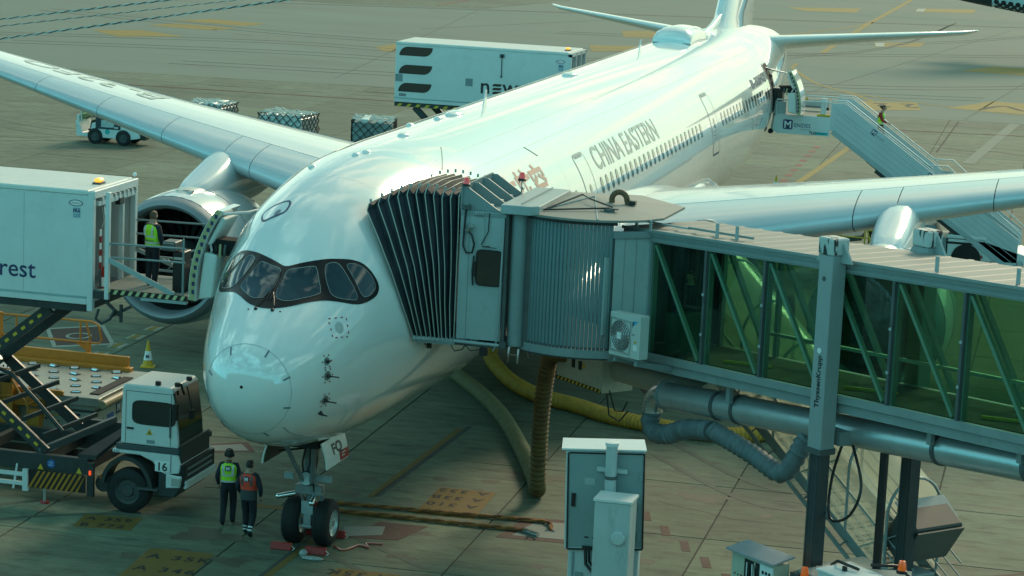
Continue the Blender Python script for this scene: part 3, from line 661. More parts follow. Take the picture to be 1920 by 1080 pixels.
WING = mat('wing_grey_white', (.66, .69, .68), .22, var=.03, scale=.5, coat=.55, rvar=.05)
SLAT = mat('slat_grey', (.50, .56, .58), .22, .1, var=.03, scale=.5, coat=.5, rvar=.05)
FU = [.178, .22, .28, .36, .46, .58, .70, .82, .92, 1.0]
for sg in (-1, 1):
    secs = []
    for x in (2.4, 3.2, 6, 9, 10.4, 12, 15, 18, 21, 24, 28, 31.5):
        secs.append([wpt(x, f, True, sg) for f in FU]+[wpt(x, f, False, sg) for f in reversed(FU)])
    wg = MB().loft(secs).build('wing', WING, plane, smooth=35)
    cuts = [2.42, 9.2, 10.35, 13.0, 16.0, 19.0, 22.5, 26.5, 31.2]
    for a, c in zip(cuts[:-1], cuts[1:]):
        secs = []; FS_ = [.173, .12, .08, .05, .028, .012, .003]
        nn = 4
        for k in range(nn+1):
            x = a+.013+(c-a-.026)*k/nn
            secs.append([wpt(x, f, True, sg) for f in FS_]+[wpt(x, 0, True, sg)]+[wpt(x, f, False, sg) for f in reversed(FS_)])
        MB().loft(secs).build('slat', SLAT, wg, smooth=40)
    # flap and spoiler seams
    for f, x0, x1 in ((.70, 3.6, 20), (.86, 4, 29), (.78, 20, 29)):
        P = [wpt(x0+(x1-x0)*k/8, f, True, sg)+V((0, 0, .006)) for k in range(9)]; MB().tube(P, .012, 4).build('seam', SEAM, wg)
    if sg < 0:
        # registration on the right wing, reads from behind the wing
        me = text_mesh('B-32FQ', 1.0, .0); bm = bmesh.new(); bm.from_mesh(me); cut(bm, .3, .3)
        xs_ = [v.co.x for v in bm.verts]; x0_, x1_ = min(xs_), max(xs_)
        for v in bm.verts:
            wx = 15.0+(v.co.x-x0_)/(x1_-x0_)*6.3; f = .52-v.co.y*.30
            y0, _z = LEx(wx); 
            v.co = wpt(wx, f, True, sg)+V((0, 0, .012))
        bmesh.ops.recalc_face_normals(bm, faces=bm.faces); me2 = bpy.data.meshes.new('lettering'); bm.to_mesh(me2); bm.free(); link('lettering', me2, mat('wing_letter_grey', (.30, .31, .27), .3, var=.05, coat=.4), wg)
# engines and pylons
NAC = mat('nacelle_white', (.66, .70, .70), .2, var=.03, scale=.8, coat=.6, rvar=.05)
LIP = mat('lip_bare_metal', (.24, .28, .30), .48, .35, var=.05, scale=2)
for sg in (-1, 1):
    ex, ez, ey = 10.4*sg, 2.92, 21.3
    en = MB().lathe([(.42, 1.905), (.8, 1.965), (1.8, 2.02), (3.4, 1.96), (4.6, 1.75), (5.6, 1.46), (5.6, 1.38), (4.0, 1.5)], (ex, ey, ez), (0, 1, -.03), 56, caps=False).build('nacelle', NAC, plane, smooth=50)
    MB().lathe([(.41, 1.90), (.2, 1.84), (.07, 1.77), (.0, 1.68), (.05, 1.60), (.25, 1.545), (.6, 1.52)], (ex, ey, ez), (0, 1, -.03), 56, caps=False).build('inlet_lip', LIP, en, smooth=60)
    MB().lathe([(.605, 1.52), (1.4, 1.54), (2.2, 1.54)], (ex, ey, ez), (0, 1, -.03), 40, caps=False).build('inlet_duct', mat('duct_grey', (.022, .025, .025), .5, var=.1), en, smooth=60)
    MB().lathe([(1.0, .02), (1.15, .16), (1.5, .38), (1.75, .46)], (ex, ey, ez), (0, 1, -.03), 24).build('spinner', GREY_D, en, smooth=50)
    fb = MB()
    for k in range(22):
        a = 2*PI*k/22; d1 = V((math.cos(a), 0, math.sin(a))); d2 = V((math.cos(a+.30), 0, math.sin(a+.30))); c0 = V((ex, ey+1.5, ez))
        fb.add([c0+d1*.42, c0+d2*.42+V((0, .4, 0)), c0+d2*1.5+V((0, .22, 0)), c0+d1*1.5], [(0, 1, 2, 3)])
    fb.build('fan', BLACK, en)
    MB().lathe([(4.6, 1.1), (6.0, .85), (7.0, .55), (7.8, .1)], (ex, ey, ez), (0, 1, -.03), 28).build('exhaust_core', ALU, en, smooth=50)
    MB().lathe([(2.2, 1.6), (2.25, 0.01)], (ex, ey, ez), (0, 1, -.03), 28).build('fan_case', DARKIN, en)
    # nacelle markings and seams
    for t in (.42, 2.0, 3.6):
        rr = {.42: 1.908, 2.0: 2.022, 3.6: 1.945}[t]; sd, u = frame(V((0, 1, -.03)))
        MB().tube([V((ex, ey, ez))+V((0, 1, -.03)).normalized()*t+sd*(rr*math.cos(2*PI*k/40))+u*(rr*math.sin(2*PI*k/40)) for k in range(41)], .008, 4, False).build('seam', SEAM, en)
    c = V((ex+.12*sg*-1, ey+1.15, ez+1.98)); MB().box(c.x-.24, c.x+.24, c.y-.12, c.y+.12, c.z-.05, c.z+.012).build('vent_plate', ALU, en); MB().box(c.x-.05, c.x+.12, c.y-.08, c.y+.08, c.z-.02, c.z+.02).build('vent_opening', BLACK, en)
    # pylon
    secs = []
    for y, zt_, zb_, w in ((22.7, 4.82, 4.3, .10), (23.0, 4.98, 4.2, .36), (23.6, 5.14, 4.1, .52), (24.4, 5.34, 4.0, .60), (25.2, 5.56, 3.95, .62), (26.0, 5.72, 3.9, .62), (28, 5.5, 4.0, .56), (30.5, 5.1, 4.3, .4), (33.5, 4.95, 4.6, .1)):
        secs.append([V((ex+w*math.copysign(abs(math.cos(a))**.7, math.cos(a)), y, (zt_+zb_)/2+(zt_-zb_)/2*math.copysign(abs(math.sin(a))**.7, math.sin(a)))) for a in [2*PI*i/24 for i in range(24)]])
    py = MB().loft(secs).build('pylon', NAC, plane, smooth=50)
    MB().ball((ex-.05*sg, 22.95, 4.74), .46, .95, .22, 16, 10).build('pylon_fairing', mat('fairing_bare', (.62, .62, .57), .3, .2, var=.05), py, smooth=60)
# fin and tailplane
def airsec(le, te, t, n=9, axis='x'):
    le, te = V(le), V(te); c = (te-le).length; out = []
    d = V((1, 0, 0)) if axis == 'x' else V((0, 0, 1))
    fr = [0, .01, .04, .1, .2, .35, .55, .78, 1.0]
    th = lambda f: 5*t*(.2969*math.sqrt(f)-.126*f-.3516*f*f+.2843*f**3-.1036*f**4)*c
    for f in fr: out.append(le+(te-le)*f+d*th(f))
    for f in reversed(fr[1:-1]): out.append(le+(te-le)*f-d*th(f))
    return out
MB().loft([airsec((0, 52.2, 8.2), (0, 61.6, 8.0), .11), airsec((0, 53.3, 8.75), (0, 61.8, 8.75), .105), airsec((0, 61.4, 17.2), (0, 64.9, 17.2), .10)]).build('fin', W_PAINT, plane, smooth=50)
MB().loft([airsec((0, 49.5, 8.42), (0, 55, 8.42), .05), airsec((0, 51.5, 8.62), (0, 55, 8.7), .07), airsec((0, 53.0, 8.9), (0, 55.4, 9.2), .09)]).build('fin_fillet', W_PAINT, plane, smooth=50)
TP = mat('tailplane_underside', (.62, .64, .60), .3, var=.04, coat=.3)
for sg in (-1, 1):
    MB().loft([airsec((sg*1.2, 57.0, 7.75), (sg*1.2, 62.6, 7.02), .10, axis='z'), airsec((sg*5.2, 60.1, 7.98), (sg*5.2, 63.9, 7.50), .09, axis='z'), airsec((sg*8.9, 62.9, 8.18), (sg*8.9, 65.1, 7.92), .085, axis='z'), airsec((sg*9.45, 63.9, 8.22), (sg*9.45, 65.2, 8.1), .06, axis='z')]).build('tailplane', W_PAINT, plane, smooth=50)
# nose gear
STEEL = mat('gear_steel', (.24, .27, .27), .4, .4, var=.15, scale=6)
ng = MB().cyl((0, 4.6, .5), (0, 4.55, 2.7), .11, 16).cyl((0, 4.58, 1.2), (0, 4.55, 2.7), .17, 16).bar((-.55, 4.6, .53), (.55, 4.6, .53), .12).bar((-.3, 4.5, 1.28), (.3, 4.5, 1.28), .26, .2).build('nose_gear', STEEL, plane, smooth=40)
g = MB()
g.tube([(.1, 4.3, 1.5), (.2, 4.1, 1.8), (.34, 3.7, 2.5)], .06, 8); g.tube([(-.1, 4.3, 1.5), (-.18, 4.0, 1.9), (-.3, 3.6, 2.5)], .05, 8); g.build('drag_brace', STEEL, ng, smooth=40)
g = MB(); g.tube([(-.05, 4.4, 2.5), (-.14, 4.35, 1.9), (-.1, 4.4, 1.4)], .022, 6); g.tube([(.1, 4.38, 2.5), (.22, 4.3, 2.0), (.12, 4.36, 1.5), (.16, 4.4, 1.0)], .02, 6); g.tube([(.02, 4.38, 2.5), (.05, 4.3, 1.9), (-.02, 4.34, 1.7)], .018, 6); g.build('hydraulic_hose', BLACK, ng, smooth=40)
MB().cyl((-.02, 4.36, 1.56), (-.02, 4.26, 1.56), .15, 20).build('taxi_light', mat('lamp_glass', (.50, .58, .58), .15, var=.05, coat=.5), ng, smooth=40)
MB().lathe([(0, .165), (.05, .17), (.05, .15)], (-.02, 4.33, 1.56), (0, -1, 0), 20, caps=False).build('lamp_rim', BLACK, ng)
for x0, x1 in ((-.56, -.34), (.14, .34), (.33, .54)): MB().box(x0, x1, 4.36, 4.42, 1.49, 1.64).build('lamp_box', mat('lamp_box_grey', (.30, .36, .36), .4, var=.08), ng, bevel=.01)
for x, z, d in ((-.30, 1.17, (-.36, -.12, -.08)), (.16, 1.16, (.02, -.28, -.1))):
    c = V((x, 4.4, z)); MB().cyl(c, c+V(d), .062, 14).ball(c+V(d), .066).build('steering_cylinder', CHROME, ng, smooth=50)
g = MB(); g.bar((-.28, 4.45, 1.36), (.3, 4.45, 1.36), .06, .05); g.bar((-.3, 4.4, 1.22), (.33, 4.4, 1.22), .09, .06); g.bar((.3, 4.5, 1.3), (.27, 4.5, .75), .07); g.bar((-.22, 4.5, 1.3), (-.14, 4.5, .9), .05); g.build('steering_linkage', STEEL, ng)
g = MB(); g.box(-.14, .14, 4.34, 4.42, .72, 1.02); g.box(-.09, .09, 4.35, 4.5, .4, .72); g.bar((-.16, 4.3, .47), (.14, 4.3, .47), .05); g.build('tow_fitting', mat('gear_grey_paint', (.35, .40, .40), .4, var=.1), ng, bevel=.008)
g = MB(); g.bar((.2, 4.36, 1.02), (.22, 4.36, .88), .08, .02); g.build('safety_pin_flag', RED, ng)
for sx_ in (-1, 1):
    cx = .36*sx_
    whl = MB().lathe([(-.19, .30), (-.19, .40), (-.175, .47), (-.13, .515), (-.05, .53), (.05, .53), (.13, .515), (.175, .47), (.19, .40), (.19, .30)], (cx, 4.6, .525), (1, 0, 0), 40, caps=False).build('nose_wheel', RUBBER, ng, smooth=50)
    MB().lathe([(.185, .31), (.14, .30), (.10, .25), (.10, .13), (.17, .12), (.17, .01)], (cx, 4.6, .525), (1, 0, 0), 28, caps=False).lathe([(-.185, .31), (-.14, .30), (-.10, .25), (-.10, .13), (-.17, .12), (-.17, .01)], (cx, 4.6, .525), (1, 0, 0), 28, caps=False).build('rim', mat('wheel_rim', (.52, .55, .52), .35, .4, var=.1, scale=8), whl, smooth=40)
    for k in (-.10, -.035, .035, .10): MB().lathe([(-.006, .522), (-.006, .534 if abs(k) < .06 else .53), (.006, .534 if abs(k) < .06 else .53), (.006, .522)], (cx+k, 4.6, .525), (1, 0, 0), 40, caps=False).build('tread_rib', RUBBER, whl)
    # gear doors
    yf, yr = 3.42, 4.95
    q = []
    for k in range(7):
        t = k/6; bulge = .10*math.sin(PI*t*.6); q.append((sx_*(.60+bulge+.06*t), 2.60-.56*t))
    b = MB(); rows = []
    for x, z in q: rows.append([V((x, yf+(2.6-z)*-.05, z)), V((x, yr-(2.6-z)*.25, z-.02)), V((x-sx_*.03, yr-(2.6-z)*.25, z-.02)), V((x-sx_*.03, yf+(2.6-z)*-.05, z))])
    b.loft(rows); gd = b.build('gear_door', mat('gear_door_white', (.70, .72, .68), .3, var=.04, coat=.4), plane, smooth=40)
    if sx_ > 0:
        def onD(y, z):
            t = (2.6-z)/.56; return V((.60+.10*math.sin(PI*t*.6)+.06*t+.006, y, z))
        me = text_mesh('FQ', 1, .03); bm = bmesh.new(); bm.from_mesh(me); cut(bm, .15, .15); xs_ = [v.co.x for v in bm.verts]
        for v in bm.verts: v.co = onD(3.90+(v.co.x-min(xs_))/(max(xs_)-min(xs_))*.62, 2.27+v.co.y*.31)
        bmesh.ops.recalc_face_normals(bm, faces=bm.faces); me2 = bpy.data.meshes.new('lettering'); bm.to_mesh(me2); bm.free(); link('lettering', me2, TEXTBLK, gd)
        b = MB(); rws = [[onD(4.28, z), onD(4.86, z-.01)] for z in (2.26, 2.2, 2.14, 2.08, 2.05)]; b.add([p for r_ in rws for p in r_], [(2*i, 2*i+1, 2*i+3, 2*i+2) for i in range(4)]); b.build('warning_panel', RED, gd)
        for k in range(2): MB().bar(onD(4.42, 2.20-.06*k)+V((.004, 0, 0)), onD(4.66-.08*k, 2.20-.06*k)+V((.004, 0, 0)), .006, .018).build('lettering', WHITEPR, gd)
    else:
        MB().loft([[r[3]+V((.012, .06, 0)), r[2]+V((.012, -.06, 0)), r[2]+V((.02, -.06, 0)), r[3]+V((.02, .06, 0))] for r in rows]).build('door_lining', mat('door_lining_dark', (.06, .055, .035), .6, var=.3, scale=5), gd)
        MB().cyl((-.58, 4.0, 2.2), (-.1, 4.4, 2.22), .022, 8).build('door_link', BLACK, gd)
MB().box(-.5, .5, 3.5, 5.4, 2.45, 2.75).build('wheel_well', DARKIN, plane)
# main gear (mostly hidden behind the bridge and the trucks)
for sg in (-1, 1):
    mg = MB().cyl((sg*5.3, 33, .7), (sg*5.0, 32.8, 4.2), .2, 16).bar((sg*5.3, 32, .68), (sg*5.3, 34, .68), .25).build('main_gear', STEEL, plane, smooth=40)
    for dx in (-.85, .85):
        for dy in (-1, 1):
            w_ = MB().lathe([(-.25, .35), (-.25, .55), (-.2, .66), (.2, .66), (.25, .55), (.25, .35)], (sg*5.3+dx, 33+dy, .68), (1, 0, 0), 24).build('main_wheel', RUBBER, mg, smooth=40)
# open doors: rear left (L4) with its slide box, forward right (R1)
LIN = mat('door_lining', (.60, .64, .60), .5, var=.05, scale=2)
PADY = mat('door_edge_yellow', (.38, .36, .18), .5, var=.15, scale=6)
def opened(y0, y1, t0, t1, dx, dy, sg, name='cabin_door'):
    rows_o = []; n = 12
    for i in range(n+1):
        t = t0+(t1-t0)*i/n; a = fp((y0+y1)/2, t); x = (a.x+dx)
        rows_o.append([V((sg*x, y0+dy, a.z)), V((sg*x, y1+dy, a.z)), V((sg*(x-.16), y1+dy, a.z-.02)), V((sg*(x-.16), y0+dy, a.z-.02))])
    d = MB().loft(rows_o).build(name, W_PAINT, plane, smooth=35)
    ed = [[V((sg*(r[0].x*sg-.012), r[0].y-.006, r[0].z)), V((sg*(r[3].x*sg+.012), r[3].y-.006, r[3].z))] for r in rows_o]
    MB().add([p for e in ed for p in e], [(2*i, 2*i+1, 2*i+3, 2*i+2) for i in range(n)]).build('door_edge', PADY, d)
    for i in range(1, n, 1):
        p = rows_o[i][0]; MB().box(p.x-sg*.11-.03, p.x-sg*.11+.03, p.y-.03, p.y-.006, p.z-.045, p.z+.045).build('door_latch', BLUEPR, d)
    a, c = rows_o[1][3], rows_o[6][2]
    pr = [V((sg*(abs(r[3].x)-.02), 0, r[3].z)) for r in rows_o]
    MB().prism([V((pr[0].x, y0+dy+.10, pr[0].z+.02)), V((pr[6].x, y0+dy+.10, pr[6].z)), V((pr[6].x-sg*.30, y0+dy+.10, pr[6].z-.05)), V((pr[1].x-sg*.34, y0+dy+.10, pr[0].z+.08))], (0, y1-y0-.2, 0)).build('slide_box', LIN, d, bevel=.03)
    MB().prism([V((pr[7].x, y0+dy+.12, pr[7].z)), V((pr[n-1].x, y0+dy+.12, pr[n-1].z)), V((pr[n-1].x-sg*.10, y0+dy+.12, pr[n-1].z-.05)), V((pr[7].x-sg*.10, y0+dy+.12, pr[7].z))], (0, y1-y0-.24, 0)).build('inner_lining', LIN, d, bevel=.02)
    MB().prism([V((pr[5].x-sg*.05, y0+dy+.25, pr[5].z+.1)), V((pr[8].x-sg*.02, y0+dy+.25, pr[8].z-.05)), V((pr[8].x-sg*.62, y0+dy+.35, pr[8].z-.08)), V((pr[5].x-sg*.55, y0+dy+.35, pr[5].z+.1))], (0, .5, 0)).build('door_mechanism', DARKIN, d)
    for k in range(4): MB().tube([(pr[6].x-sg*(.12+.11*k), y0+dy+.2, pr[6].z-.1+.04*(k%2)), (pr[6].x-sg*(.16+.1*k), y0+dy+.16, pr[7].z-.12), (pr[6].x-sg*(.10+.12*k), y0+dy+.22, pr[8].z-.16)], .03, 6).build('mechanism_tube', (ALU, RUBBER, PADY, GREY_D)[k], d, smooth=50)
    top = rows_o[n][0]; MB().tube([(top.x-sg*.1, y0+dy+.15, top.z-.1), (top.x-sg*.55, y0+dy+.5, top.z-.08), (top.x-sg*(1.0 if sg < 0 else 1.6), y1+.1, top.z-.05)], .035, 8).build('hinge_arm', ALU, d, smooth=40)
    return d
opened(49.95, 51.05, -4, 33, 1.25, -.75, 1)
opened(6.15, 7.25, -4, 40, .5, -1.25, -1)
for sgn, y0, y1, hi in ((1, 49.95, 51.05, 36), (0, 6.15, 7.25, 40)):
    P = rrect(y0, y1, -4, hi); fpoly(P, 'door_opening', DARKIN, .006, mirror=not sgn, steps=(.3, 4))
    fring(dens(P, 8), .06, 'door_frame', LIN, .012, mirror=not sgn)
def spline(P, step=.1):
    P = [V(p) for p in P]; out = []
    for i in range(len(P)-1):
        p0, p1, p2, p3 = P[max(i-1, 0)], P[i], P[i+1], P[min(i+2, len(P)-1)]
        n = max(2, int((p2-p1).length/step))
        for j in range(n):
            t = j/n; out.append(.5*((2*p1)+(p2-p0)*t+(2*p0-5*p1+4*p2-p3)*t*t+(3*p1-p0-3*p2+p3)*t**3))
    out.append(P[-1]); return out
# ------------------------------------------------------------------ passenger bridge
BT = -math.atan2(.659, .752)
bridge = thing('passenger_bridge', 'grey glass-sided passenger boarding bridge docked at the front left door of the airliner', 'jet bridge', (7.23, 5.6, 0), BT)
BM = wm(bridge)
SLP = .060
def L3(u, v, z): return V((u, v, z+SLP*u))          # bridge frame, floor rises towards the terminal
LEN = 24.8; BW = 2.0; PIT = 1.91
def lbar(a, b, w, h, name, m, parent=bridge, bevel=0): return MB().bar(L3(*a), L3(*b), w, h).build(name, m, parent, world=False, bevel=bevel)
def lquad(u0, u1, v0, v1, z0, z1, name, m, parent=bridge, bevel=0):
    return MB().hexa([L3(u0, v0, z0), L3(u1, v0, z0), L3(u1, v1, z0), L3(u0, v1, z0), L3(u0, v0, z1), L3(u1, v0, z1), L3(u1, v1, z1), L3(u0, v1, z1)]).build(name, m, parent, world=False, bevel=bevel)
FRAME = mat('tunnel_frame', (.21, .255, .25), .42, var=.08, scale=1.6, dirt=(.10, .11, .10), dirt_amt=.3)
ROOF = mat('tunnel_roof', (.215, .215, .19), .55, var=.08, scale=1.5, dirt=(.22, .22, .19), dirt_amt=.5, stretch=(3, .5, 1))
def glassmat():
    m = bpy.data.materials.new('green_tinted_glass'); m.use_nodes = True; n = m.node_tree; n.nodes.clear(); L = n.links.new
    o = n.nodes.new('ShaderNodeOutputMaterial'); t = n.nodes.new('ShaderNodeBsdfTransparent'); t.inputs['Color'].default_value = (.56, .75, .63, 1)
    g = n.nodes.new('ShaderNodeBsdfGlossy'); g.inputs['Roughness'].default_value = .02; g.inputs['Color'].default_value = (.80, .95, .85, 1)
    f = n.nodes.new('ShaderNodeFresnel'); f.inputs['IOR'].default_value = 1.45
    z = n.nodes.new('ShaderNodeTexNoise'); z.inputs['Scale'].default_value = .8; z.inputs['Detail'].default_value = 5
    tc = n.nodes.new('ShaderNodeTexCoord'); L(tc.outputs['Object'], z.inputs['Vector'])
    d = n.nodes.new('ShaderNodeBsdfDiffuse'); d.inputs['Color'].default_value = (.30, .42, .33, 1)
    mr = n.nodes.new('ShaderNodeMapRange'); mr.inputs['From Min'].default_value = .42; mr.inputs['From Max'].default_value = .8; mr.inputs['To Min'].default_value = .0; mr.inputs['To Max'].default_value = .05; L(z.outputs['Fac'], mr.inputs['Value'])
    m1 = n.nodes.new('ShaderNodeMixShader'); L(mr.outputs[0], m1.inputs[0]); L(t.outputs[0], m1.inputs[1]); L(d.outputs[0], m1.inputs[2])
    m2 = n.nodes.new('ShaderNodeMixShader'); ge = n.nodes.new('ShaderNodeNewGeometry'); bk = n.nodes.new('ShaderNodeMath'); bk.operation = 'SUBTRACT'; bk.inputs[0].default_value = 1; L(ge.outputs['Backfacing'], bk.inputs[1]); ff = n.nodes.new('ShaderNodeMath'); ff.operation = 'MULTIPLY'; L(f.outputs[0], ff.inputs[0]); L(bk.outputs[0], ff.inputs[1]); L(ff.outputs[0], m2.inputs[0]); L(m1.outputs[0], m2.inputs[1]); L(g.outputs[0], m2.inputs[2]); L(m2.outputs[0], o.inputs['Surface'])
    return m
GLASS = glassmat()
# long members
lquad(-.95, LEN, -.04, .14, 4.50, 4.68, 'bottom_beam', FRAME); lquad(-.95, LEN, -.10, .0, 4.70, 4.86, 'sill_beam', FRAME)
lquad(-.95, LEN, BW-.14, BW+.04, 4.50, 4.86, 'bottom_beam', FRAME)
lquad(-.95, LEN, -.06, .12, 7.28, 7.52, 'top_beam', FRAME); lquad(-.95, LEN, -.10, -.04, 7.42, 7.50, 'beam_lip', FRAME); lquad(-.95, LEN, -.09, -.03, 7.32, 7.36, 'beam_lip', FRAME)
lquad(-.95, LEN, BW-.12, BW+.06, 7.28, 7.52, 'top_beam', FRAME)
lquad(-.95, LEN, .14, BW-.14, 4.52, 4.64, 'underfloor', GREY_D); lquad(-.95, LEN, .10, BW-.10, 4.80, 4.86, 'floor', mat('bridge_carpet', (.05, .055, .05), .9, var=.2, scale=6))
lquad(-.95, LEN, .12, BW-.12, 7.46, 7.5, 'ceiling', mat('bridge_ceiling', (.10, .11, .10), .7, var=.1))
# roof: ribbed sheets, one per 0.64 m
rs = None
for i in range(int((LEN+.95)/.64)):
    u0 = -.95+i*.64
    if rs is None:
        b = MB(); prof = [(0, .014), (.10, .014), (.14, .0), (.60, .0), (.635, .012), (.638, .012)]
        vs = []; 
        for s_ in (-.14, BW+.14):
            for x, z in prof: vs.append(V((x, s_, 7.535+z+SLP*x-.03*0)))
        n = len(prof); b.add(vs, [(k, k+1, n+k+1, n+k) for k in range(n-1)])
        b.add([V((x, s_, 7.51+SLP*x)) for s_ in (-.14, BW+.14) for x in (0, .638)], [(0, 1, 3, 2)])
        rs = b.build('roof_sheet', ROOF, bridge, world=False); rs.location = (u0, 0, SLP*u0); ru0 = u0
    else:
        o = rs.copy(); COL.objects.link(o); o.location = (u0, 0, SLP*u0)
lquad(-.95, LEN, -.16, -.11, 7.50, 7.56, 'gutter', FRAME)
lbar((-.9, .35, 7.64), (.8, .35, 7.62), .04, .04, 'conduit', GREY_L); lbar((.75, .35, 7.64), (2.9, .35, 7.62), .05, .05, 'cable_tray', FRAME)
for u in (-.55, -.05): lbar((u, -.06, 7.52), (u, -.06, 7.75), .07, .03, 'roof_bracket', GREY_L)
for u, v in ((1.9, .2), (2.55, .2), (8.6, .08), (10.7, .08)): lbar((u, v, 7.55), (u, v, 7.85), .08, .03, 'roof_bracket', GREY_L)
# bays
nb = int(LEN/PIT)
for i in range(nb+1):
    u = i*PIT
    m_ = lbar((u, -.03, 4.86), (u, -.03, 7.28), .07, .10, 'mullion', GREY_D if i else FRAME); lbar((u+.06, .05, 4.86), (u+.06, .05, 7.28), .05, .12, 'mullion', FRAME)
    lbar((u, BW, 4.86), (u, BW, 7.28), .10, .10, 'mullion', FRAME)
    for z in (5.5, 6.35): MB().cyl(L3(u, -.085, z), L3(u, -.105, z), .035, 10).build('mullion_bolt', GREY_L, m_, world=False)
gp = gq = db = dc = None
for i in range(nb):
    u0 = i*PIT
    if i == 0:
        gp = lquad(.045, PIT-.045, -.02, -.008, 4.87, 7.27, 'glass_pane', GLASS); db = lbar((.10, .03, 7.22), (PIT-.18, .03, 4.9), .09, .07, 'diagonal_brace', GREY_L)
        gq = lquad(.06, PIT-.06, BW-.01, BW+.002, 4.87, 7.27, 'glass_pane', GLASS); dc = lbar((.15, BW-.1, 7.22), (PIT-.2, BW-.1, 4.95), .12, .08, 'diagonal_brace', GREY_L)
        lquad(-.95, -.05, BW-.06, BW-.02, 4.87, 7.27, 'wall_panel', mat('brown_black_panel', (.022, .018, .014), .6, var=.15, scale=3))
        lquad(-.94, -.90, .06, BW-.1, 4.87, 7.44, 'end_screen', mat('brown_black_panel2', (.03, .026, .02), .6, var=.1))
    else:
        for src, du in ((gp, u0), (db, u0), (gq, u0), (dc, u0)):
            o = src.copy(); COL.objects.link(o); o.location = (du, 0, SLP*du)
for i in range(1, nb):
    u = i*PIT; lbar((u+.1, .5, 4.9), (u+1.2, .9, 4.9), .05, .05, 'floor_trim', YELLOW) if i % 2 else None
lquad(.25, .85, .25, .8, 4.87, 5.75, 'console', mat('console_teal', (.05, .10, .10), .5, var=.1))
lquad(PIT, LEN, BW-.25, BW-.18, 5.35, 5.42, 'handrail', ALU)
# end frame next to the rotating cab
EPM = mat('end_panel_grey', (.33, .385, .38), .42, var=.06, scale=1.4, dirt=(.16, .18, .17), dirt_amt=.3)
ep = MB().prism([L3(-.34, -.80, 4.86), L3(-.03, -.06, 4.86), L3(-.03, -.06, 7.42), L3(-.34, -.80, 7.42)], (-.05, .02, 0)).build('end_panel', EPM, bridge, world=False)
for f_ in (.3, .62): MB().bar(L3(-.34+.31*f_+.004, -.80+.74*f_, 4.9), L3(-.34+.31*f_+.004, -.80+.74*f_, 7.38), .008, .012, up=V((1, -.4, 0))).build('panel_joint', GREY_M, ep, world=False)
lbar((-.35, -.84, 7.44), (-.02, -.06, 7.44), .10, .14, 'end_beam', FRAME); lbar((-.35, -.82, 4.76), (-.02, -.06, 4.76), .10, .16, 'end_beam', FRAME)
lquad(-.10, -.0, -.10, -.02, 4.86, 7.28, 'end_stile', GREY_L); lquad(-.40, -.33, -.86, -.78, 4.80, 7.50, 'corner_stile', GREY_D)
lquad(-.46, -.34, -1.00, -.90, 5.25, 6.95, 'conduit_box', GREY_L, bevel=.01)
# air conditioner on the side
acu = lquad(.0, 1.06, -1.05, -.80, 4.90, 5.84, 'air_conditioner', mat('unit_cream_grey', (.50, .53, .50), .45, var=.05, scale=2, dirt=(.25, .25, .2), dirt_amt=.2), bevel=.012)
FG = mat('fan_grille_dark', (.07, .08, .08), .5, var=.1)
MB().lathe([(0, .33), (.01, .33), (.01, .02)], L3(.40, -1.06, 5.36), (0, -1, 0), 28).build('fan_disc', FG, acu, world=False)
b = MB()
c0 = L3(.40, -1.075, 5.36)
for r_ in (.09, .15, .21, .27, .325): b.tube([c0+V((r_*math.cos(2*PI*k/28), 0, r_*math.sin(2*PI*k/28))) for k in range(29)], .006, 4, False)
for k in range(24): a = 2*PI*k/24; b.bar(c0+V((.06*math.cos(a), 0, .06*math.sin(a))), c0+V((.325*math.cos(a+.55), 0, .325*math.sin(a+.55))), .010, .010)
b.build('fan_guard', ALU, acu, world=False)
MB().box(c0.x-.36, c0.x+.36, c0.y+.006, c0.y+.016, c0.z-.36, c0.z-.335).box(c0.x-.36, c0.x+.36, c0.y+.006, c0.y+.016, c0.z+.335, c0.z+.36).box(c0.x-.36, c0.x-.335, c0.y+.006, c0.y+.016, c0.z-.335, c0.z+.335).box(c0.x+.335, c0.x+.36, c0.y+.006, c0.y+.016, c0.z-.335, c0.z+.335).build('fan_frame', ALU, acu, world=False)
MB().box(c0.x-.07, c0.x+.07, c0.y-.03, c0.y-.012, c0.z-.07, c0.z+.07).build('fan_badge', WHITEPR, acu, world=False)
MB().prism([L3(.82, -1.052, 5.72), L3(1.0, -1.052, 5.72), L3(.85, -1.052, 5.62)], (0, -.005, 0)).build('logo', mat('logo_light_blue', (.05, .35, .55), .4), acu, world=False)
MB().prism([L3(.80, -1.052, 5.70), L3(.88, -1.052, 5.70), L3(.80, -1.052, 5.58)], (0, -.005, 0)).build('logo', BLUEPR, acu, world=False)
MB().box(.86, .98, -1.057, -1.051, 5.14, 5.26).build('sticker', WHITEPR, acu, world=False); MB().box(.88, .96, -1.057, -1.051, 5.31, 5.35).build('sticker', YELLOW, acu, world=False); MB().box(.80, .88, -1.057, -1.051, 5.47, 5.485).build('handle', BLACK, acu, world=False)
lbar((.05, -.92, 4.86), (1.0, -.92, 4.86), .05, .06, 'unit_bracket', FRAME); lbar((.15, -1.0, 4.80), (.15, .1, 4.6), .06, .08, 'unit_bracket', FRAME); lbar((.9, -1.0, 4.80), (.9, .1, 4.6), .08, .1, 'unit_bracket', FRAME)
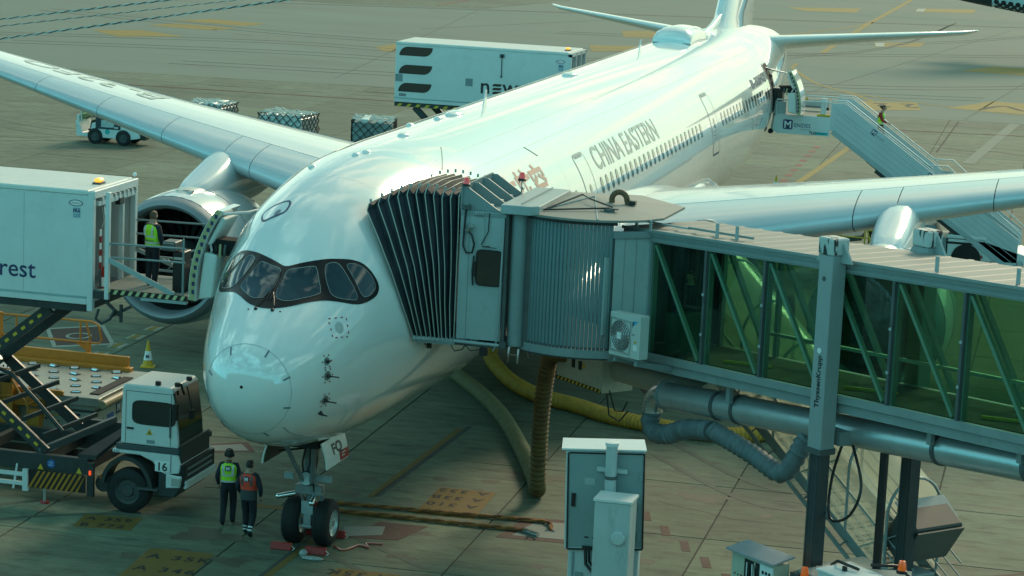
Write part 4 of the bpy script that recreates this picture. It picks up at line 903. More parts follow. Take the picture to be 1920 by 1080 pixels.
# cab: rotating curtain of slats, corner roller, side wall, roof
CX, CY, CRD = 5.60, 6.90, 1.90
SLATM = mat('curtain_slat_teal', (.135, .205, .215), .45, .15, var=.08, scale=2, dirt=(.08, .10, .10), dirt_amt=.3)
ns = 30; sl0 = None
for k in range(ns):
    a = R(216+80*(k+.5)/ns)
    if sl0 is None:
        w = CRD*R(80/ns); b = MB(); vs = []
        prof = [(-w/2+.004, 0), (-w/2+.018, -.016), (w/2-.018, -.016), (w/2-.004, 0)]
        for z in (4.90, 7.62): vs += [V((x, y-CRD, z)) for x, y in prof]
        vs += [V((x, -CRD+.02, z)) for z in (4.90, 7.62) for x in (-w/2+.004, w/2-.004)]
        b.add(vs, [(0, 1, 5, 4), (1, 2, 6, 5), (2, 3, 7, 6), (8, 9, 11, 10)])
        sl0 = b.build('curtain_slat', SLATM, bridge, world=False); o = sl0
    else: o = sl0.copy(); COL.objects.link(o)
    p = BM.inverted() @ V((CX, CY, 0)); o.location = p; o.rotation_euler = (0, 0, a+PI/2-BT)
def arcbar(r0, r1, z0, z1, a0, a1, name, m, n=24):
    secs = []
    for i in range(n+1):
        a = R(a0+(a1-a0)*i/n); c, s = math.cos(a), math.sin(a)
        secs.append([V((CX+r0*c, CY+r0*s, z0)), V((CX+r1*c, CY+r1*s, z0)), V((CX+r1*c, CY+r1*s, z1)), V((CX+r0*c, CY+r0*s, z1))])
    return MB().loft(secs).build(name, m, bridge)
arcbar(1.80, 1.96, 4.72, 4.895, 212, 298, 'curtain_track', GREY_M); arcbar(1.82, 1.97, 7.63, 7.74, 205, 298, 'curtain_track', BLACK); arcbar(.1, 1.85, 4.66, 4.80, 180, 330, 'cab_underside', GREY_D)
sl_teeth = MB()
for k in range(ns): a = R(216+80*(k+.5)/ns); sl_teeth.box(CX+1.93*math.cos(a)-.02, CX+1.93*math.cos(a)+.02, CY+1.93*math.sin(a)-.02, CY+1.93*math.sin(a)+.02, 4.88, 4.95)
sl_teeth.build('slat_foot', GREY_D, bridge, kind='stuff')
# cab roof over the rotunda: shallow cone
rim = [V((CX+2.02*math.cos(R(a)), CY+2.02*math.sin(R(a)), 7.75)) for a in range(190, 320, 6)] + [V((7.35, 6.0, 7.75)), V((7.45, 7.9, 7.75)), V((6.2, 9.2, 7.75)), V((4.3, 8.8, 7.75))]
b = MB(); ap = V((5.5, 7.4, 7.90)); n = len(rim); b.add(rim+[ap], [(i, (i+1) % n, n) for i in range(n)]); b.add([p-V((0, 0, .05)) for p in rim]+rim, [(i, (i+1) % n, n+(i+1) % n, n+i) for i in range(n)]); b.build('cab_roof', ROOF, bridge)
for a in (240, 285): MB().bar((CX+2.0*math.cos(R(a)), CY+2.0*math.sin(R(a)), 7.76), ap+V((0, 0, .012)), .03, .02).build('roof_seam', GREY_L, bridge)
b = MB(); b.tube([(4.75, 5.45, 7.78), (5.3, 7.0, 7.98), (5.55, 6.6, 7.96), (6.2, 6.0, 7.9)], .02, 6); b.tube([(4.75, 5.45, 7.80), (6.15, 5.95, 7.88)], .02, 6); b.build('guy_wire', BLACK, bridge)
MB().cyl((6.15, 5.95, 7.76), (6.15, 5.95, 7.86), .12, 12).box(5.95, 6.35, 5.9, 6.0, 7.85, 7.88).build('wire_anchor', GREY_D, bridge)
dk = [(5.98, 7.0, 7.76)]+[(6.14+.17*math.cos(a), 7.0, 7.93+.17*math.sin(a)) for a in [PI-PI*k/8 for k in range(9)]]+[(6.31, 7.0, 7.86), (6.42, 7.0, 7.88)]
MB().tube(dk, .065, 10).build('cable_gooseneck', mat('rusty_brown', (.13, .07, .03), .6, var=.2, scale=8), bridge, smooth=60); MB().box(6.38, 6.52, 6.9, 7.05, 7.84, 7.93).build('plug', BLACK, bridge)
# side wall of the cab
wallp = MB().box(3.08, 4.06, 5.0, 5.06, 4.86, 7.72).build('cab_wall', GREY_L, bridge); MB().box(3.28, 3.295, 4.994, 4.999, 4.9, 7.70).box(3.62, 3.63, 4.994, 4.999, 7.0, 7.7).box(3.08, 4.10, 4.985, 4.999, 7.62, 7.70).build('wall_joint', GREY_M, wallp)
wf = [(3.76+a, 6.50+b_) for a, b_ in oval(.27, .37, 24, 7)]
MB().prism([(x, 4.998, z) for x, z in wf], (0, -.03, 0)).build('cab_window', GLASSBLK, wallp)
wf2 = [(3.76+a, 6.50+b_) for a, b_ in oval(.30, .40, 24, 7)]
b = MB(); n = 24; vs = [V((x, 4.96, z)) for x, z in wf]+[V((x, 4.96, z)) for x, z in wf2]+[V((x, 5.0, z)) for x, z in wf2]; b.add(vs, [(i, (i+1) % n, n+(i+1) % n, n+i) for i in range(n)]+[(n+i, n+(i+1) % n, 2*n+(i+1) % n, 2*n+i) for i in range(n)]); b.build('window_gasket', BLACK, wallp)
b = MB(); b.tube([(3.73, 4.97, 7.7), (3.72, 4.96, 7.3), (3.58, 4.96, 7.02), (3.60, 4.96, 6.96), (3.76, 4.96, 6.98)], .012, 5); b.bar((3.60, 4.95, 6.97), (3.92, 4.95, 6.95), .012); b.tube([(3.42, 4.96, 6.75), (3.40, 4.94, 6.4), (3.42, 4.96, 6.10)], .018, 6); b.box(3.42, 3.48, 4.93, 4.99, 6.3, 6.62); b.build('wiper_arm', BLACK, wallp)
b = MB(); b.tube([(3.20, 4.96, 7.75), (3.18, 4.95, 7.3), (3.17, 4.95, 6.95), (3.25, 4.94, 6.80), (3.38, 4.94, 6.82), (3.42, 4.94, 7.0), (3.36, 4.94, 7.2), (3.27, 4.95, 7.28)], .022, 7); b.build('cable_loop', BLACK, wallp, smooth=60)
MB().cyl((3.24, 4.97, 7.28), (3.34, 4.90, 7.42), .06, 12, .07).build('floodlight', ALU, wallp, smooth=40)
b = MB(); b.bar((3.1, 4.95, 7.86), (3.32, 4.95, 7.74), .02).bar((3.12, 4.95, 7.74), (3.3, 4.95, 7.88), .02).box(3.18, 3.30, 4.93, 4.99, 7.76, 7.84); b.build('junction_bracket', GREY_D, wallp)
for k in range(4): MB().tube([(3.42+.05*k, 4.97, 7.62), (3.43+.05*k, 4.93, 7.66), (3.44+.05*k, 4.97, 7.70)], .014, 5).build('cable_gland', GREY_L, wallp)
MB().cyl((4.33, 5.26, 4.8), (4.33, 5.26, 7.74), .17, 16).build('curtain_roller', GREY_M, bridge, smooth=40); MB().box(4.08, 4.15, 5.02, 5.2, 4.8, 7.72).build('roller_guide', GREY_D, bridge); MB().box(4.50, 4.62, 5.25, 5.40, 4.8, 7.72).build('roller_guide', GREY_D, bridge)
MB().tube([(4.06, 4.97, 7.6), (4.04, 4.96, 6.2), (4.02, 4.96, 5.0), (3.96, 4.98, 4.74), (3.9, 5.1, 4.66)], .02, 6).build('conduit', GREY_L, bridge, smooth=60)
MB().prism([(3.98, 4.92, 7.72), (4.62, 4.92, 7.72), (4.80, 5.10, 7.72), (4.80, 8.0, 7.72), (3.98, 8.0, 7.72)], (0, 0, .20)).build('roof_beam', GREY_L, bridge, bevel=.015)
MB().bar((4.4, 5.1, 7.95), (4.4, 7.9, 7.95), .02, .02).build('roof_seam', GREY_M, bridge)
MB().box(3.05, 3.98, 5.06, 7.6, 7.66, 7.74).build('cab_roof_plate', GREY_L, bridge)
MB().box(2.4, 4.2, 5.0, 7.6, 4.74, 4.90).build('cab_floor', GREY_D, bridge); MB().box(3.06, 4.0, 7.55, 7.6, 4.9, 7.66).build('cab_wall', GREY_M, bridge)
for k, y in enumerate((5.03, 5.85, 6.65, 7.45)):
    MB().prism([(3.10, y, 7.74), (3.98, y, 7.74), (3.86, y, 7.80), (3.22, y, 8.22), (3.10, y, 8.22)], (0, .035, 0)).build('roof_gusset', GREY_M, bridge)
    if k < 3: MB().box(3.5, 3.66, y+.35, y+.55, 7.75, 7.82).build('roof_lamp', WHITEPR, bridge)
MB().prism([(3.06, 5.0, 7.74), (3.10, 5.0, 7.74), (3.10, 5.0, 8.24), (3.06, 5.0, 8.24)], (0, 2.55, 0)).build('portal_frame', GREY_M, bridge)
BEACON = mat('beacon_red', (.65, .02, .015), .2, var=.05, coat=.8, emit=.25); BEACONO = mat('beacon_orange', (.75, .12, .01), .2, var=.05, coat=.8, emit=.25)
def beacon(c, m, r=.075, h=.19, parent=bridge):
    c = V(c); bs = MB().lathe([(0, r*1.25), (.05, r*1.2), (.06, r)], c, (0, 0, 1), 16).build('warning_beacon', BLACK, parent); MB().lathe([(.06, r), (h*.8, r*.85), (h, r*.7), (h+.008, .01)], c, (0, 0, 1), 16).build('beacon_lens', m, bs, smooth=40)
beacon((3.16, 5.05, 8.24), BEACON); beacon((3.80, 7.4, 8.12), BEACON); MB().cyl((3.80, 7.4, 7.72), (3.80, 7.4, 8.12), .015, 6).build('beacon_mast', GREY_L, bridge)
# bellows: hoops that fan out from the cab to the fuselage, pleated fabric between
FAB = mat('bellows_fabric', (.012, .018, .025), .75, var=.25, scale=5, bump=.3, bscale=40, dirt=(.03, .034, .034), dirt_amt=.3)
HOOP = mat('hoop_cream', (.34, .36, .31), .5, var=.06)
NH = 11
HN0 = [(1.17, 4.30, 7.79), (1.62, 3.95, 7.10), (1.97, 3.80, 6.41), (2.22, 3.95, 5.70), (2.31, 4.30, 4.99)]
HN1 = [(3.02, 5.0, 8.12), (3.03, 5.0, 7.3), (3.03, 5.0, 6.5), (3.03, 5.0, 5.6), (3.03, 5.0, 4.86)]
HN0[1] = (1.56, 3.95, 7.12); HN0[2] = (1.93, 3.80, 6.43); HN0[3] = (2.17, 3.95, 5.68)
def hoop(t):
    tt = t**.92; bump_ = .22*math.sin(PI*min(tt*1.15, 1))
    P = [V(a)+(V(c)-V(a))*tt+V((0, 0, bump_*(1-k/4))) for k, (a, c) in enumerate(zip(HN0, HN1))]
    top, bot = P[0], P[4]
    j = random.Random(int(t*1000)); P = [p+V((j.uniform(-.018, .018) if 0 < t < 1 else 0, j.uniform(-.012, .012), 0)) for p in P]
    return [P[4], P[3], P[2], P[1], top+V((0, .0, -.14)), top+V((.02, .06, 0)), V((top.x+.05, top.y+1.2, top.z+.05)), V((top.x+.05, 7.45, top.z-.02)), V((top.x+.08, 7.55, top.z-.3)), V((bot.x, 7.55, bot.z))]
for i in range(NH):
    P = hoop(i/(NH-1)); MB().tube(P, .012, 6).build('bellows_hoop', HOOP, bridge, smooth=60)
    for j in (5, 7): MB().box(P[j].x-.02, P[j].x+.02, P[j].y+.1, P[j].y+.14, P[j].z+.015, P[j].z+.09).build('hoop_clip', GREY_L, bridge)
    if i < NH-1:
        Q = hoop((i+1)/(NH-1)); cen = sum(P, V())/len(P)
        mid = []
        for a, c in zip(P, Q):
            m_ = (a+c)/2; d = V((0, cen.y-m_.y, 0)) if True else 0
            inn = V((0, .11 if m_.y < 6.2 else -.11, 0)) if a.z < min(P[5].z, Q[5].z)-.1 else V((0, 0, -.09))
            mid.append(m_+inn*random.uniform(.55, 1.25)+V((random.uniform(-.03, .03), 0, -random.uniform(0, .03))))
        b = MB(); n = len(P); b.add(P+mid+Q, [(k, k+1, n+k+1, n+k) for k in range(n-1)]+[(n+k, n+k+1, 2*n+k+1, 2*n+k) for k in range(n-1)]); b.build('bellows_fold', FAB, bridge)
MB().tube([hoop(0)[0]+V((0, -.03, -.03)), hoop(1)[0]+V((0, -.03, -.03)), (4.06, 4.97, 4.82)], .035, 8).build('bumper_rail', GREY_L, bridge)
for k in range(9): c = hoop(k/9)[0]; MB().box(c.x+.02, c.x+.06, c.y-.06, c.y-.01, c.z-.06, c.z+.02).build('hoop_foot', GREY_L, bridge)
MB().bar((2.3, 4.35, 4.90), (3.05, 4.96, 4.78), .06, .08).build('bumper_rail', FRAME, bridge)
b = MB()
for x0, x1, s in ((2.35, 2.55, .10), (2.95, 3.30, .16), (3.3, 3.7, .12)): b.tube([(x0, 5.0, 4.76), (x0+(x1-x0)*.3, 5.0, 4.76-s), (x0+(x1-x0)*.8, 5.0, 4.76-s*.7), (x1, 5.0, 4.76)], .014, 5)
b.box(2.42, 2.52, 5.0, 5.08, 4.6, 4.74); b.box(3.62, 3.78, 5.0, 5.14, 4.55, 4.74); b.build('hanging_cable', BLACK, bridge)
# lift columns
COLM = mat('column_grey', (.27, .31, .31), .4, var=.05, scale=1, dirt=(.14, .16, .15), dirt_amt=.2)
PEEL = mat('peeling_cap_paint', (.42, .46, .44), .5, var=.05, scale=3)
def peel():
    m = PEEL; n = m.node_tree; B = n.nodes['Principled BSDF']; L = n.links.new; src = B.inputs['Base Color'].links[0].from_socket
    t = n.nodes.new('ShaderNodeTexCoord'); z = n.nodes.new('ShaderNodeTexNoise'); z.inputs['Scale'].default_value = 3.2; z.inputs['Detail'].default_value = 6; mp = n.nodes.new('ShaderNodeMapping'); mp.inputs['Scale'].default_value = (2.2, 2.2, .55); L(t.outputs['Object'], mp.inputs[0]); L(mp.outputs[0], z.inputs['Vector'])
    r = n.nodes.new('ShaderNodeValToRGB'); r.color_ramp.elements[0].position = .535; r.color_ramp.elements[1].position = .56; L(z.outputs['Fac'], r.inputs[0])
    x = n.nodes.new('ShaderNodeMix'); x.data_type = 'RGBA'; L(r.outputs[0], x.inputs['Factor']); L(src, x.inputs['A']); x.inputs['B'].default_value = (.012, .012, .015, 1); L(x.outputs['Result'], B.inputs['Base Color'])
peel()
for u, v in ((6.12, -.30), (6.0, BW+.28)):
    c = MB().box(u-.20, u+.20, v-.18, v+.18, 4.15, 8.02).build('lift_column', COLM, bridge, world=False, bevel=.015)
    MB().box(u-.235, u+.235, v-.21, v+.21, 8.02, 8.36).build('column_cap', PEEL, c, world=False, bevel=.03)
    MB().box(u-.15, u+.15, v-.14, v+.14, 1.2, 4.15).build('inner_post', mat('inner_post_dark', (.05, .06, .065), .35, .3, var=.15), c, world=False, bevel=.01)
    for k in (-1, 1): MB().box(u+k*.10-.008, u+k*.10+.008, v-.152, v-.139, 1.25, 4.15).build('post_guide', GREY_D, c, world=False)
    sgn = 1 if v < 0 else -1
    MB().prism([L3(u+.20, v+.02, 7.50), L3(u+.20, v+.02, 7.88), L3(u+.26, v+.02, 7.88), L3(u+.52, v+.02, 7.50)], (0, .05, 0)).build('column_gusset', GREY_L, c, world=False)
    MB().prism([L3(u-.20, v+.02, 7.50), L3(u-.20, v+.02, 7.88), L3(u-.26, v+.02, 7.88), L3(u-.52, v+.02, 7.50)], (0, .05, 0)).build('column_gusset', GREY_L, c, world=False)
    for dx in (-.1, .1): MB().cyl((u+dx-.28, v+.01, 8.0), (u+dx-.28, v-.01, 8.0), .03, 8)
    MB().box(u-.22, u+.22, v-.20, v+.20, 4.05, 4.17).build('column_collar', GREY_D, c, world=False)
    if v < 0:
        MB().lathe([(0, .05), (.012, .05), (.013, .001)], V((u-.02, v-.178, 7.55)), (0, -1, 0), 8).build('column_plug', GREY_D, c, world=False)
        MB().lathe([(0, .055), (.010, .055), (.011, .001)], V((u-.02, v-.178, 6.12)), (0, -1, 0), 20).build('reflector', WHITEPR, c, world=False)
        text('ThyssenKrupp', .18, TEXTBLK, c, (u+.06, v-.181, 4.98), (0, 0, 1), (-1, 0, 0), bold=.006, world=False, depth=.002)
MB().box(5.75, 6.35, .0, BW, 4.2, 4.48).build('cross_beam', FRAME, bridge, world=False)
# wheel bogie and its boxes at the foot of the columns
bg = MB().box(5.8, 6.45, -.75, BW+.75, 1.0, 1.30).build('wheel_bogie', FRAME, bridge, world=False, bevel=.02)
MB().box(5.72, 6.5, .2, 1.4, 1.30, 1.62).build('bogie_housing', GREY_M, bg, world=False, bevel=.02)
for v in (.1, BW-.1):
    for du in (-.42, .42): MB().lathe([(-.18, .25), (-.18, .5), (-.13, .56), (.13, .56), (.18, .5), (.18, .25)], (6.12+du, v, .56), (1, 0, 0), 24).build('bogie_wheel', RUBBER, bg, world=False, smooth=40)
MB().box(5.6, 6.65, -.3, BW+.3, .56, .9).build('bogie_frame', GREY_D, bg, world=False)
CREAM = mat('panel_cream', (.45, .46, .36), .5, var=.06, dirt=(.25, .24, .18), dirt_amt=.3)
cb_ = MB().box(5.0, 6.3, -1.45, -1.05, 1.0, 1.93).build('control_cabinet', CREAM, bridge, world=False, bevel=.01)
MB().prism([(4.92, -1.55, 1.93), (6.38, -1.55, 1.95), (6.38, -1.0, 2.05), (4.92, -1.0, 2.02)], (0, 0, .04)).build('cabinet_roof', mat('cabinet_roof_violet', (.30, .31, .33), .5), cb_, world=False)
MB().box(5.42, 5.88, -1.47, -1.452, 1.1, 1.86).build('cabinet_opening', BLACK, cb_, world=False); MB().box(5.72, 5.76, -1.48, -1.47, 1.1, 1.86).build('cabinet_stile', CREAM, cb_, world=False); MB().box(5.9, 6.29, -1.475, -1.452, 1.05, 1.88).build('switch_panel', WHITEPR, cb_, world=False)
for k in range(9): MB().box(5.98+.1*(k % 3), 6.03+.1*(k % 3), -1.49, -1.476, 1.70-.13*(k//3), 1.76-.13*(k//3)).build('switch', BLACK, cb_, world=False)
for k in range(6): MB().lathe([(0, .02), (.012, .02), (.013, .001)], V((5.12+.1*(k % 3), -1.452, 1.3+.18*(k//3))), (0, -1, 0), 8).build('push_button', RED if k % 2 else mat('green_btn', (.05, .25, .08), .4), cb_, world=False)
for k in range(4): MB().tube([(5.5+.08*k, -1.475, 1.8), (5.52+.09*k, -1.49, 1.5), (5.47+.08*k, -1.48, 1.1)], .012, 5).build('cable', BLACK if k % 2 else WHITEPR, cb_, world=False)
wb = MB().box(7.35, 8.25, -1.25, -.45, 1.1, 2.12).build('drive_cabinet', W_TRUCK, bridge, world=False, bevel=.012)
MB().box(7.32, 8.28, -1.28, -.42, 2.12, 2.15).build('cabinet_roof', WHITEPR, wb, world=False); MB().box(7.70, 7.73, -1.262, -1.25, 1.15, 2.08).build('door_gap', BLACK, wb, world=False); MB().lathe([(0, .055), (.09, .05), (.10, .01)], V((7.72, -.9, 2.15)), (0, 0, 1), 12).build('vent_cap', BLACK, wb, world=False)
b = MB(); b.tube([(7.8, -1.26, 1.2), (7.9, -1.30, 1.45), (8.05, -1.28, 1.6), (8.2, -1.26, 1.5)], .018, 6); b.tube([(7.85, -1.26, 1.2), (7.98, -1.30, 1.40), (8.1, -1.28, 1.5)], .018, 6); b.build('cable', GREY_D, wb, world=False)
MB().box(6.45, 7.2, -1.0, .4, 1.55, 1.85).build('gear_housing', GREY_M, bridge, world=False, bevel=.02); MB().prism([(6.45, -.5, 1.7), (8.0, .6, 1.86), (8.3, .3, 1.86), (7.0, -1.0, 1.7)], (0, 0, .16)).build('drive_arm', FRAME, bridge, world=False)
MB().box(6.38, 6.62, -1.1, -.8, 1.5, 1.80).build('gear_housing', GREY_D, bridge, world=False)
bm_ = BM
beacon((7.23+.752*6.75-.659*1.05, 5.6-.659*6.75-.752*1.05, 1.74), BEACONO, .085, .24); beacon((7.23+.752*8.45-.659*.1, 5.6-.659*8.45-.752*.1, 2.2), BEACONO, .085, .24)
b = MB(); b.tube(spline([(6.4, .3, 4.2), (7.15, -.1, 3.6), (7.0, -.2, 3.0), (6.5, -.2, 2.75), (6.25, -.1, 3.0), (6.2, .0, 3.6), (6.3, .1, 4.2)]), .03, 7); b.tube([(6.9, -.5, 2.0), (7.4, -.8, 2.25), (7.9, -.7, 2.2)], .03, 6); b.tube([(7.9, -.4, 2.25), (8.3, -.1, 2.3), (8.4, .4, 1.9)], .03, 6); b.build('hanging_cable', BLACK, bridge, world=False, smooth=60)
MB().cyl((7.0, .6, 1.3), (7.0, .6, 4.4), .09, 12).build('hydraulic_jack', BLACK, bridge, world=False, smooth=40)
# air duct under the tunnel with clamps, hangers, elbow and flexible hoses
DUCT = mat('duct_grey_metal', (.46, .51, .51), .33, .6, var=.06, scale=1.5, dirt=(.16, .18, .18), dirt_amt=.25)
SILV = mat('silver_foil', (.62, .64, .64), .22, .9, var=.08, scale=9, bump=.4, bscale=16)
def dc_(u): return V((u, .55, 3.86+.088*u))
pipe = MB().tube([dc_(.05), dc_(LEN)], .305, 28).build('air_duct', DUCT, bridge, world=False, smooth=40)
for u in (.08, 1.95, 2.62, 5.5, 8.65, 11.0, 14, 17): MB().tube([dc_(u-.05), dc_(u+.05)], .325, 28).build('duct_clamp', GREY_D if u not in (.08, 5.5) else GREY_M, pipe, world=False, smooth=40)
for u in (2.62, 8.65, 11.0, 14, 17): lbar((u, .2, 4.05+.02*u), (u, .2, 4.52), .12, .10, 'duct_hanger', FRAME)
MB().tube([dc_(.02), dc_(-.10), dc_(-.22)+V((0, 0, -.03)), dc_(-.36)+V((0, 0, -.14)), dc_(-.42)+V((0, 0, -.32)), dc_(-.42)+V((0, 0, -.42))], .245, 20).build('duct_elbow', SILV, pipe, world=False, smooth=30)
FLEX = mat('grey_flex_hose', (.12, .155, .165), .65, var=.15, scale=4, bump=.2, dirt=(.06, .07, .07), dirt_amt=.4)
YHOSE = mat('yellow_flex_hose', (.46, .25, .03), .7, var=.2, scale=3, bump=.2, dirt=(.13, .10, .035), dirt_amt=.7); YHOSE2 = mat('dirty_olive_hose', (.17, .15, .07), .75, var=.2, scale=3, dirt=(.07, .07, .04), dirt_amt=.6)
def corr(P, r, pitch=.11, depth=.024, n=16):
    C_ = spline(P, pitch/2); return MB().tube(C_, [r+(depth if k % 2 else -depth*.6) for k in range(len(C_))], n)
corr([(-.42, .55, 3.45), (-.44, .52, 3.2), (-.25, .5, 2.98), (.3, .45, 3.05), (1.0, .4, 3.32), (1.95, .35, 3.50)], .20, .16, .026).build('flexible_duct', FLEX, bridge, world=False, smooth=50)
corr([(1.95, .35, 3.50), (2.6, .35, 3.42), (3.4, .4, 3.25), (4.05, .4, 3.10), (4.35, .4, 3.2), (4.6, .45, 3.6), (4.85, .5, 4.1)], .19, .16, .026).build('flexible_duct', FLEX, bridge, world=False, smooth=50)
MB().tube([(1.90, .35, 3.49), (2.0, .35, 3.51)], .215, 16).build('duct_clamp', GREY_D, bridge, world=False)
# equipment box with chevron edge under the cab
ub = MB().box(-4.75, -2.95, 1.0, 1.9, 3.22, 4.0).build('equipment_box', mat('box_khaki_grey', (.44, .43, .34), .5, var=.08, scale=2, dirt=(.12, .12, .09), dirt_amt=.35), bridge, world=False, bevel=.012)
for k in range(12): u = -4.72+k*.15; MB().prism([(u, .994, 3.23), (u+.075, .994, 3.23), (u+.125, .994, 3.31), (u+.05, .994, 3.31)], (0, -.004, 0)).build('chevron', YELLOW, ub, world=False)
MB().box(-4.75, -2.95, .994, .999, 3.22, 3.315).build('chevron_ground', BLACK, ub, world=False)
for u in (-4.12, -3.85): MB().box(u, u+.10, .97, .998, 3.62, 3.82).build('latch', BLACK, ub, world=False)
MB().box(-3.72, -3.62, .992, .998, 3.68, 3.78).build('sticker', YELLOW, ub, world=False)
MB().cyl((-2.95, 1.5, 3.75), (.6, 1.3, 3.9), .28, 20).build('supply_pipe', mat('khaki_pipe', (.34, .32, .25), .5, var=.1), bridge, world=False, smooth=40)
b = MB(); b.tube([(-2.6, .9, 3.3), (-2.4, .85, 2.85), (-2.0, .85, 2.8), (-1.7, .85, 3.1)], .02, 6); b.tube([(-2.5, .9, 3.4), (-2.2, .85, 3.0), (-1.9, .85, 3.05), (-1.75, .85, 3.3)], .018, 6); b.build('hanging_cable', BLACK, bridge, world=False)
MB().box(-5.6, .2, .7, 1.9, 4.30, 4.5).build('under_frame', GREY_D, bridge, world=False)
# hose that hangs from the bridge and the one it becomes on the ground
hz_ = [(4.55, 9.2, 3.9), (4.18, 9.5, 3.75), (4.02, 9.7, 3.2), (3.90, 9.9, 2.2), (3.86, 10.0, 1.2), (3.84, 10.1, .45), (3.74, 10.5, .21), (3.5, 11.3, .2), (3.1, 12.4, .2), (2.3, 14.5, .2), (1.0, 17.6, .2), (-.3, 20.1, .2), (-1.7, 22.4, .2), (-2.4, 24, .3), (-2.4, 26, 1.2)]
hang = corr(hz_[:7], .19).build('hanging_air_hose', mat('brown_yellow_hose', (.12, .075, .02), .7, var=.3, scale=3, dirt=(.08, .06, .03), dirt_amt=.8), None, smooth=50); tag(hang, 'brown ribbed air hose that hangs down from the bridge to the ground', 'air hose', 'air hoses under the bridge')
gh = corr(hz_[6:], .185).build('ground_air_hose', YHOSE2, None, smooth=50); tag(gh, 'dull olive ribbed hose lying from the belly towards the hanging hose', 'air hose', 'air hoses under the bridge')
yh = corr([(-2.2, 27.5, 1.6), (-1.75, 26.6, .6), (-1.5, 25.4, .25), (-.9, 23.9, .2), (.1, 22.0, .2), (1.23, 20.6, .2), (2.5, 19.85, .2), (3.76, 18.9, .2), (5.4, 18.3, .2), (6.6, 18.1, .2), (7.6, 18.5, .2), (8.3, 19.2, .2)], .20).build('ground_air_hose', YHOSE, None, smooth=50); tag(yh, 'bright yellow ribbed hose curving along the ground behind the grey duct', 'air hose', 'air hoses under the bridge')
# covered stair on the far side
ST0, STS = 1.03, .57
def sz(u): return 3.3-STS*(u-ST0)
stair = MB().bar((-2.2, 2.35, sz(-2.2)), (6.5, 2.35, sz(6.5)), .05, .26).build('service_stair', FRAME, bridge, world=False)
MB().bar((-2.2, 3.75, sz(-2.2)), (6.5, 3.75, sz(6.5)), .05, .26).build('stringer', FRAME, stair, world=False); MB().bar((-2.4, 2.10, sz(-2.4)-.15), (6.4, 2.10, sz(6.4)-.15), .05, .08).build('outer_rail', FRAME, stair, world=False)
tr = None
for k in range(27):
    u = -1.9+k*.31
    if tr is None: tr = MB().box(-.14, .14, 2.38, 3.72, -.02, .02).build('tread', GRILLE, stair, world=False); o = tr
    else: o = tr.copy(); COL.objects.link(o)
    o.location = (u, 0, sz(u)+.04)
for k in range(14):
    u = -2.0+k*.62; MB().bar((u, 2.10, sz(u)-.15), (u, 2.33, sz(u)-.05), .03).build('rail_stub', FRAME, stair, world=False)
for z in (.35, .65, .95): MB().tube([(-2.2, 2.38, sz(-2.2)+z), (6.2, 2.38, sz(6.2)+z)], .018, 6).build('guard_rail', GREY_L, stair, world=False); MB().tube([(-2.2, 3.72, sz(-2.2)+z), (6.2, 3.72, sz(6.2)+z)], .018, 6).build('guard_rail', GREY_L, stair, world=False)
def polymat():
    m = bpy.data.materials.new('frosted_polycarbonate'); m.use_nodes = True; n = m.node_tree; n.nodes.clear(); L = n.links.new
    o = n.nodes.new('ShaderNodeOutputMaterial'); t = n.nodes.new('ShaderNodeBsdfTransparent'); t.inputs['Color'].default_value = (.98, .98, .88, 1)
    tl = n.nodes.new('ShaderNodeBsdfTranslucent'); tl.inputs['Color'].default_value = (.95, .94, .78, 1); df = n.nodes.new('ShaderNodeBsdfDiffuse'); df.inputs['Color'].default_value = (.85, .85, .72, 1)
    g = n.nodes.new('ShaderNodeBsdfGlossy'); g.inputs['Roughness'].default_value = .15; f = n.nodes.new('ShaderNodeFresnel'); f.inputs['IOR'].default_value = 1.4
    a = n.nodes.new('ShaderNodeMixShader'); a.inputs[0].default_value = .5; L(tl.outputs[0], a.inputs[1]); L(df.outputs[0], a.inputs[2])
    b = n.nodes.new('ShaderNodeMixShader'); b.inputs[0].default_value = .46; L(t.outputs[0], b.inputs[1]); L(a.outputs[0], b.inputs[2])
    c = n.nodes.new('ShaderNodeMixShader'); c.inputs[0].default_value = .06; L(b.outputs[0], c.inputs[1]); L(g.outputs[0], c.inputs[2]); L(c.outputs[0], o.inputs['Surface']); return m
POLY = polymat()
def arch(u, k=1.0):
    z0 = sz(u); out = [V((u, 2.30, z0+.15)), V((u, 2.30, z0+1.45))]
    for i in range(1, 12): a = PI-PI*i/12; out.append(V((u, 3.05+.75*math.cos(a), z0+1.45+.75*math.sin(a)*k)))
    out += [V((u, 3.80, z0+1.45)), V((u, 3.80, z0+.15))]; return out
us = [-2.1, -.85, .4, 1.65, 2.9, 4.15, 5.4]
for i, u in enumerate(us):
    A = arch(u); MB().tube(A, .035, 6).build('canopy_rib', GREY_L, stair, world=False, smooth=60)
    if i < len(us)-1:
        b = MB(); B_ = arch(us[i+1]); n = len(A); A2 = [p+V((.02, 0, -.01)) for p in A]; B2 = [p+V((-.02, 0, .01)) for p in B_]; b.add(A2+B2, [(k, k+1, n+k+1, n+k) for k in range(n-1)]); b.build('canopy_sheet', POLY, stair, world=False, smooth=60)
hp0, hp1 = V((5.4, 3.05, sz(5.4)+1.30)), V((5.95, 3.05, sz(5.95)+1.25))
hd = MB().bar(hp0, hp1, 1.34, .95).build('canopy_hood', mat('hood_dark', (.045, .05, .045), .5, var=.15), stair, world=False, bevel=.06, seg=2)
MB().bar(hp0+V((.12, 0, .49)), hp1+V((.05, 0, .49)), 1.36, .03).build('hood_top', GREY_L, hd, world=False); MB().bar(hp1+V((.02, .0, -.02)), hp1+V((.05, 0, -.04)), 1.30, .90).build('hood_face', mat('hood_face_grey', (.10, .105, .095), .5, var=.15), hd, world=False)
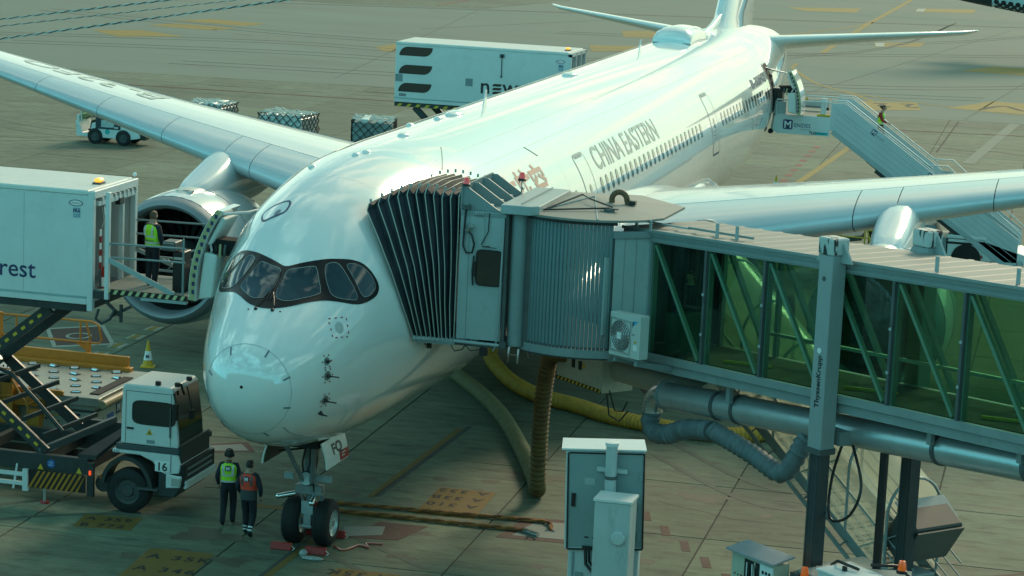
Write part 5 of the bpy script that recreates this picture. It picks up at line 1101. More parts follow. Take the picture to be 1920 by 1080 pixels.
for z in (.85,): MB().bar((-2.1, 2.30, sz(-2.1)+1.0), (5.4, 2.30, sz(5.4)+1.0), .03, .05).build('canopy_rail', GREY_L, stair, world=False)
for k in range(4): u = -1.4+2.0*k; MB().bar((u, 2.32, sz(u)+.15), (u+1.2, 2.32, sz(u+1.2)+1.4), .03).build('canopy_brace', FRAME, stair, world=False)
MB().box(-3.6, -2.1, 2.1, 3.9, 5.05, 5.15).build('landing', GRILLE, bridge, world=False)
for v in (2.4, 3.7): MB().bar((6.3, v, .06), (6.3, v, sz(6.3)), .08).build('stair_post', FRAME, stair, world=False); MB().cyl((6.4, v, .12), (6.4, v+.08, .12), .12, 12).build('stair_caster', RUBBER, stair, world=False)
b = MB(); b.tube([(6.1, 2.3, 1.0), (6.7, 2.25, .8), (7.1, 2.25, .5)], .03, 6); b.tube([(6.3, 2.3, .5), (6.9, 2.25, .9), (7.2, 2.25, 1.2), (7.4, 2.3, .8)], .025, 6); b.build('stair_linkage', FRAME, stair, world=False)
# far support at the terminal end
MB().cyl((LEN-1.5, BW/2, 0), (LEN-1.5, BW/2, 5.8), .5, 24).build('support_pillar', COLM, bridge, world=False, smooth=40)
# ------------------------------------------------------------------ vehicles
def wheel(parent, x, y, r=.5, w=.3, axis='y', name='wheel', rim='rim'):
    ax = (0, 1, 0) if axis == 'y' else (1, 0, 0)
    o = MB().lathe([(-w/2, r*.58), (-w/2, r*.9), (-w*.38, r), (w*.38, r), (w/2, r*.9), (w/2, r*.58)], (x, y, r), ax, 28, caps=False).build(name, RUBBER, parent, smooth=45)
    MB().lathe([(-w*.46, r*.6), (-w*.30, r*.5), (-w*.30, r*.28), (-w*.42, r*.24), (-w*.42, .01)], (x, y, r), ax, 20, caps=False).lathe([(w*.46, r*.6), (w*.3, r*.5), (w*.3, .01)], (x, y, r), ax, 20, caps=False).build(rim, mat('rim_grey', (.06, .066, .062), .6, .1, var=.15, scale=8), o, smooth=40)
    b = MB()
    for k in range(8): a = 2*PI*k/8; b.lathe([(-w*.36, .025), (-w*.28, .025)], V((x+(r*.38*math.cos(a) if axis == 'y' else 0), y+(0 if axis == 'y' else r*.38*math.cos(a)), r+r*.38*math.sin(a))), ax, 6)
    b.build('wheel_nuts', GREY_D, o, kind='stuff'); return o
HAZ = mat('hazard_orange', (.42, .17, .015), .5, var=.12, dirt=(.12, .06, .02), dirt_amt=.4)
CHAS = mat('chassis_charcoal', (.030, .036, .036), .45, var=.2, scale=3, dirt=(.07, .075, .07), dirt_amt=.35)
INT = mat('body_interior', (.30, .33, .32), .6, var=.08, scale=2)
def logo_bars(parent, x, z, w, h, y, n=3, gap=.0, m=None):
    """stack of leaf shaped bars"""
    for k in range(n):
        z0 = z-k*(h+gap); pts = []
        for t in range(7): a = PI-PI/2*t/6; pts.append((x+h+h*math.cos(a), z0+h*math.sin(a)))
        pts += [(x+w, z0+h)]
        for t in range(1, 7): a = -PI/2*t/6; pts.append((x+w-h+h*math.cos(a), z0+h+h*math.sin(a)))
        pts += [(x, z0)]
        MB().prism([(px_, y, pz) for px_, pz in pts], (0, -.006, 0)).build('logo', m or mat('logo_brown', (.045, .022, .012), .45, var=.05), parent)
def sticker_set(parent, x, z, y, k=1.0):
    b = MB(); n = 24
    ring = [V((x+.175*k*math.cos(2*PI*i/n), y-.004, z+.075*k*math.sin(2*PI*i/n))) for i in range(n)]; rin = [V((x+.155*k*math.cos(2*PI*i/n), y-.004, z+.058*k*math.sin(2*PI*i/n))) for i in range(n)]
    b.add(ring+rin, [(i, (i+1) % n, n+(i+1) % n, n+i) for i in range(n)]); b.build('sticker', BLUEPR, parent); MB().prism([p+V((0, .001, 0)) for p in rin], (0, -.002, 0)).build('sticker', WHITEPR, parent)
    text('SOFRIAUTO', .062*k, REDPR, parent, (x, y-.006, z-.022*k), (1, 0, 0), (0, 0, 1), align='CENTER', depth=.002)
    MB().box(x-.07*k, x+.115*k, y-.006, y, z-.34*k, z-.10*k).build('sticker', mat('sticker_pale_blue', (.40, .52, .56), .5), parent); MB().box(x-.05*k, x+.095*k, y-.008, y-.006, z-.32*k, z-.118*k).build('sticker', BLUEPR, parent); MB().box(x-.042*k, x+.087*k, y-.010, y-.008, z-.31*k, z-.127*k).build('sticker', mat('sticker_pale_blue', (.40, .52, .56), .5), parent)
    text('FRA', .10*k, BLUEPR, parent, (x+.022*k, y-.012, z-.21*k), (1, 0, 0), (0, 0, 1), align='CENTER', bold=.004, depth=.002); text('F-3826', .045*k, BLUEPR, parent, (x+.022*k, y-.012, z-.285*k), (1, 0, 0), (0, 0, 1), align='CENTER', depth=.002)
def cater_body(t, x0, x1, y0, y1, z0, z1):
    bd = MB().box(x0, x1, y0, y0+.06, z0+.16, z1-.12).build('body_side', W_TRUCK, t); MB().box(x0, x1, y1-.06, y1, z0+.16, z1-.12).build('body_side', W_TRUCK, t)
    MB().box(x0, x1+.0, y0-.02, y1+.02, z1-.12, z1).build('roof', mat('truck_roof', (.62, .64, .60), .5, var=.06, scale=1.5, dirt=(.35, .35, .3), dirt_amt=.3), t, bevel=.025); MB().box(x0, x0+.06, y0+.06, y1-.06, z0+.16, z1-.12).build('bulkhead', W_TRUCK, t)
    MB().box(x0, x1, y0-.012, y1+.012, z0, z0+.14).build('side_rail', W_TRUCK, t, bevel=.01); MB().box(x0, x1, y0-.016, y0-.001, z0+.145, z0+.19).build('trim_strip', mat('trim_blue_grey', (.30, .40, .40), .4), t)
    MB().box(x0+.1, x1-.1, y0+.06, y1-.06, z0+.14, z0+.2).build('body_floor', INT, t); MB().box(x0, x1-.05, y0+.05, y1-.05, z0-.18, z0-.005).build('underframe', CHAS, t)
    MB().box(x0+1, x1-.4, y0+.07, y1-.07, z0+.2, z0+.22).build('load_floor', INT, t)
    return bd
def scissor(t, xa, xb, y0, y1, z0, z1, blocks=True):
    """one pair of crossed lift arms on each side"""
    for y in (y0, y1):
        for (a, c) in (((xa, y, z1), (xb, y, z0)), ((xa, y+(.12 if y == y0 else -.12), z0), (xb, y+(.12 if y == y0 else -.12), z1))):
            arm = MB().bar(a, c, .10, .26, up=V((0, 0, 1))).build('lift_arm', CHAS, t, bevel=.01)
            if y == y0 and blocks:
                A, C_ = V(a), V(c); d = (C_-A).normalized(); n = int((C_-A).length/.26)
                for k in range(n):
                    p = A+d*(.13+.26*k)+V((0, -.055, 0)); MB().bar(p, p+d*.11, .008, .07).build('reflector_block', YELLOW, arm)
    MB().cyl(((xa+xb)/2, y0-.1, (z0+z1)/2), ((xa+xb)/2, y1+.1, (z0+z1)/2), .07, 12).build('lift_pivot', STEEL, t, smooth=40)
    MB().cyl((xa+.5*(xb-xa)*.5, (y0+y1)/2, z0+.2), ((xa+xb)/2+.4, (y0+y1)/2, (z0+z1)/2+.2), .09, 12).build('lift_ram', STEEL, t, smooth=40)
AMBER = mat('amber_lamp', (.9, .42, .05), .3, var=.05, emit=1.2)
# --- catering truck at the front right door
ct = thing('catering_truck', 'white catering truck with number 16 and orange hazard stripes, lift raised to the front door', 'catering truck', (-6.5, 6.45, 0))
X0, X1, Y0, Y1, Z0, Z1 = -13.2, -5.72, 5.2, 7.7, 4.80, 7.43
bd = cater_body(ct, X0, X1, Y0, Y1, Z0, Z1)
me = text_mesh('newrest', .58, .004); w_ = max(v.co.x for v in me.vertices); bpy.data.meshes.remove(me)
text('newrest', .58, BLUEPR, bd, (-6.99-w_, Y0-.001, 5.31), (1, 0, 0), (0, 0, 1), bold=.004, depth=.004)
sticker_set(bd, -6.02, 7.12, Y0)
fr = MB().box(-5.72, -5.58, Y0-.02, Y0+.12, 4.66, 7.40).build('corner_post', W_TRUCK, ct, bevel=.012)
for y in (6.02, 6.86): MB().box(-5.70, -5.58, y, y+.10, 4.9, 7.28).build('door_post', W_TRUCK, ct, bevel=.01)
MB().box(-5.72, -5.58, Y1-.12, Y1+.02, 4.8, 7.40).build('corner_post', W_TRUCK, ct, bevel=.012)
MB().box(-5.70, -5.56, Y0, Y1, 7.24, 7.42).build('rear_header', W_TRUCK, ct, bevel=.012); MB().box(-5.66, -5.54, Y0+.2, Y1-.2, 7.06, 7.16).build('header_rail', W_TRUCK, ct)
b = MB()
for k in range(9): y = Y0+.35+k*.24; b.box(-5.62, -5.52, y, y+.10, 7.10, 7.24)
b.build('roller_bracket', ALU, ct, kind='stuff'); MB().box(-5.62, -5.50, 6.5, 6.75, 6.95, 7.10).build('winch', BLACK, ct); MB().ball((-5.66, Y1, 7.50), .05).build('marker_lamp', WHITEPR, ct, smooth=60)
b = MB().tube([(-5.6, Y0+.5, 7.0), (-5.56, Y0+.52, 6.7), (-5.62, Y0+.56, 6.5), (-5.56, Y0+.60, 6.75), (-5.6, Y0+.62, 7.0)], .012, 5).build('cord', ALU, ct)
lb = MB().box(-6.05, -5.85, 6.15, 6.45, 7.43, 7.47).build('beacon_base', GREY_D, ct); MB().box(-6.03, -5.87, 6.18, 6.42, 7.47, 7.56).build('beacon_lens', AMBER, lb, bevel=.03)
# things seen in the open rear: pole and cone stowed by the near post
pl = MB(); 
pole = thing('striped_pole', 'red and white striped pole stood inside the rear of the near catering truck', 'pole', (-5.5, 5.42, 5.0))
for k in range(6): MB().cyl((-5.50, 5.42, 5.62+k*.15), (-5.50, 5.42, 5.77+k*.15), .028, 10).build('pole_band', RED if k % 2 == 0 else WHITEPR, pole, smooth=40)
MB().cyl((-5.50, 5.42, 5.0), (-5.50, 5.42, 5.62), .028, 10).build('pole_shaft', GREY_D, pole, smooth=40)
def cone(loc, label, c1, c2, h=.76, grp=None, name='traffic_cone'):
    t = thing(name, label, 'traffic cone', loc, random.random(), grp)
    MB().box(-.21, .21, -.21, .21, 0, .04).build('cone_base', c1 if c2 else BLACK, t, world=False, bevel=.012)
    r = lambda z: .155-.125*(z-.04)/(h-.04)
    MB().lathe([(.04, r(.04)), (h, r(h)), (h+.004, .005)], (0, 0, 0), (0, 0, 1), 20).build('cone_body', c1, t, world=False, smooth=40)
    for a, c in ((.28*h, .62*h),): MB().lathe([(a, r(a)+.004), (c, r(c)+.004)], (0, 0, 0), (0, 0, 1), 20, caps=False).build('cone_sleeve', WHITEPR, t, world=False, smooth=40)
    if c2 == 2:
        MB().lathe([(.5*h-.06, r(.5*h)+.008), (.5*h+.06, r(.5*h)+.008)], (0, 0, 0), (0, 0, 1), 20, caps=False)
        text('M', .12, BLUEPR, t, (-.05, -r(.4*h)-.012, .38*h), (1, 0, 0), (0, -.0, 1), 'cone_logo', bold=.008, world=False)
    return t
cone((-5.50, 5.62, 5.02), 'red and white cone stowed inside the rear of the near catering truck', RED, 1, .62)
CONEY = mat('cone_yellow', (.62, .36, .02), .5, var=.1, dirt=(.2, .13, .04), dirt_amt=.3)
cone((-10.39, 20.1, 0), 'yellow and white traffic cone on the apron in front of the big engine', CONEY, 2, .78)
cone((.56, 67.8, 0), 'yellow and white traffic cone far back beside the yellow line under the tail', CONEY, 2, .78)
# platform
PZ = 5.16
pf = MB().box(-5.58, -3.32, Y0+.05, Y1-.05, PZ-.06, PZ).build('platform', GRILLE, ct); MB().box(-5.30, -3.30, Y0, Y0+.05, PZ-.07, PZ+.05).build('platform_edge', BLACK, pf)
for k in range(11): x = -5.27+k*.18; MB().prism([(x, Y0-.004, PZ-.06), (x+.08, Y0-.004, PZ-.06), (x+.14, Y0-.004, PZ+.045), (x+.06, Y0-.004, PZ+.045)], (0, .003, 0)).build('chevron', mat('chevron_cream', (.50, .47, .25), .5), pf)
MB().box(-4.4, -3.3, Y0-.02, Y0+.1, PZ-.14, PZ-.075).build('edge_rail', GREY_L, pf); MB().box(-5.58, -5.28, Y0, Y1, PZ-.2, PZ-.02).build('hinge_beam', CHAS, pf)
MB().bar((-5.30, Y0+.02, 5.92), (-3.62, Y0+.02, PZ+.06), .03, .12).build('platform_stay', GREY_L, ct); MB().bar((-5.6, Y1-.05, 5.75), (-4.2, Y1-.05, PZ+.12), .03, .10).build('platform_stay', GREY_L, ct)
MB().box(-5.30, -5.20, Y0-.01, Y0+.10, PZ-.2, 7.42).build('rail_post', W_TRUCK, ct, bevel=.01); MB().box(-4.86, -4.78, Y0+1.2, Y0+1.3, PZ, 6.4).build('rail_post', GREY_L, ct) if False else None
for y, zz in ((Y0+.06, (5.93, 6.25)), (Y1-.1, (5.80, 6.12, 6.45))):
    for z in zz: MB().cyl((-5.28 if y < 6 else -5.55, y, z), (-3.38, y, z+.03), .024, 8).build('guard_rail', GREY_M, ct, smooth=40)
    for x in (-3.42,) + ((-3.75,) if y > 6 else ()): MB().cyl((x, y, PZ), (x, y, 6.5), .026, 8).build('rail_upright', GREY_M, ct, smooth=40)
lt = MB()
for x in (-4.4, -4.02): lt.bar((x, Y1-.2, PZ+.15), (x, Y1-.2, PZ+.46), .03)
lt.bar((-5.2, Y1-.2, PZ+.46), (-3.4, Y1-.2, PZ+.46), .03, .05); lt.bar((-5.2, Y1-.2, PZ+.15), (-3.4, Y1-.2, PZ+.15), .03, .05)
for x in (-4.75, -4.4, -4.02): lt.bar((x, Y1-.2, PZ+.15), (x+.36, Y1-.2, PZ+.46), .02); lt.bar((x, Y1-.2, PZ+.46), (x+.36, Y1-.2, PZ+.15), .02)
lt.build('lattice_panel', GREY_L, ct)
b = MB(); b.tube([(-5.45, Y0+.05, 4.72), (-5.5, Y0+.0, 4.50), (-5.35, Y0, 4.40), (-5.15, Y0, 4.52), (-5.05, Y0+.05, 4.75)], .035, 7); b.bar((-5.3, Y0+.1, 4.9), (-4.95, Y0+.1, 4.6), .06); b.bar((-4.92, Y0+.1, 4.86), (-4.92, Y0+.1, 4.45), .06); b.bar((-5.2, Y0+.15, 4.55), (-4.7, Y0+.15, 4.82), .07); b.build('platform_linkage', CHAS, ct)
for k, (x, y, w, h, m_) in enumerate(((-3.75, 6.0, .28, .95, BLACK), (-3.95, 5.9, .32, .22, GREY_D), (-3.5, 6.6, .3, .5, GREY_L))):
    tr_ = thing('catering_trolley' if k == 0 else 'supply_box', ['tall black trolley standing on the catering platform behind the phone caller', 'dark supply box resting on the black trolley', 'pale grey supply box by the aircraft door on the platform'][k], 'trolley' if k == 0 else 'box', (x, y, PZ if k != 1 else PZ+.95))
    MB().box(x-w/2, x+w/2, y-.22, y+.22, PZ if k != 1 else PZ+.952, (PZ if k != 1 else PZ+.952)+h).build('case', m_, tr_, bevel=.02); MB().box(x-w/2+.03, x+w/2-.03, y-.235, y-.222, (PZ if k != 1 else PZ+.952)+h*.8, (PZ if k != 1 else PZ+.952)+h*.86).build('latch', ALU, tr_)
MB().tube([(-3.55, 6.5, PZ+.5), (-3.38, 6.45, PZ+.75), (-3.5, 6.4, PZ+.95), (-3.7, 6.4, PZ+.85)], .02, 6).build('cable_hoop', GREY_L, ct)
# chassis, lift, hazard panel
MB().box(-13.2, -5.66, Y0+.02, Y0+.18, .80, 1.18).build('frame_rail', CHAS, ct, bevel=.01); MB().box(-13.2, -4.9, Y1-.18, Y1-.02, .80, 1.18).build('frame_rail', CHAS, ct, bevel=.01)
for x in (-8.6, -6.9, -5.75): MB().box(x, x+.16, Y0+.18, Y1-.18, .92, 1.16).build('cross_member', mat('member_grey', (.045, .052, .05), .45, var=.12), ct)
MB().prism([(-5.9, Y0+.05, 1.18), (-5.45, Y0+.05, 1.18), (-4.95, Y0+1.3, 1.75), (-4.95, Y1-.1, 1.82), (-5.1, Y1-.1, 1.82), (-5.1, Y0+1.3, 1.75)], (0, 0, .10)).build('cab_guard', CHAS, ct); MB().box(-6.75, -4.9, Y1-.3, Y1-.1, 1.18, 1.55).build('frame_side', CHAS, ct)
MB().bar((-6.9, Y0+.1, 1.22), (-5.95, Y1-.2, 1.6), .10, .16).build('cross_member', mat('member_grey2', (.10, .11, .11), .45), ct)
scissor(ct, -11.0, -6.75, Y0+.16, Y1-.16, 1.20, 4.58)
b = MB(); b.tube([(-8.6, 6.0, 3.0), (-7.9, 5.9, 2.85), (-7.2, 5.9, 2.2), (-6.6, 5.9, 1.6)], .05, 8); b.build('hydraulic_hose', CHAS, ct, smooth=50)
for k in range(4): MB().bar((-8.4+k*.5, Y0+.3, 2.6-k*.35), (-7.9+k*.5, Y1-.3, 2.75-k*.35), .07, .10).build('lift_tie', mat('member_grey', (.045, .052, .05), .45, var=.12), ct)
hp_ = MB().box(-7.10, -5.68, Y0-.03, Y0, .38, .80).build('hazard_panel', BLACK, ct)
for k in range(11): x = -7.10+k*.13; MB().prism([(max(x, -7.1), Y0-.034, .385), (x+.06, Y0-.034, .385), (min(x+.30, -5.68), Y0-.034, .795), (min(x+.24, -5.68), Y0-.034, .795)], (0, -.004, 0)).build('hazard_stripe', HAZ, hp_) if x+.24 < -5.66 else None
MB().lathe([(0, .10), (.006, .10), (.007, .001)], (-6.56, Y0+.018, .98), (0, -1, 0), 20).build('sticker', mat('sticker_blue', (.02, .12, .35), .4), ct)
text('ACE\nstore', .055, WHITEPR, ct, (-6.56, Y0+.010, .99), (1, 0, 0), (0, 0, 1), align='CENTER', depth=.003)
for x in (-6.82, -5.86): MB().prism([(x-.075, Y0+.016, .82), (x+.075, Y0+.016, .82), (x, Y0+.016, .96)], (0, -.006, 0)).build('warning_triangle', YELLOW, ct)
for z in (.40, .62): MB().box(-9.2, -7.25, Y0-.03, Y0+.02, z, z+.09).build('side_guard', W_TRUCK, ct)
MB().box(-7.25, -7.12, Y0-.05, Y0+.05, .28, .80).build('guard_bracket', W_TRUCK, ct); MB().bar((-7.5, Y0, .3), (-7.4, Y0, .9), .04).build('guard_bracket', W_TRUCK, ct)
MB().cyl((-6.75, Y0+.1, .05), (-6.75, Y0+.1, .8), .035, 10).build('stabiliser_leg', ALU, ct, smooth=40); MB().lathe([(0, .12), (.05, .10)], (-6.75, Y0+.1, .0), (0, 0, 1), 14).build('stabiliser_foot', RED, ct)
lampm = mat('tail_lamp_red', (.8, .08, .02), .3, emit=1.0)
MB().box(-5.60, -5.55, Y0-.03, Y0, .82, .92).build('side_marker', lampm, ct); MB().box(-5.33, -5.28, Y0-.03, Y0, .78, .86).build('side_marker', mat('dull_orange_lamp', (.3, .08, .02), .3), ct)
MB().box(-5.66, -5.5, Y0, Y0+.1, .3, 1.1).build('guard_post', CHAS, ct)
# low half cab
CYB = Y0+1.55
cb = MB().prism([(-4.84, Y0, 1.66), (-3.42, Y0, 1.66), (-3.45, Y0, 2.05), (-3.58, Y0, 2.98), (-3.66, Y0, 3.06), (-4.74, Y0, 3.06), (-4.81, Y0, 2.98)], (0, CYB-Y0, 0)).build('cab', W_TRUCK, ct, bevel=.035, seg=2)
wf = [(-4.03+a, 2.43+b_) for a, b_ in oval(.51, .26, 24, 5)]
MB().prism([(x+(.03 if z > 2.43 else 0)*0, Y0-.006, z) for x, z in wf], (0, .004, 0)).build('side_window', GLASSBLK, cb)
b = MB(); wo = [(-4.03+a, 2.43+b_) for a, b_ in oval(.535, .285, 24, 5)]; n = 24; b.add([V((x, Y0-.012, z)) for x, z in wf]+[V((x, Y0-.012, z)) for x, z in wo]+[V((x, Y0, z)) for x, z in wo], [(i, (i+1) % n, n+(i+1) % n, n+i) for i in range(n)]+[(n+i, n+(i+1) % n, 2*n+(i+1) % n, 2*n+i) for i in range(n)]); b.build('window_gasket', BLACK, cb)
MB().prism([(-3.42, Y0+.08, 1.75), (-3.442, Y0+.08, 2.08), (-3.568, Y0+.08, 2.96), (-3.568, CYB-.08, 2.96), (-3.442, CYB-.08, 2.08), (-3.42, CYB-.08, 1.75)], (.012, 0, .004)).build('windscreen', GLASSBLK, cb)
b = MB(); b.bar((-3.46, Y0-.1, 2.75), (-3.55, Y0-.02, 2.95), .03); b.box(-3.50, -3.42, Y0-.16, Y0-.04, 2.35, 2.72); b.box(-3.30, -3.22, Y0+.3, Y0+.48, 2.3, 2.52); b.bar((-3.4, Y0+.4, 3.05), (-3.26, Y0+.4, 2.5), .025); b.tube([(-3.5, Y0+.3, 3.1), (-3.50, Y0+.35, 3.0), (-3.46, Y0+.4, 2.85)], .03, 6); b.build('mirror', BLACK, cb, kind='stuff')
for x, y in ((-3.55, Y0+.2), (-3.55, Y0+.9), (-4.0, Y0+.15)): MB().box(x-.06, x+.06, y-.05, y+.05, 3.06, 3.16).build('roof_lamp', BLACK, cb, bevel=.015)
MB().prism([(-4.21, Y0-.004, 1.92), (-4.05, Y0-.004, 1.92), (-4.13, Y0-.004, 2.06)], (0, -.004, 0)).build('warning_triangle', YELLOW, cb); MB().prism([(-4.15, Y0-.009, 1.94), (-4.11, Y0-.009, 1.94), (-4.13, Y0-.009, 2.01)], (0, -.003, 0)).build('warning_symbol', BLACK, cb)
MB().box(-4.95, -3.40, Y0-.01, CYB+.5, 1.52, 1.65).build('step_deck', mat('step_dark', (.06, .07, .075), .6, var=.15), ct, bevel=.01)
bdl = MB().prism([(-5.04, Y0, 1.51), (-3.55, Y0, 1.51), (-3.42, Y0, 1.50), (-3.36, Y0, 1.28), (-3.40, Y0, 1.08), (-3.70, Y0, 1.02), (-3.86, Y0, 1.08), (-4.05, Y0, 1.30), (-4.36, Y0, 1.42), (-5.04, Y0, 1.42)], (0, 1.9, 0)).build('lower_body', W_TRUCK, ct, bevel=.02)
MB().box(-3.60, -3.585, Y0-.003, Y0, 1.08, 1.5).build('panel_gap', BLACK, bdl); MB().box(-3.98, -3.63, Y0-.006, Y0-.001, 1.09, 1.34).build('number_plate', WHITEPR, bdl)
text('16', .27, TEXTBLK, bdl, (-3.945, Y0-.007, 1.115), (1, 0, 0), (0, 0, 1), bold=.006, depth=.002); text('210', .10, GREYPR, bdl, (-5.01, Y0-.002, 1.425), (1, 0, 0), (0, 0, 1), bold=.002, depth=.002)
fa = [(-4.68+.66*math.cos(R(a)), .52+.88*math.sin(R(a))*(.95)) for a in range(8, 178, 10)]; fi = [(-4.68+.56*math.cos(R(a)), .52+.74*math.sin(R(a))) for a in range(8, 178, 10)]
b = MB(); n = len(fa); vs = [V((x, Y0-.02, z)) for x, z in fa+fi]+[V((x, Y0+.5, z)) for x, z in fa+fi]; b.add(vs, [(i, i+1, n+i+1, n+i) for i in range(n-1)]+[(2*n+i, 3*n+i, 3*n+i+1, 2*n+i+1) for i in range(n-1)]+[(i, 2*n+i, 2*n+i+1, i+1) for i in range(n-1)]+[(n+i, n+i+1, 3*n+i+1, 3*n+i) for i in range(n-1)]); b.build('mudguard', CHAS, ct, smooth=40)
MB().prism([(-3.9, Y0+.01, .5), (-3.5, Y0+.01, .5), (-3.38, Y0+.01, .7), (-3.36, Y0+.01, 1.1), (-3.9, Y0+.01, 1.1)], (0, 1.85, 0)).build('bumper', CHAS, ct, bevel=.02)
hl = MB().prism([(-3.72, Y0-.01, .70), (-3.36, Y0-.01, .74), (-3.32, Y0-.01, 1.02), (-3.72, Y0-.01, 1.06)], (0, .5, 0)).build('headlamp_housing', W_TRUCK, ct, bevel=.03); MB().box(-3.58, -3.34, Y0-.025, Y0+.2, .78, .98).build('headlamp', mat('lamp_glass2', (.35, .36, .32), .15, coat=.5), hl, bevel=.02)
MB().box(-3.36, -3.27, Y0+.02, Y0+1.9, .78, 1.28).build('front_grille', BLACK, ct, bevel=.01); MB().box(-3.31, -3.22, Y0+.05, Y0+1.9, .72, .90).build('front_bumper', W_TRUCK, ct, bevel=.02); MB().box(-3.30, -3.25, Y0+.2, Y0+1.7, 1.0, 1.05).box(-3.30, -3.25, Y0+.2, Y0+1.7, 1.14, 1.18).build('grille_bar', GREY_M, ct)
MB().box(-3.42, -3.36, Y0+.05, Y0+1.8, 1.28, 1.75).build('bonnet_front', CHAS, ct, bevel=.02)
for x in (-4.68, -10.2):
    for y in (Y0+.22, Y1-.22): wheel(ct, x, y, .52, .34)
for x in (-7.3, -8.9, -10.5, -12.1): MB().box(x, x+.012, Y0-.003, Y0+.001, Z0+.2, Z1-.14).build('panel_seam', mat('truck_seam', (.36, .39, .38), .5), bd)
for k in range(22): MB().box(-5.9-.33*k, -5.88-.33*k, Y0-.004, Y0, Z1-.16, Z1-.14).build('rivet', mat('truck_seam', (.36, .39, .38), .5), bd)
for x in (-4.72, -3.62): MB().box(x, x+.012, Y0-.003, Y0, 1.70, 2.9).build('door_gap', BLACK, cb)
MB().box(-4.68, -4.52, Y0-.03, Y0-.002, 2.02, 2.06).build('door_handle', BLACK, cb); MB().box(-4.72, -3.6, Y0-.003, Y0, 2.9, 2.912).build('door_gap', BLACK, cb)
MB().bar((-3.62, Y0-.02, 1.9), (-3.62, Y0-.02, 2.6), .03).build('grab_handle', GREY_D, cb); MB().box(-4.2, -4.0, Y0-.004, Y0, 1.72, 1.80).build('label_plate', GREY_M, cb)
MB().box(-4.4, -3.9, Y0-.04, Y0+.2, .62, .66).build('cab_step', GREY_D, ct); MB().cyl((-5.3, Y0+.12, .62), (-5.3, Y0+.5, .62), .2, 16).build('air_tank', CHAS, ct, smooth=40)
# --- far catering truck
ft = thing('catering_truck', 'white catering truck with brown leaf logo behind the fuselage, lift raised at the tail', 'catering truck', (-9, 50.5, 0))
X0, X1, Y0f, Y1f, Z0, Z1 = -12.2, -5.15, 49.3, 51.8, 4.98, 7.38
bd = cater_body(ft, X0, X1, Y0f, Y1f, Z0, Z1)
LB = mat('logo_brown', (.045, .022, .012), .45, var=.05)
logo_bars(bd, -12.05, 6.84, 1.38, .36, Y0f-.002, 3, .36)
for x in (-12.18, -9.28): MB().box(x, x+.30, Y0f-.006, Y0f, 5.80, 6.10).build('reflector_plate', GREY_M, bd)
text('n', .86, TEXTBLK, bd, (-8.68, Y0f-.001, 5.56), (1, 0, 0), (0, 0, 1), bold=.012, depth=.004); logo_bars(bd, -8.17, 5.86, .38, .10, Y0f-.002, 3, .05); text('wrest', .86, TEXTBLK, bd, (-7.75, Y0f-.001, 5.56), (1, 0, 0), (0, 0, 1), bold=.012, depth=.004)
sticker_set(bd, -5.45, 7.0, Y0f, 1.05)
b = MB(); b.box(-7.92, -7.72, Y0f-.03, Y0f, 7.0, 7.16); b.build('camera_plate', GREY_M, bd); b = MB(); b.tube([(-7.82, Y0f-.03, 7.05), (-7.82, Y0f-.02, 6.6), (-7.82, Y0f-.03, 6.28)], .016, 5); b.ball((-7.82, Y0f-.05, 7.08), .07); b.ball((-7.82, Y0f-.03, 6.26), .04); b.build('camera_cable', BLACK, bd)
MB().box(-12.0, -11.72, Y0f-.005, Y0f, 5.22, 5.32).build('label_plate', BLACK, bd); text('XX396', .085, WHITEPR, bd, (-11.98, Y0f-.006, 5.235), (1, 0, 0), (0, 0, 1), depth=.002)
for k in range(18): MB().prism([(-12.1+k*.38, Y0f+.045, Z0-.17), (-11.95+k*.38, Y0f+.045, Z0-.17), (-11.85+k*.38, Y0f+.045, Z0-.06), (-12.0+k*.38, Y0f+.045, Z0-.06)], (0, -.008, 0)).build('chevron', YELLOW, ft)
for y in (Y0f, Y0f+.85, Y0f+1.65, Y1f-.1): MB().box(X1, X1+.14, y, y+.10, 4.9, 7.3).build('door_post', W_TRUCK, ft)
MB().box(X1, X1+.14, Y0f, Y1f, 7.2, 7.34).build('rear_header', W_TRUCK, ft); MB().box(-5.02, -3.4, Y0f, Y1f, 5.2, 5.28).build('platform', GRILLE, ft); MB().box(X1-.5, X1-.45, Y0f+.1, Y1f-.1, 5.2, 7.1).build('inner_curtain', DARKIN, ft)
for y in (Y0f+.05, Y1f-.05):
    for z in (5.8, 6.3): MB().cyl((-5.0, y, z), (-3.4, y, z), .03, 6).build('guard_rail', ALU, ft)
lb = MB().box(-5.5, -5.3, 50.1, 50.4, 7.38, 7.42).build('beacon_base', GREY_D, ft); MB().box(-5.48, -5.32, 50.13, 50.37, 7.42, 7.50).build('beacon_lens', AMBER, lb, bevel=.03)
MB().box(-12, -5, Y0f+.2, Y1f-.2, .8, 1.15).build('frame_rail', CHAS, ft); scissor(ft, -11.4, -7.5, Y0f+.2, Y1f-.2, 1.15, 4.8, False)
MB().prism([(-4.9, Y0f, .7), (-3.1, Y0f, .7), (-3.2, Y0f, 2.0), (-3.6, Y0f, 2.8), (-4.9, Y0f, 2.8)], (0, 1.6, 0)).build('cab', W_TRUCK, ft, bevel=.03)
for x in (-4.2, -10.2):
    for y in (Y0f+.22, Y1f-.22): wheel(ft, x, y, .5, .32)
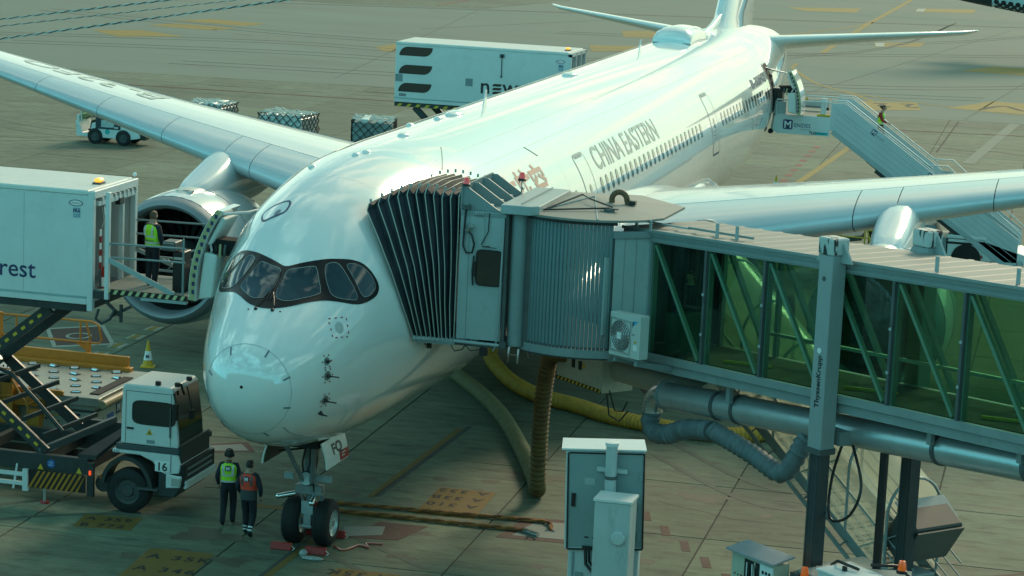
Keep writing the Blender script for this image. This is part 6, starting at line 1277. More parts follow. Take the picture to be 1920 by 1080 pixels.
# --- container loader
ld = thing('container_loader', 'orange and cream container loader with steel roller bed behind the catering truck', 'loader', (-9, 10.2, 0))
CRM = mat('loader_cream', (.42, .44, .37), .45, var=.06, scale=2, dirt=(.22, .22, .17), dirt_amt=.3); BED = mat('bed_steel', (.36, .37, .33), .45, .4, var=.12, scale=3, dirt=(.18, .18, .15), dirt_amt=.3)
LB_ = MB().box(-11.6, -7.05, 8.75, 11.6, .42, 1.62).build('engine_body', CRM, ld, bevel=.015); MB().box(-11.65, -7.0, 8.70, 11.65, 1.38, 1.43).build('body_seam', GREY_D, LB_)
text('POWER', .19, GREYPR, LB_, (-8.35, 8.748, 1.44), (1, 0, 0), (0, 0, 1), bold=.004, depth=.003)
for x, z, w, h, m_ in ((-7.72, 1.26, .30, .06, BLUEPR), (-7.68, 1.0, .16, .16, GREYPR), (-8.2, 1.04, .10, .09, GREYPR), (-7.78, .70, .14, .12, BLACK), (-7.6, .72, .22, .14, GREY_D), (-8.35, 1.10, .05, .05, BLACK), (-8.2, 1.22, .2, .03, YELLOW), (-8.02, 1.06, .04, .04, BLACK)):
    MB().box(x, x+w, 8.742, 8.75, z, z+h).build('sticker', m_, LB_)
for y, z, w, h, m_ in ((9.15, 1.0, .16, .15, GREYPR), (9.5, .62, .42, .56, mat('sticker_blue', (.02, .12, .35), .4)), (10.05, 1.08, .30, .34, BLUEPR), (10.75, 1.18, .55, .16, YELLOW), (10.85, .92, .2, .18, mat('sticker_blue', (.02, .12, .35), .4)), (10.85, .55, .16, .2, RED), (9.05, .66, .1, .1, RED), (9.2, .5, .25, .1, TEAL), (11.1, .6, .3, .16, GREYPR)):
    MB().box(-7.05, -7.042, y, y+w, z, z+h).build('sticker', m_, LB_)
text('M', .26, WHITEPR, LB_, (-7.04, 10.10, 1.15), (0, 1, 0), (0, 0, 1), bold=.01, depth=.004)
MB().box(-12.2, -6.85, 8.5, 11.85, 1.63, 1.80).build('roller_bed', BED, ld, bevel=.008)
ro = None
for i in range(9):
    for j in range(5):
        x = -11.7+i*.58+(.29 if j % 2 else 0); y = 8.95+j*.62
        if x > -7.35: continue
        if ro is None:
            ro = MB().cyl((-.09, 0, 0), (.09, 0, 0), .055, 10).build('ball_roller', CHROME, ld, world=False, smooth=40); rp = MB().box(-.13, .13, -.09, .09, -.012, -.002).build('roller_pocket', BLACK, ro, world=False); o = ro
        else:
            o = ro.copy(); COL.objects.link(o); d = rp.copy(); COL.objects.link(d); d.parent = o
        o.location = V((x, y, 1.815))-V((-9, 10.2, 0)); o.rotation_euler = (0, 0, .4 if (i+j) % 2 else -.4)
for y0, y1 in ((8.35, 9.9), (9.95, 11.5)): MB().cyl((-6.68, y0, 1.70), (-6.68, y1, 1.70), .10, 16).build('edge_roller', mat('roller_tan', (.33, .27, .16), .5, var=.12, scale=6), ld, smooth=40)
MB().box(-7.25, -7.0, 8.9, 11.0, 1.80, 1.83).build('rubber_strip', RUBBER, ld); MB().box(-7.6, -6.8, 8.42, 8.62, 1.62, 1.82).build('bed_end', BED, ld, bevel=.01)
MB().box(-12.2, -7.5, 11.85, 11.95, 1.82, 2.14).build('side_guide', ORANGE, ld, bevel=.01); MB().box(-12.2, -7.35, 11.62, 11.84, 1.80, 1.90).build('side_guide', ORANGE, ld, bevel=.01); MB().box(-12.2, -7.75, 8.42, 8.52, 1.80, 1.92).build('side_guide', ORANGE, ld, bevel=.01); MB().box(-9.0, -8.35, 8.3, 8.42, 1.5, 1.66).build('side_guide', ORANGE, ld)
g = MB(); yy = 12.1
g.tube([(-11.4, yy, 2.9), (-8.65, yy, 2.92), (-8.45, yy, 2.85), (-8.35, yy, 2.45), (-8.45, yy, 2.36), (-11.4, yy, 2.36)], .03, 8); g.build('guard_rail', ORANGE, ld, smooth=60)
MB().tube([(-9.0, yy, 2.92), (-8.8, yy, 2.9), (-8.68, yy, 2.5), (-8.72, yy, 2.36)], .03, 8).build('guard_rail', ORANGE, ld, smooth=60)
for x in (-10.75, -8.95): MB().cyl((x, yy, 2.36), (x, yy, 2.92), .028, 8).build('rail_upright', ORANGE, ld)
for x in (-11.2, -8.72): MB().box(x-.05, x+.05, yy-.05, yy+.05, 1.5, 2.4 if x > -9 else 2.95).build('rail_post', ORANGE, ld)
MB().prism([(-8.72, yy, 2.34), (-9.1, yy, 2.34), (-8.72, yy, 2.1)], (0, .03, 0)).build('rail_gusset', ORANGE, ld)
con = MB().box(-9.75, -9.0, 8.2, 8.6, 1.2, 2.28).build('control_console', ORANGE, ld, bevel=.012); MB().prism([(-9.75, 8.15, 2.28), (-9.0, 8.15, 2.28), (-9.0, 8.65, 2.45), (-9.75, 8.65, 2.45)], (0, 0, .03)).build('control_panel', WHITEPR, con); MB().prism([(-9.75, 8.2, 2.05), (-9.0, 8.2, 2.05), (-9.0, 8.14, 2.27), (-9.75, 8.14, 2.27)], (0, .02, 0)).build('console_hood', BLACK, con)
for k in range(6): MB().cyl((-9.65+.11*k, 8.4, 2.38), (-9.65+.11*k, 8.4, 2.44), .02, 8).build('control_knob', BLACK, con)
text('QUINTA', .12, BLACK, con, (-9.35, 8.196, 2.0), (0, 0, -1), (1, 0, 0), depth=.003)
g = MB()
for pth in ([(-9.8, 8.1, 2.42), (-8.95, 8.1, 2.42), (-8.95, 8.1, 1.0)], [(-8.95, 8.1, 2.42), (-8.55, 8.05, 1.88), (-8.45, 8.05, 1.9)], [(-8.95, 8.1, 2.15), (-8.5, 8.05, 1.55)], [(-8.5, 8.05, 1.0), (-8.5, 8.05, 1.88), (-8.2, 8.3, 1.95), (-8.2, 8.3, 1.2)], [(-8.5, 8.05, 1.6), (-8.2, 8.3, 1.72)], [(-9.8, 8.1, 1.75), (-8.95, 8.1, 1.75)]): g.tube(pth, .028, 7)
g.build('step_rail', ORANGE, ld, smooth=60); MB().cyl((-8.5, 8.05, 1.9), (-8.2, 8.3, 2.0), .04, 10).build('rail_grip', WHITEPR, ld); MB().box(-8.5, -8.2, 8.05, 8.3, .9, 1.45).build('step_box', ORANGE, ld, bevel=.01); MB().box(-9.9, -8.95, 8.05, 8.6, 1.0, 1.25).build('step_box', ORANGE, ld, bevel=.01)
MB().cyl((-9.6, 8.6, 2.3), (-9.6, 8.6, 2.8), .05, 8).build('lamp_mast', ORANGE, ld); MB().lathe([(0, .09), (.2, .10), (.22, .02)], (-9.6, 8.6, 2.8), (0, 0, 1), 12).build('lamp', W_TRUCK, ld, smooth=40)
for x in (-10.8, -8.0):
    for y in (8.95, 11.4): wheel(ld, x, y, .4, .3)
# --- passenger stairs at the rear left door
ps = thing('passenger_stairs', 'tall white passenger stairs with blue square logos at the rear left door', 'passenger stairs', (9.5, 51.1, 0))
SW = mat('stairs_pale_grey', (.50, .55, .55), .42, var=.04, scale=1, dirt=(.3, .33, .32), dirt_amt=.2); SWD = mat('stairs_side_grey', (.36, .42, .42), .42, var=.04, scale=1)
YN, YF = 50.0, 52.2; PFZ = 5.50
MB().box(2.9, 5.15, YN+.05, YF-.05, PFZ-.08, PFZ).build('landing', GRILLE, ps)
sk = MB().prism([(3.02, YN, PFZ), (5.15, YN, PFZ), (5.15, YN, 4.76), (3.10, YN, 4.76), (2.93, YN, 4.88)], (0, .05, 0)).build('side_skirt', W_TRUCK, ps); MB().prism([(3.02, YF-.05, PFZ), (5.15, YF-.05, PFZ), (5.15, YF-.05, 4.76), (3.10, YF-.05, 4.76)], (0, .05, 0)).build('side_skirt', W_TRUCK, ps)
def msq(parent, x, z, s, y, tilt=0.0):
    c, sn = math.cos(tilt), math.sin(tilt)
    f = lambda a, b: V((x+a*c+b*sn, y, z-a*sn+b*c))
    MB().prism([f(a*s/2, b*s/2) for a, b in oval(1, 1, 20, 7)], (0, -.006, 0)).build('logo', BLUEPR, parent)
    me = text_mesh('M', s*1.02, .02*s, 'CENTER'); bpy.data.meshes.remove(me)
    o = f(0, -s*.36); text('M', s*1.02, WHITEPR, parent, (o.x, y-.007, o.z), (c, 0, -sn), (sn, 0, c), bold=.02*s, align='CENTER', depth=.003)
msq(sk, 3.52, 5.12, .38, YN)
text('ENZIES', .205, BLUEPR, sk, (3.76, YN-.001, 5.04), (1, 0, 0), (0, 0, 1), bold=.001, depth=.004); text('AVIATION', .085, GREYPR, sk, (4.03, YN-.001, 4.93), (1, 0, 0), (0, 0, 1), depth=.004)
text('TLD', .15, TEXTBLK, sk, (4.36, YN-.001, 4.80), (1, 0, 0), (0, 0, 1), bold=.006, depth=.004); MB().prism([(4.60, YN, 4.795), (5.06, YN, 4.795), (5.10, YN, 4.90), (4.60, YN, 4.90)], (0, -.004, 0)).build('logo', TEAL, sk); text('ELECTRIC', .075, mat('teal_dark', (.02, .2, .2), .4), sk, (4.64, YN-.005, 4.82), (1, 0, 0), (0, 0, 1), depth=.003)
for y in (YN+.02, YF-.02):
    g = MB(); g.tube([(3.04, y, PFZ), (3.04, y, 6.06), (5.16, y, 6.07), (5.16, y, PFZ)], .028, 8); g.build('landing_rail', W_TRUCK, ps, smooth=60)
    if y > 51:
        MB().tube([(3.6, y-.08, 5.95), (3.66, y-.08, 5.72), (3.8, y-.08, 5.66), (4.75, y-.08, 5.66)], .02, 6).build('hand_hoop', GREY_D, ps); MB().box(3.7, 4.8, y-.02, y+.01, 5.6, 5.92).build('landing_screen', mat('screen_clear_grey', (.42, .45, .43), .3), ps); MB().prism([(3.82, y-.05, 5.90), (3.98, y-.05, 5.90), (3.90, y-.05, 6.04)], (0, -.01, 0)).build('warning_triangle', YELLOW, ps)
MB().box(2.98, 3.4, YN+.06, YN+.10, PFZ, 5.98).build('landing_screen', SWD, ps)
MB().box(4.75, 4.95, YN+.12, YN+.3, PFZ, 6.2).build('gate_post', W_TRUCK, ps); MB().box(4.62, 5.12, YN+.0, YN+.16, PFZ+.01, PFZ+.09).build('step_edge', YELLOW, ps); MB().box(4.96, 5.05, YN+.1, YN+.2, 5.75, 5.86).build('switch_box', BLACK, ps)
MB().cyl((2.86, YN+.2, 4.85), (3.0, YN+.2, 6.0), .04, 8).build('bumper_tube', W_TRUCK, ps); MB().lathe([(-.09, .10), (.09, .10)], (2.84, YN+.2, 4.80), (0, 1, 0), 14).build('bumper_roller', RUBBER, ps)
# flight: side panels follow the slope, steps between
def flz(x): return PFZ-.675*(x-5.55)
fl = [(5.15, PFZ), (5.55, PFZ), (12.85, flz(12.85))]
for y, off in ((YN, .05), (YF-.05, .05)):
    sp = MB().prism([(5.15, y, 6.06), (5.72, y, 6.06), (9.35, y, flz(9.35)+.60), (12.6, y, flz(12.6)+.60), (12.6, y, flz(12.6)-.62), (5.15, y, PFZ-.75+.28)], (0, off, 0)).build('flight_side', SW, ps)
    for d in (.34, .08, -.18, -.42):
        MB().bar((5.3, y-.004 if y == YN else y+.06, flz(5.3)+d if d < .3 else 5.9), (12.55, y-.004 if y == YN else y+.06, flz(12.55)+d), .012, .018).build('panel_rib', SWD, sp)
    MB().bar((5.25, y+.03, flz(5.25)-.74), (12.7, y+.03, flz(12.7)-.74), .12, .20).build('stringer', SWD, ps)
    MB().tube([(5.16, y+.02, 6.16), (5.78, y+.02, 6.16), (9.2, y+.02, flz(9.2)+.78)], .026, 8).build('hand_rail', W_TRUCK, ps, smooth=60); MB().tube([(5.16, y+.02, 6.10), (5.74, y+.02, 6.10), (9.25, y+.02, flz(9.25)+.68)], .016, 8).build('hand_rail', W_TRUCK, ps, smooth=60)
    MB().tube([(9.0, y+.0, flz(9.0)+.76), (9.75, y+.0, flz(9.0)+.78), (12.7, y+.0, flz(12.7)+.86)], .026, 8).build('hand_rail', W_TRUCK, ps, smooth=60); MB().prism([(9.35, y-.02, flz(9.35)+.58), (9.7, y-.02, flz(9.35)+.58), (12.6, y-.02, flz(12.6)+.74), (12.6, y-.02, flz(12.6)+.62)], (0, .03, 0)).build('flight_side', SWD, ps)
    for k in range(9): x = 5.4+k*.5; MB().bar((x, y+.02, (flz(x) if x > 5.7 else PFZ)+.58), (x, y+.02, (flz(x) if x > 5.78 else PFZ)+.76-.1*(x < 5.78)), .02).build('rail_stub', W_TRUCK, ps)
for x, z in ((6.86, 5.42), (9.10, 3.98), (10.52, 3.06)):
    msq(ps, x, flz(x)+.42, .22, YN-.002, .594); c, sn = math.cos(.594), math.sin(.594); o = V((x+.13*c-.02, 0, flz(x)+.34-.13*sn)); text('ENZIES', .11, GREYPR, ps, (o.x, YN-.003, o.z), (c, 0, -sn), (sn, 0, c), depth=.004)
s0_ = None
for k in range(25):
    if s0_ is None: s0_ = MB().box(-.15, .15, YN+.06-51.1, YF-.06-51.1, -.03, 0).build('step', GRILLE, ps, world=False); o = s0_
    else: o = s0_.copy(); COL.objects.link(o)
    x = 5.65+k*.29; o.location = (x-9.5, 0, flz(x)-.24)
MB().bar((6.6, 51.1, flz(6.6)-.9), (10.2, 51.1, 1.3), .25, .3).build('lift_mast', CHAS, ps); MB().bar((7.0, YN+.1, flz(7.0)-.95), (12.4, YN+.1, flz(12.4)-.93), .14, .16).build('under_rail', CHAS, ps)
ch = MB().prism([(9.95, YN, .45), (11.45, YN, .40), (12.9, YN, .42), (12.9, YN, .75), (11.4, YN, 1.18), (9.95, YN, 1.18)], (0, YF-YN, 0)).build('chassis', W_TRUCK, ps, bevel=.03)
MB().box(9.9, 11.4, YN-.03, YF+.03, 1.20, 1.34).build('chassis_deck', W_TRUCK, ps, bevel=.03); MB().box(9.95, 11.35, YN-.02, YN, 1.0, 1.08).build('body_stripe', BLACK, ch); MB().prism([(11.18, YN-.004, .52), (11.34, YN-.004, .52), (11.26, YN-.004, .66)], (0, -.006, 0)).build('warning_triangle', REDPR, ch)
MB().lathe([(-.02, .56), (.03, .56)], (10.68, YN-.02, .46), (0, 1, 0), 28).build('wheel_arch', BLACK, ch); MB().box(10.6, 11.2, YN+.4, YF-.4, 1.34, 1.55).build('driver_seat', BLACK, ps, bevel=.03)
gb = MB().box(9.05, 9.9, YN+.1, YF-.3, .42, 1.20).build('battery_box', GREY_M, ps, bevel=.02); MB().prism([(9.0, YN+.1, 1.2), (9.6, YN+.1, 1.2), (9.4, YN+.1, 1.62), (9.05, YN+.1, 1.62)], (0, 1.7, 0)).build('battery_lid', GREY_M, ps, bevel=.02); MB().prism([(9.5, YN+.094, .86), (9.66, YN+.094, .86), (9.58, YN+.094, 1.0)], (0, -.005, 0)).build('warning_triangle', YELLOW, gb); MB().box(8.95, 9.95, YN+.1, YF-.3, .28, .42).build('battery_tray', CHAS, ps)
MB().cyl((8.55, YN+.6, .9), (9.1, YN+.6, .9), .36, 16).build('motor_drum', GREY_M, ps, smooth=40)
for x in (10.68, 8.2):
    for y in (YN+.15, YF-.2): wheel(ps, x, y, .46, .28)
MB().cyl((11.25, YN+.1, .03), (11.25, YN+.1, .4), .03, 8).build('stabiliser_leg', ALU, ps); MB().lathe([(0, .10), (.05, .08)], (11.25, YN+.1, 0), (0, 0, 1), 12).build('stabiliser_foot', YELLOW, ps); MB().cyl((12.75, YN-.1, .42), (12.75, YF+.1, .42), .12, 14).build('foot_roller', SWD, ps, smooth=40)
# --- yellow-railed loader under the left wing
bl = thing('belt_loader', 'black and white belt loader with yellow guard rails under the left wing', 'belt loader', (7.4, 47.3, 0))
MB().box(5.6, 8.4, 46.6, 48.2, .35, .95).build('body', W_TRUCK, bl, bevel=.03); MB().box(7.25, 8.05, 46.9, 48.0, .95, 1.98).build('power_unit', BLACK, bl, bevel=.03); MB().box(8.05, 8.75, 46.9, 48.0, .95, 1.95).build('cover', SW, bl, bevel=.03)
text('TLD', .26, WHITEPR, bl, (7.62, 46.895, 1.12), (1, 0, 0), (0, 0, 1), bold=.01, depth=.004); MB().box(7.7, 7.9, 46.89, 46.9, 1.6, 1.72).build('sticker', mat('sticker_blue', (.02, .12, .35), .4), bl)
g = MB()
for pth in ([(6.2, 46.7, 1.75), (8.9, 46.7, 1.72)], [(6.2, 46.7, 1.45), (8.9, 46.7, 1.42)], [(7.15, 46.7, .9), (7.15, 46.7, 1.8), (7.3, 46.7, 1.95), (7.75, 46.7, 1.95), (7.85, 46.7, 1.8), (7.85, 46.7, .9)], [(7.2, 46.68, 1.9), (7.45, 46.68, .9)], [(7.4, 47.5, 2.05), (8.9, 47.5, 1.95)], [(7.5, 46.7, .9), (7.5, 46.7, 1.95)]): g.tube(pth, .03, 7)
g.build('guard_rail', YELLOW, bl, smooth=60); MB().box(6.05, 6.3, 46.6, 46.9, .95, 1.5).build('rear_lamp', ORANGE, bl); MB().prism([(3.6, 46.9, .7), (7.0, 46.9, 1.3), (7.0, 46.9, 1.5), (3.6, 46.9, .9)], (0, 1.0, 0)).build('conveyor', GREY_D, bl); MB().box(8.8, 9.0, 47, 47.3, 1.4, 1.6).build('lamp', WHITEPR, bl); MB().box(8.25, 8.6, 46.57, 46.6, .55, .75).build('label_plate', BLACK, bl)
for x in (6.1, 8.0):
    for y in (46.75, 48.05): wheel(bl, x, y, .35, .25)
# --- tow tractor on the left
tt = thing('tow_tractor', 'small white tow tractor with dark side panel driving left below the wing tip', 'tow tractor', (-31.8, 66.7, 0))
ya, yb_ = 66.0, 67.4
MB().prism([(-33.4, ya, .32), (-33.45, ya, 1.05), (-33.3, ya, 1.08), (-33.1, ya, .5), (-32.7, ya, .5), (-32.6, ya, 1.0), (-30.2, ya, 1.05), (-30.1, ya, .40), (-30.6, ya, .3)], (0, yb_-ya, 0)).build('body', W_TRUCK, tt, bevel=.02)
MB().box(-32.4, -31.1, ya-.03, yb_+.03, .74, 1.30).build('side_panel', mat('panel_navy_black', (.02, .03, .04), .4, var=.1), tt, bevel=.02); MB().prism([(-32.1, ya-.036, .84), (-31.5, ya-.036, .84), (-31.3, ya-.036, 1.18), (-32.1, ya-.036, 1.18)], (0, -.004, 0)).build('side_opening', mat('opening_grey', (.40, .45, .44), .4, var=.2, scale=6), tt); text('TLD', .13, WHITEPR, tt, (-31.45, ya-.032, .80), (1, 0, 0), (0, 0, 1), bold=.006, depth=.004)
MB().box(-31.1, -30.15, ya+.02, yb_-.02, 1.0, 1.14).build('bonnet', W_TRUCK, tt, bevel=.03); cbx = MB().box(-33.42, -33.28, ya+.05, yb_-.05, .9, 1.35).build('dashboard', W_TRUCK, tt, bevel=.02); MB().bar((-33.15, ya+.05, 1.0), (-33.2, ya+.05, 1.9), .05).build('cab_pillar', W_TRUCK, tt); MB().bar((-33.15, yb_-.05, 1.0), (-33.2, yb_-.05, 1.9), .05).build('cab_pillar', W_TRUCK, tt); MB().box(-33.3, -31.9, ya, yb_, 1.9, 1.97).build('cab_roof', W_TRUCK, tt, bevel=.02)
for y in (ya+.05, yb_-.05): MB().bar((-32.0, y, 1.4), (-32.0, y, 1.9), .05).build('cab_pillar', W_TRUCK, tt)
MB().prism([(-33.19, ya+.1, 1.1), (-33.23, ya+.1, 1.88), (-33.23, yb_-.1, 1.88), (-33.19, yb_-.1, 1.1)], (.01, 0, 0)).build('windscreen', GLASS, tt); MB().box(-33.5, -33.3, ya-.02, ya+.12, 1.72, 1.86).build('work_lamp', BLACK, tt); MB().box(-32.62, -32.2, ya+.2, yb_-.2, .6, .95).build('seat', BLACK, tt, bevel=.03); MB().bar((-33.2, 66.7, 1.1), (-32.92, 66.5, 1.25), .04).build('steering_wheel', BLACK, tt)
MB().lathe([(0, .13), (.006, .13), (.007, .001)], (-31.78, ya-.001, .62), (0, -1, 0), 18).build('sticker', TEAL, tt)
for y in (ya+.1, yb_-.5): MB().box(-30.12, -29.85, y, y+.45, .32, .85).build('rear_bumper', BLACK, tt, bevel=.02)
MB().box(-30.1, -29.95, ya+.5, yb_-.5, .5, 1.0).build('tow_hitch', YELLOW, tt)
for k in range(4): MB().prism([(-30.42+.1*k, ya-.012, .95), (-30.36+.1*k, ya-.012, .95), (-30.32+.1*k, ya-.012, 1.04), (-30.38+.1*k, ya-.012, 1.04)], (0, -.004, 0)).build('hazard_stripe', YELLOW, tt)
MB().box(-31.6, -31.5, ya-.012, ya, 1.0, 1.03).build('side_marker', ORANGE, tt); MB().box(-33.45, -33.36, ya-.012, ya, .78, .81).build('side_marker', ORANGE, tt)
for x in (-32.42, -30.95):
    for y in (ya+.06, yb_-.06): wheel(tt, x, y, .38, .26)
# --- netted cargo on dollies
NET = mat('cargo_net_black', (.02, .025, .022), .8, var=.2); NETW = mat('cargo_net_white', (.55, .57, .52), .8, var=.1); WRAP = mat('cargo_wrap', (.62, .66, .63), .35, var=.18, scale=3, bump=.6, bscale=5, coat=.2); WRAPG = mat('cargo_wrap_grey', (.24, .31, .31), .35, var=.25, scale=2, bump=.6, bscale=5)
def cargo(loc, rz, w, d, h, label, wrap, seed, dl):
    rnd = random.Random(seed)
    t = thing('netted_cargo', label, 'cargo pallet', (loc[0], loc[1], .52), rz, 'netted cargo pallets on dollies'); M_ = []
    lump = MB(); nx, ny, nz = 6, 4, 4; j = lambda: rnd.uniform(-.05, .05)
    lump.box(-w/2+.05, w/2-.05, -d/2+.05, d/2-.05, .04, h-.12); cb_ = lump.build('cargo_block', wrap, t, world=False, bevel=.05)
    for k in range(5):
        x0 = -w/2+.06+k*(w-.12)/5; cs = MB().box(x0+.01, x0+(w-.12)/5-.01, -d/2+.07, d/2-.07, h-.12, h-.02+rnd.uniform(-.10, .12)).build('carton', WRAP if k % 2 else wrap, t, world=False, bevel=.03)
    MB().box(-w/2, w/2, -d/2, d/2, 0, .04).build('pallet_sheet', ALU, t, world=False)
    for name, m_, top in (('net', NET, False), ('net', NETW, True)):
        b = MB(); e = .02; st = .34
        if not top:
            for (ax, L_, s_) in ((0, w, -d/2), (0, w, d/2), (1, d, -w/2), (1, d, w/2)):
                nL = max(2, int(L_/st)); nH = max(2, int(h/st))
                P = [[(-L_/2+L_*i/nL+rnd.uniform(-.05, .05), h*k/nH*.98+.04+rnd.uniform(-.04, .04)) for i in range(nL+1)] for k in range(nH+1)]
                f = (lambda p: V((p[0], s_+(-.02 if s_ < 0 else .02), p[1]))) if ax == 0 else (lambda p: V((s_+(-.02 if s_ < 0 else .02), p[0], p[1])))
                for k in range(nH):
                    for i in range(nL): b.bar(f(P[k][i]), f(P[k+1][i+1]), e*1.6); b.bar(f(P[k][i+1]), f(P[k+1][i]), e*1.6)
        else:
            nL, nD = int(w/st), int(d/st); P = [[V((-w/2+w*i/nL, -d/2+d*k/nD, h+.03+rnd.uniform(-.03, .09))) for i in range(nL+1)] for k in range(nD+1)]
            for k in range(nD):
                for i in range(nL): b.bar(P[k][i], P[k+1][i+1], e*2); b.bar(P[k][i+1], P[k+1][i], e*2)
        b.build(name, m_, t, world=False)
    D = thing('cargo_dolly', dl, 'dolly', (loc[0], loc[1], 0), rz, 'flat dollies under the cargo'); MB().box(-w/2-.05, w/2+.05, -d/2-.05, d/2+.05, .40, .52).build('deck', GREY_D, D, world=False)
    for x in (-w/2+.4, w/2-.4):
        for y in (-d/2+.2, d/2-.2): MB().lathe([(-.08, .20), (.08, .20)], (x, y, .2), (0, 1, 0), 14).build('wheel', RUBBER, D, world=False)
    MB().bar((w/2, 0, .42), (w/2+.95, 0, .3), .06).build('tow_bar', GREY_D, D, world=False); MB().lathe([(-.05, .22), (.05, .22)], (w/2+.75, -.1, .36), (.3, 1, 0), 16).build('drawbar_disc', YELLOW, D, world=False)
cargo((-23.9, 69.8), -.10, 2.35, 2.0, 1.22, 'black netted white cargo block standing middle of the row above the wing', WRAP, 3, 'dolly carrying the black netted white cargo block')
cargo((-28.9, 72.2), -.05, 2.1, 2.0, 1.15, 'white wrapped netted cargo mostly hidden behind the wing', WRAP, 5, 'dolly hidden under the white wrapped cargo behind the wing')
cargo((-19.4, 69.5), .22, 2.0, 2.0, 1.25, 'grey-green netted cargo with an orange strap nearest the fuselage', WRAPG, 8, 'dolly under the grey-green cargo nearest the fuselage')
# ------------------------------------------------------------------ small things
# cabinet on a pillar in front, with its pole and a square post
FGT = mat('cabinet_teal_grey', (.20, .27, .27), .45, var=.05, scale=1.2, dirt=(.13, .17, .16), dirt_amt=.3); FGL = mat('cabinet_light_edge', (.42, .48, .47), .45, var=.05, scale=1.2)
POSTM = mat('stained_post_grey', (.38, .43, .42), .55, var=.10, scale=1.1, dirt=(.19, .22, .21), dirt_amt=.6, stretch=(2, 2, .7))
yv = -12.0
vd = thing('display_cabinet', 'teal grey metal cabinet with tapered side on a steel column in the foreground', 'cabinet', (10.2, yv+.3, 0))
MB().prism([(9.60, yv, 5.43), (10.79, yv, 5.55), (10.74, yv, 7.02), (9.56, yv, 6.93)], (-.12, .55, 0)).build('cabinet_body', FGL, vd, bevel=.01)
MB().prism([(9.64, yv-.006, 5.47), (10.76, yv-.006, 5.585), (10.715, yv-.006, 6.96), (9.605, yv-.006, 6.87)], (0, .004, 0)).build('cabinet_door', FGT, vd)
for a, c in (((9.615, 6.90), (10.73, 6.99)), ((9.65, 5.44), (10.775, 5.555)), ((10.735, 7.0), (10.78, 5.56)), ((9.60, 6.9), (9.645, 5.45))): MB().bar((a[0], yv-.01, a[1]), (c[0], yv-.01, c[1]), .022, .022, up=V((0, 1, 0))).build('door_seal', BLACK, vd)
MB().prism([(9.50, yv-.03, 6.935), (10.77, yv-.03, 7.035), (10.60, yv+.62, 7.035), (9.36, yv+.62, 6.935)], (0, 0, .025)).build('cabinet_roof', W_TRUCK, vd)
MB().prism([(9.66, yv+.02, 0), (10.72, yv+.02, 0), (10.72, yv+.02, 5.55), (9.66, yv+.02, 5.45)], (-.05, .4, 0)).build('column', FGL, vd, bevel=.01); MB().box(9.72, 9.75, yv+.0, yv+.02, 0, 5.4).build('column_seam', FGT, vd); MB().box(9.78, 9.90, yv+.005, yv+.02, 4.55, 5.1).build('vent_plate', FGT, vd)
b = MB(); b.tube([(9.92, yv-.02, 5.50), (9.95, yv-.05, 5.25), (10.1, yv-.06, 5.10), (10.3, yv-.05, 5.2), (10.33, yv-.02, 5.5)], .025, 7); b.tube([(9.98, yv-.02, 5.52), (10.0, yv-.05, 5.3), (10.12, yv-.06, 5.15)], .02, 6); b.box(9.88, 10.35, yv-.04, yv, 5.47, 5.52); b.build('cable_loop', BLACK, vd, smooth=60)
for z in (5.7, 6.1, 6.5, 6.8): MB().lathe([(0, .012), (.01, .012), (.011, .001)], (9.575, yv+.12, z), (-1, -.2, 0), 8).build('rivet', FGT, vd)
po = MB().cyl((10.30, yv-.12, 0), (10.27, yv-.12, 7.12), .085, 18).build('pole', POSTM, vd, smooth=40); MB().lathe([(0, .10), (.05, .10), (.06, .01)], (10.27, yv-.12, 7.10), (0, 0, 1), 18).build('pole_cap', W_TRUCK, po, smooth=40); MB().lathe([(0, .092), (.05, .092)], (10.275, yv-.12, 6.60), (0, 0, 1), 18).build('pole_clamp', GREY_D, po); MB().box(10.05, 10.5, yv-.06, yv-.0, 6.68, 6.74).build('pole_bracket', FGL, po)
bp_ = thing('square_post', 'weathered pale square post with a round cap in front of the teal cabinet', 'post', (10.44, yv-.5, 0))
MB().box(10.19, 10.72, yv-.75, yv-.30, 0, 6.42).build('post_body', POSTM, bp_, bevel=.012); MB().box(10.17, 10.74, yv-.77, yv-.28, 6.42, 6.455).build('post_cap', W_TRUCK, bp_); MB().lathe([(0, .10), (.03, .105), (.05, .09), (.055, .01)], (10.56, yv-.75, 5.90), (0, -1, 0), 24).build('round_cover', FGL, bp_, smooth=40)
for z in (5.75, 6.2, 6.65): MB().box(10.69, 10.73, yv-.035, yv-.006, z-.06, z+.06).build('hinge', FGT, vd)
MB().box(9.68, 9.74, yv-.03, yv-.006, 6.1, 6.3).build('door_lock', BLACK, vd); MB().box(9.86, 10.02, yv-.012, yv-.006, 6.45, 6.55).build('rating_plate', GREY_L, vd)
for k in range(6): MB().box(9.9+.12*k, 9.96+.12*k, yv-.012, yv-.006, 5.64, 5.66).build('vent_slot', BLACK, vd)
for z in (.9, 2.2, 3.5, 4.8): MB().box(10.185, 10.725, yv-.756, yv-.29, z, z+.02).build('post_band', FGL, bp_)
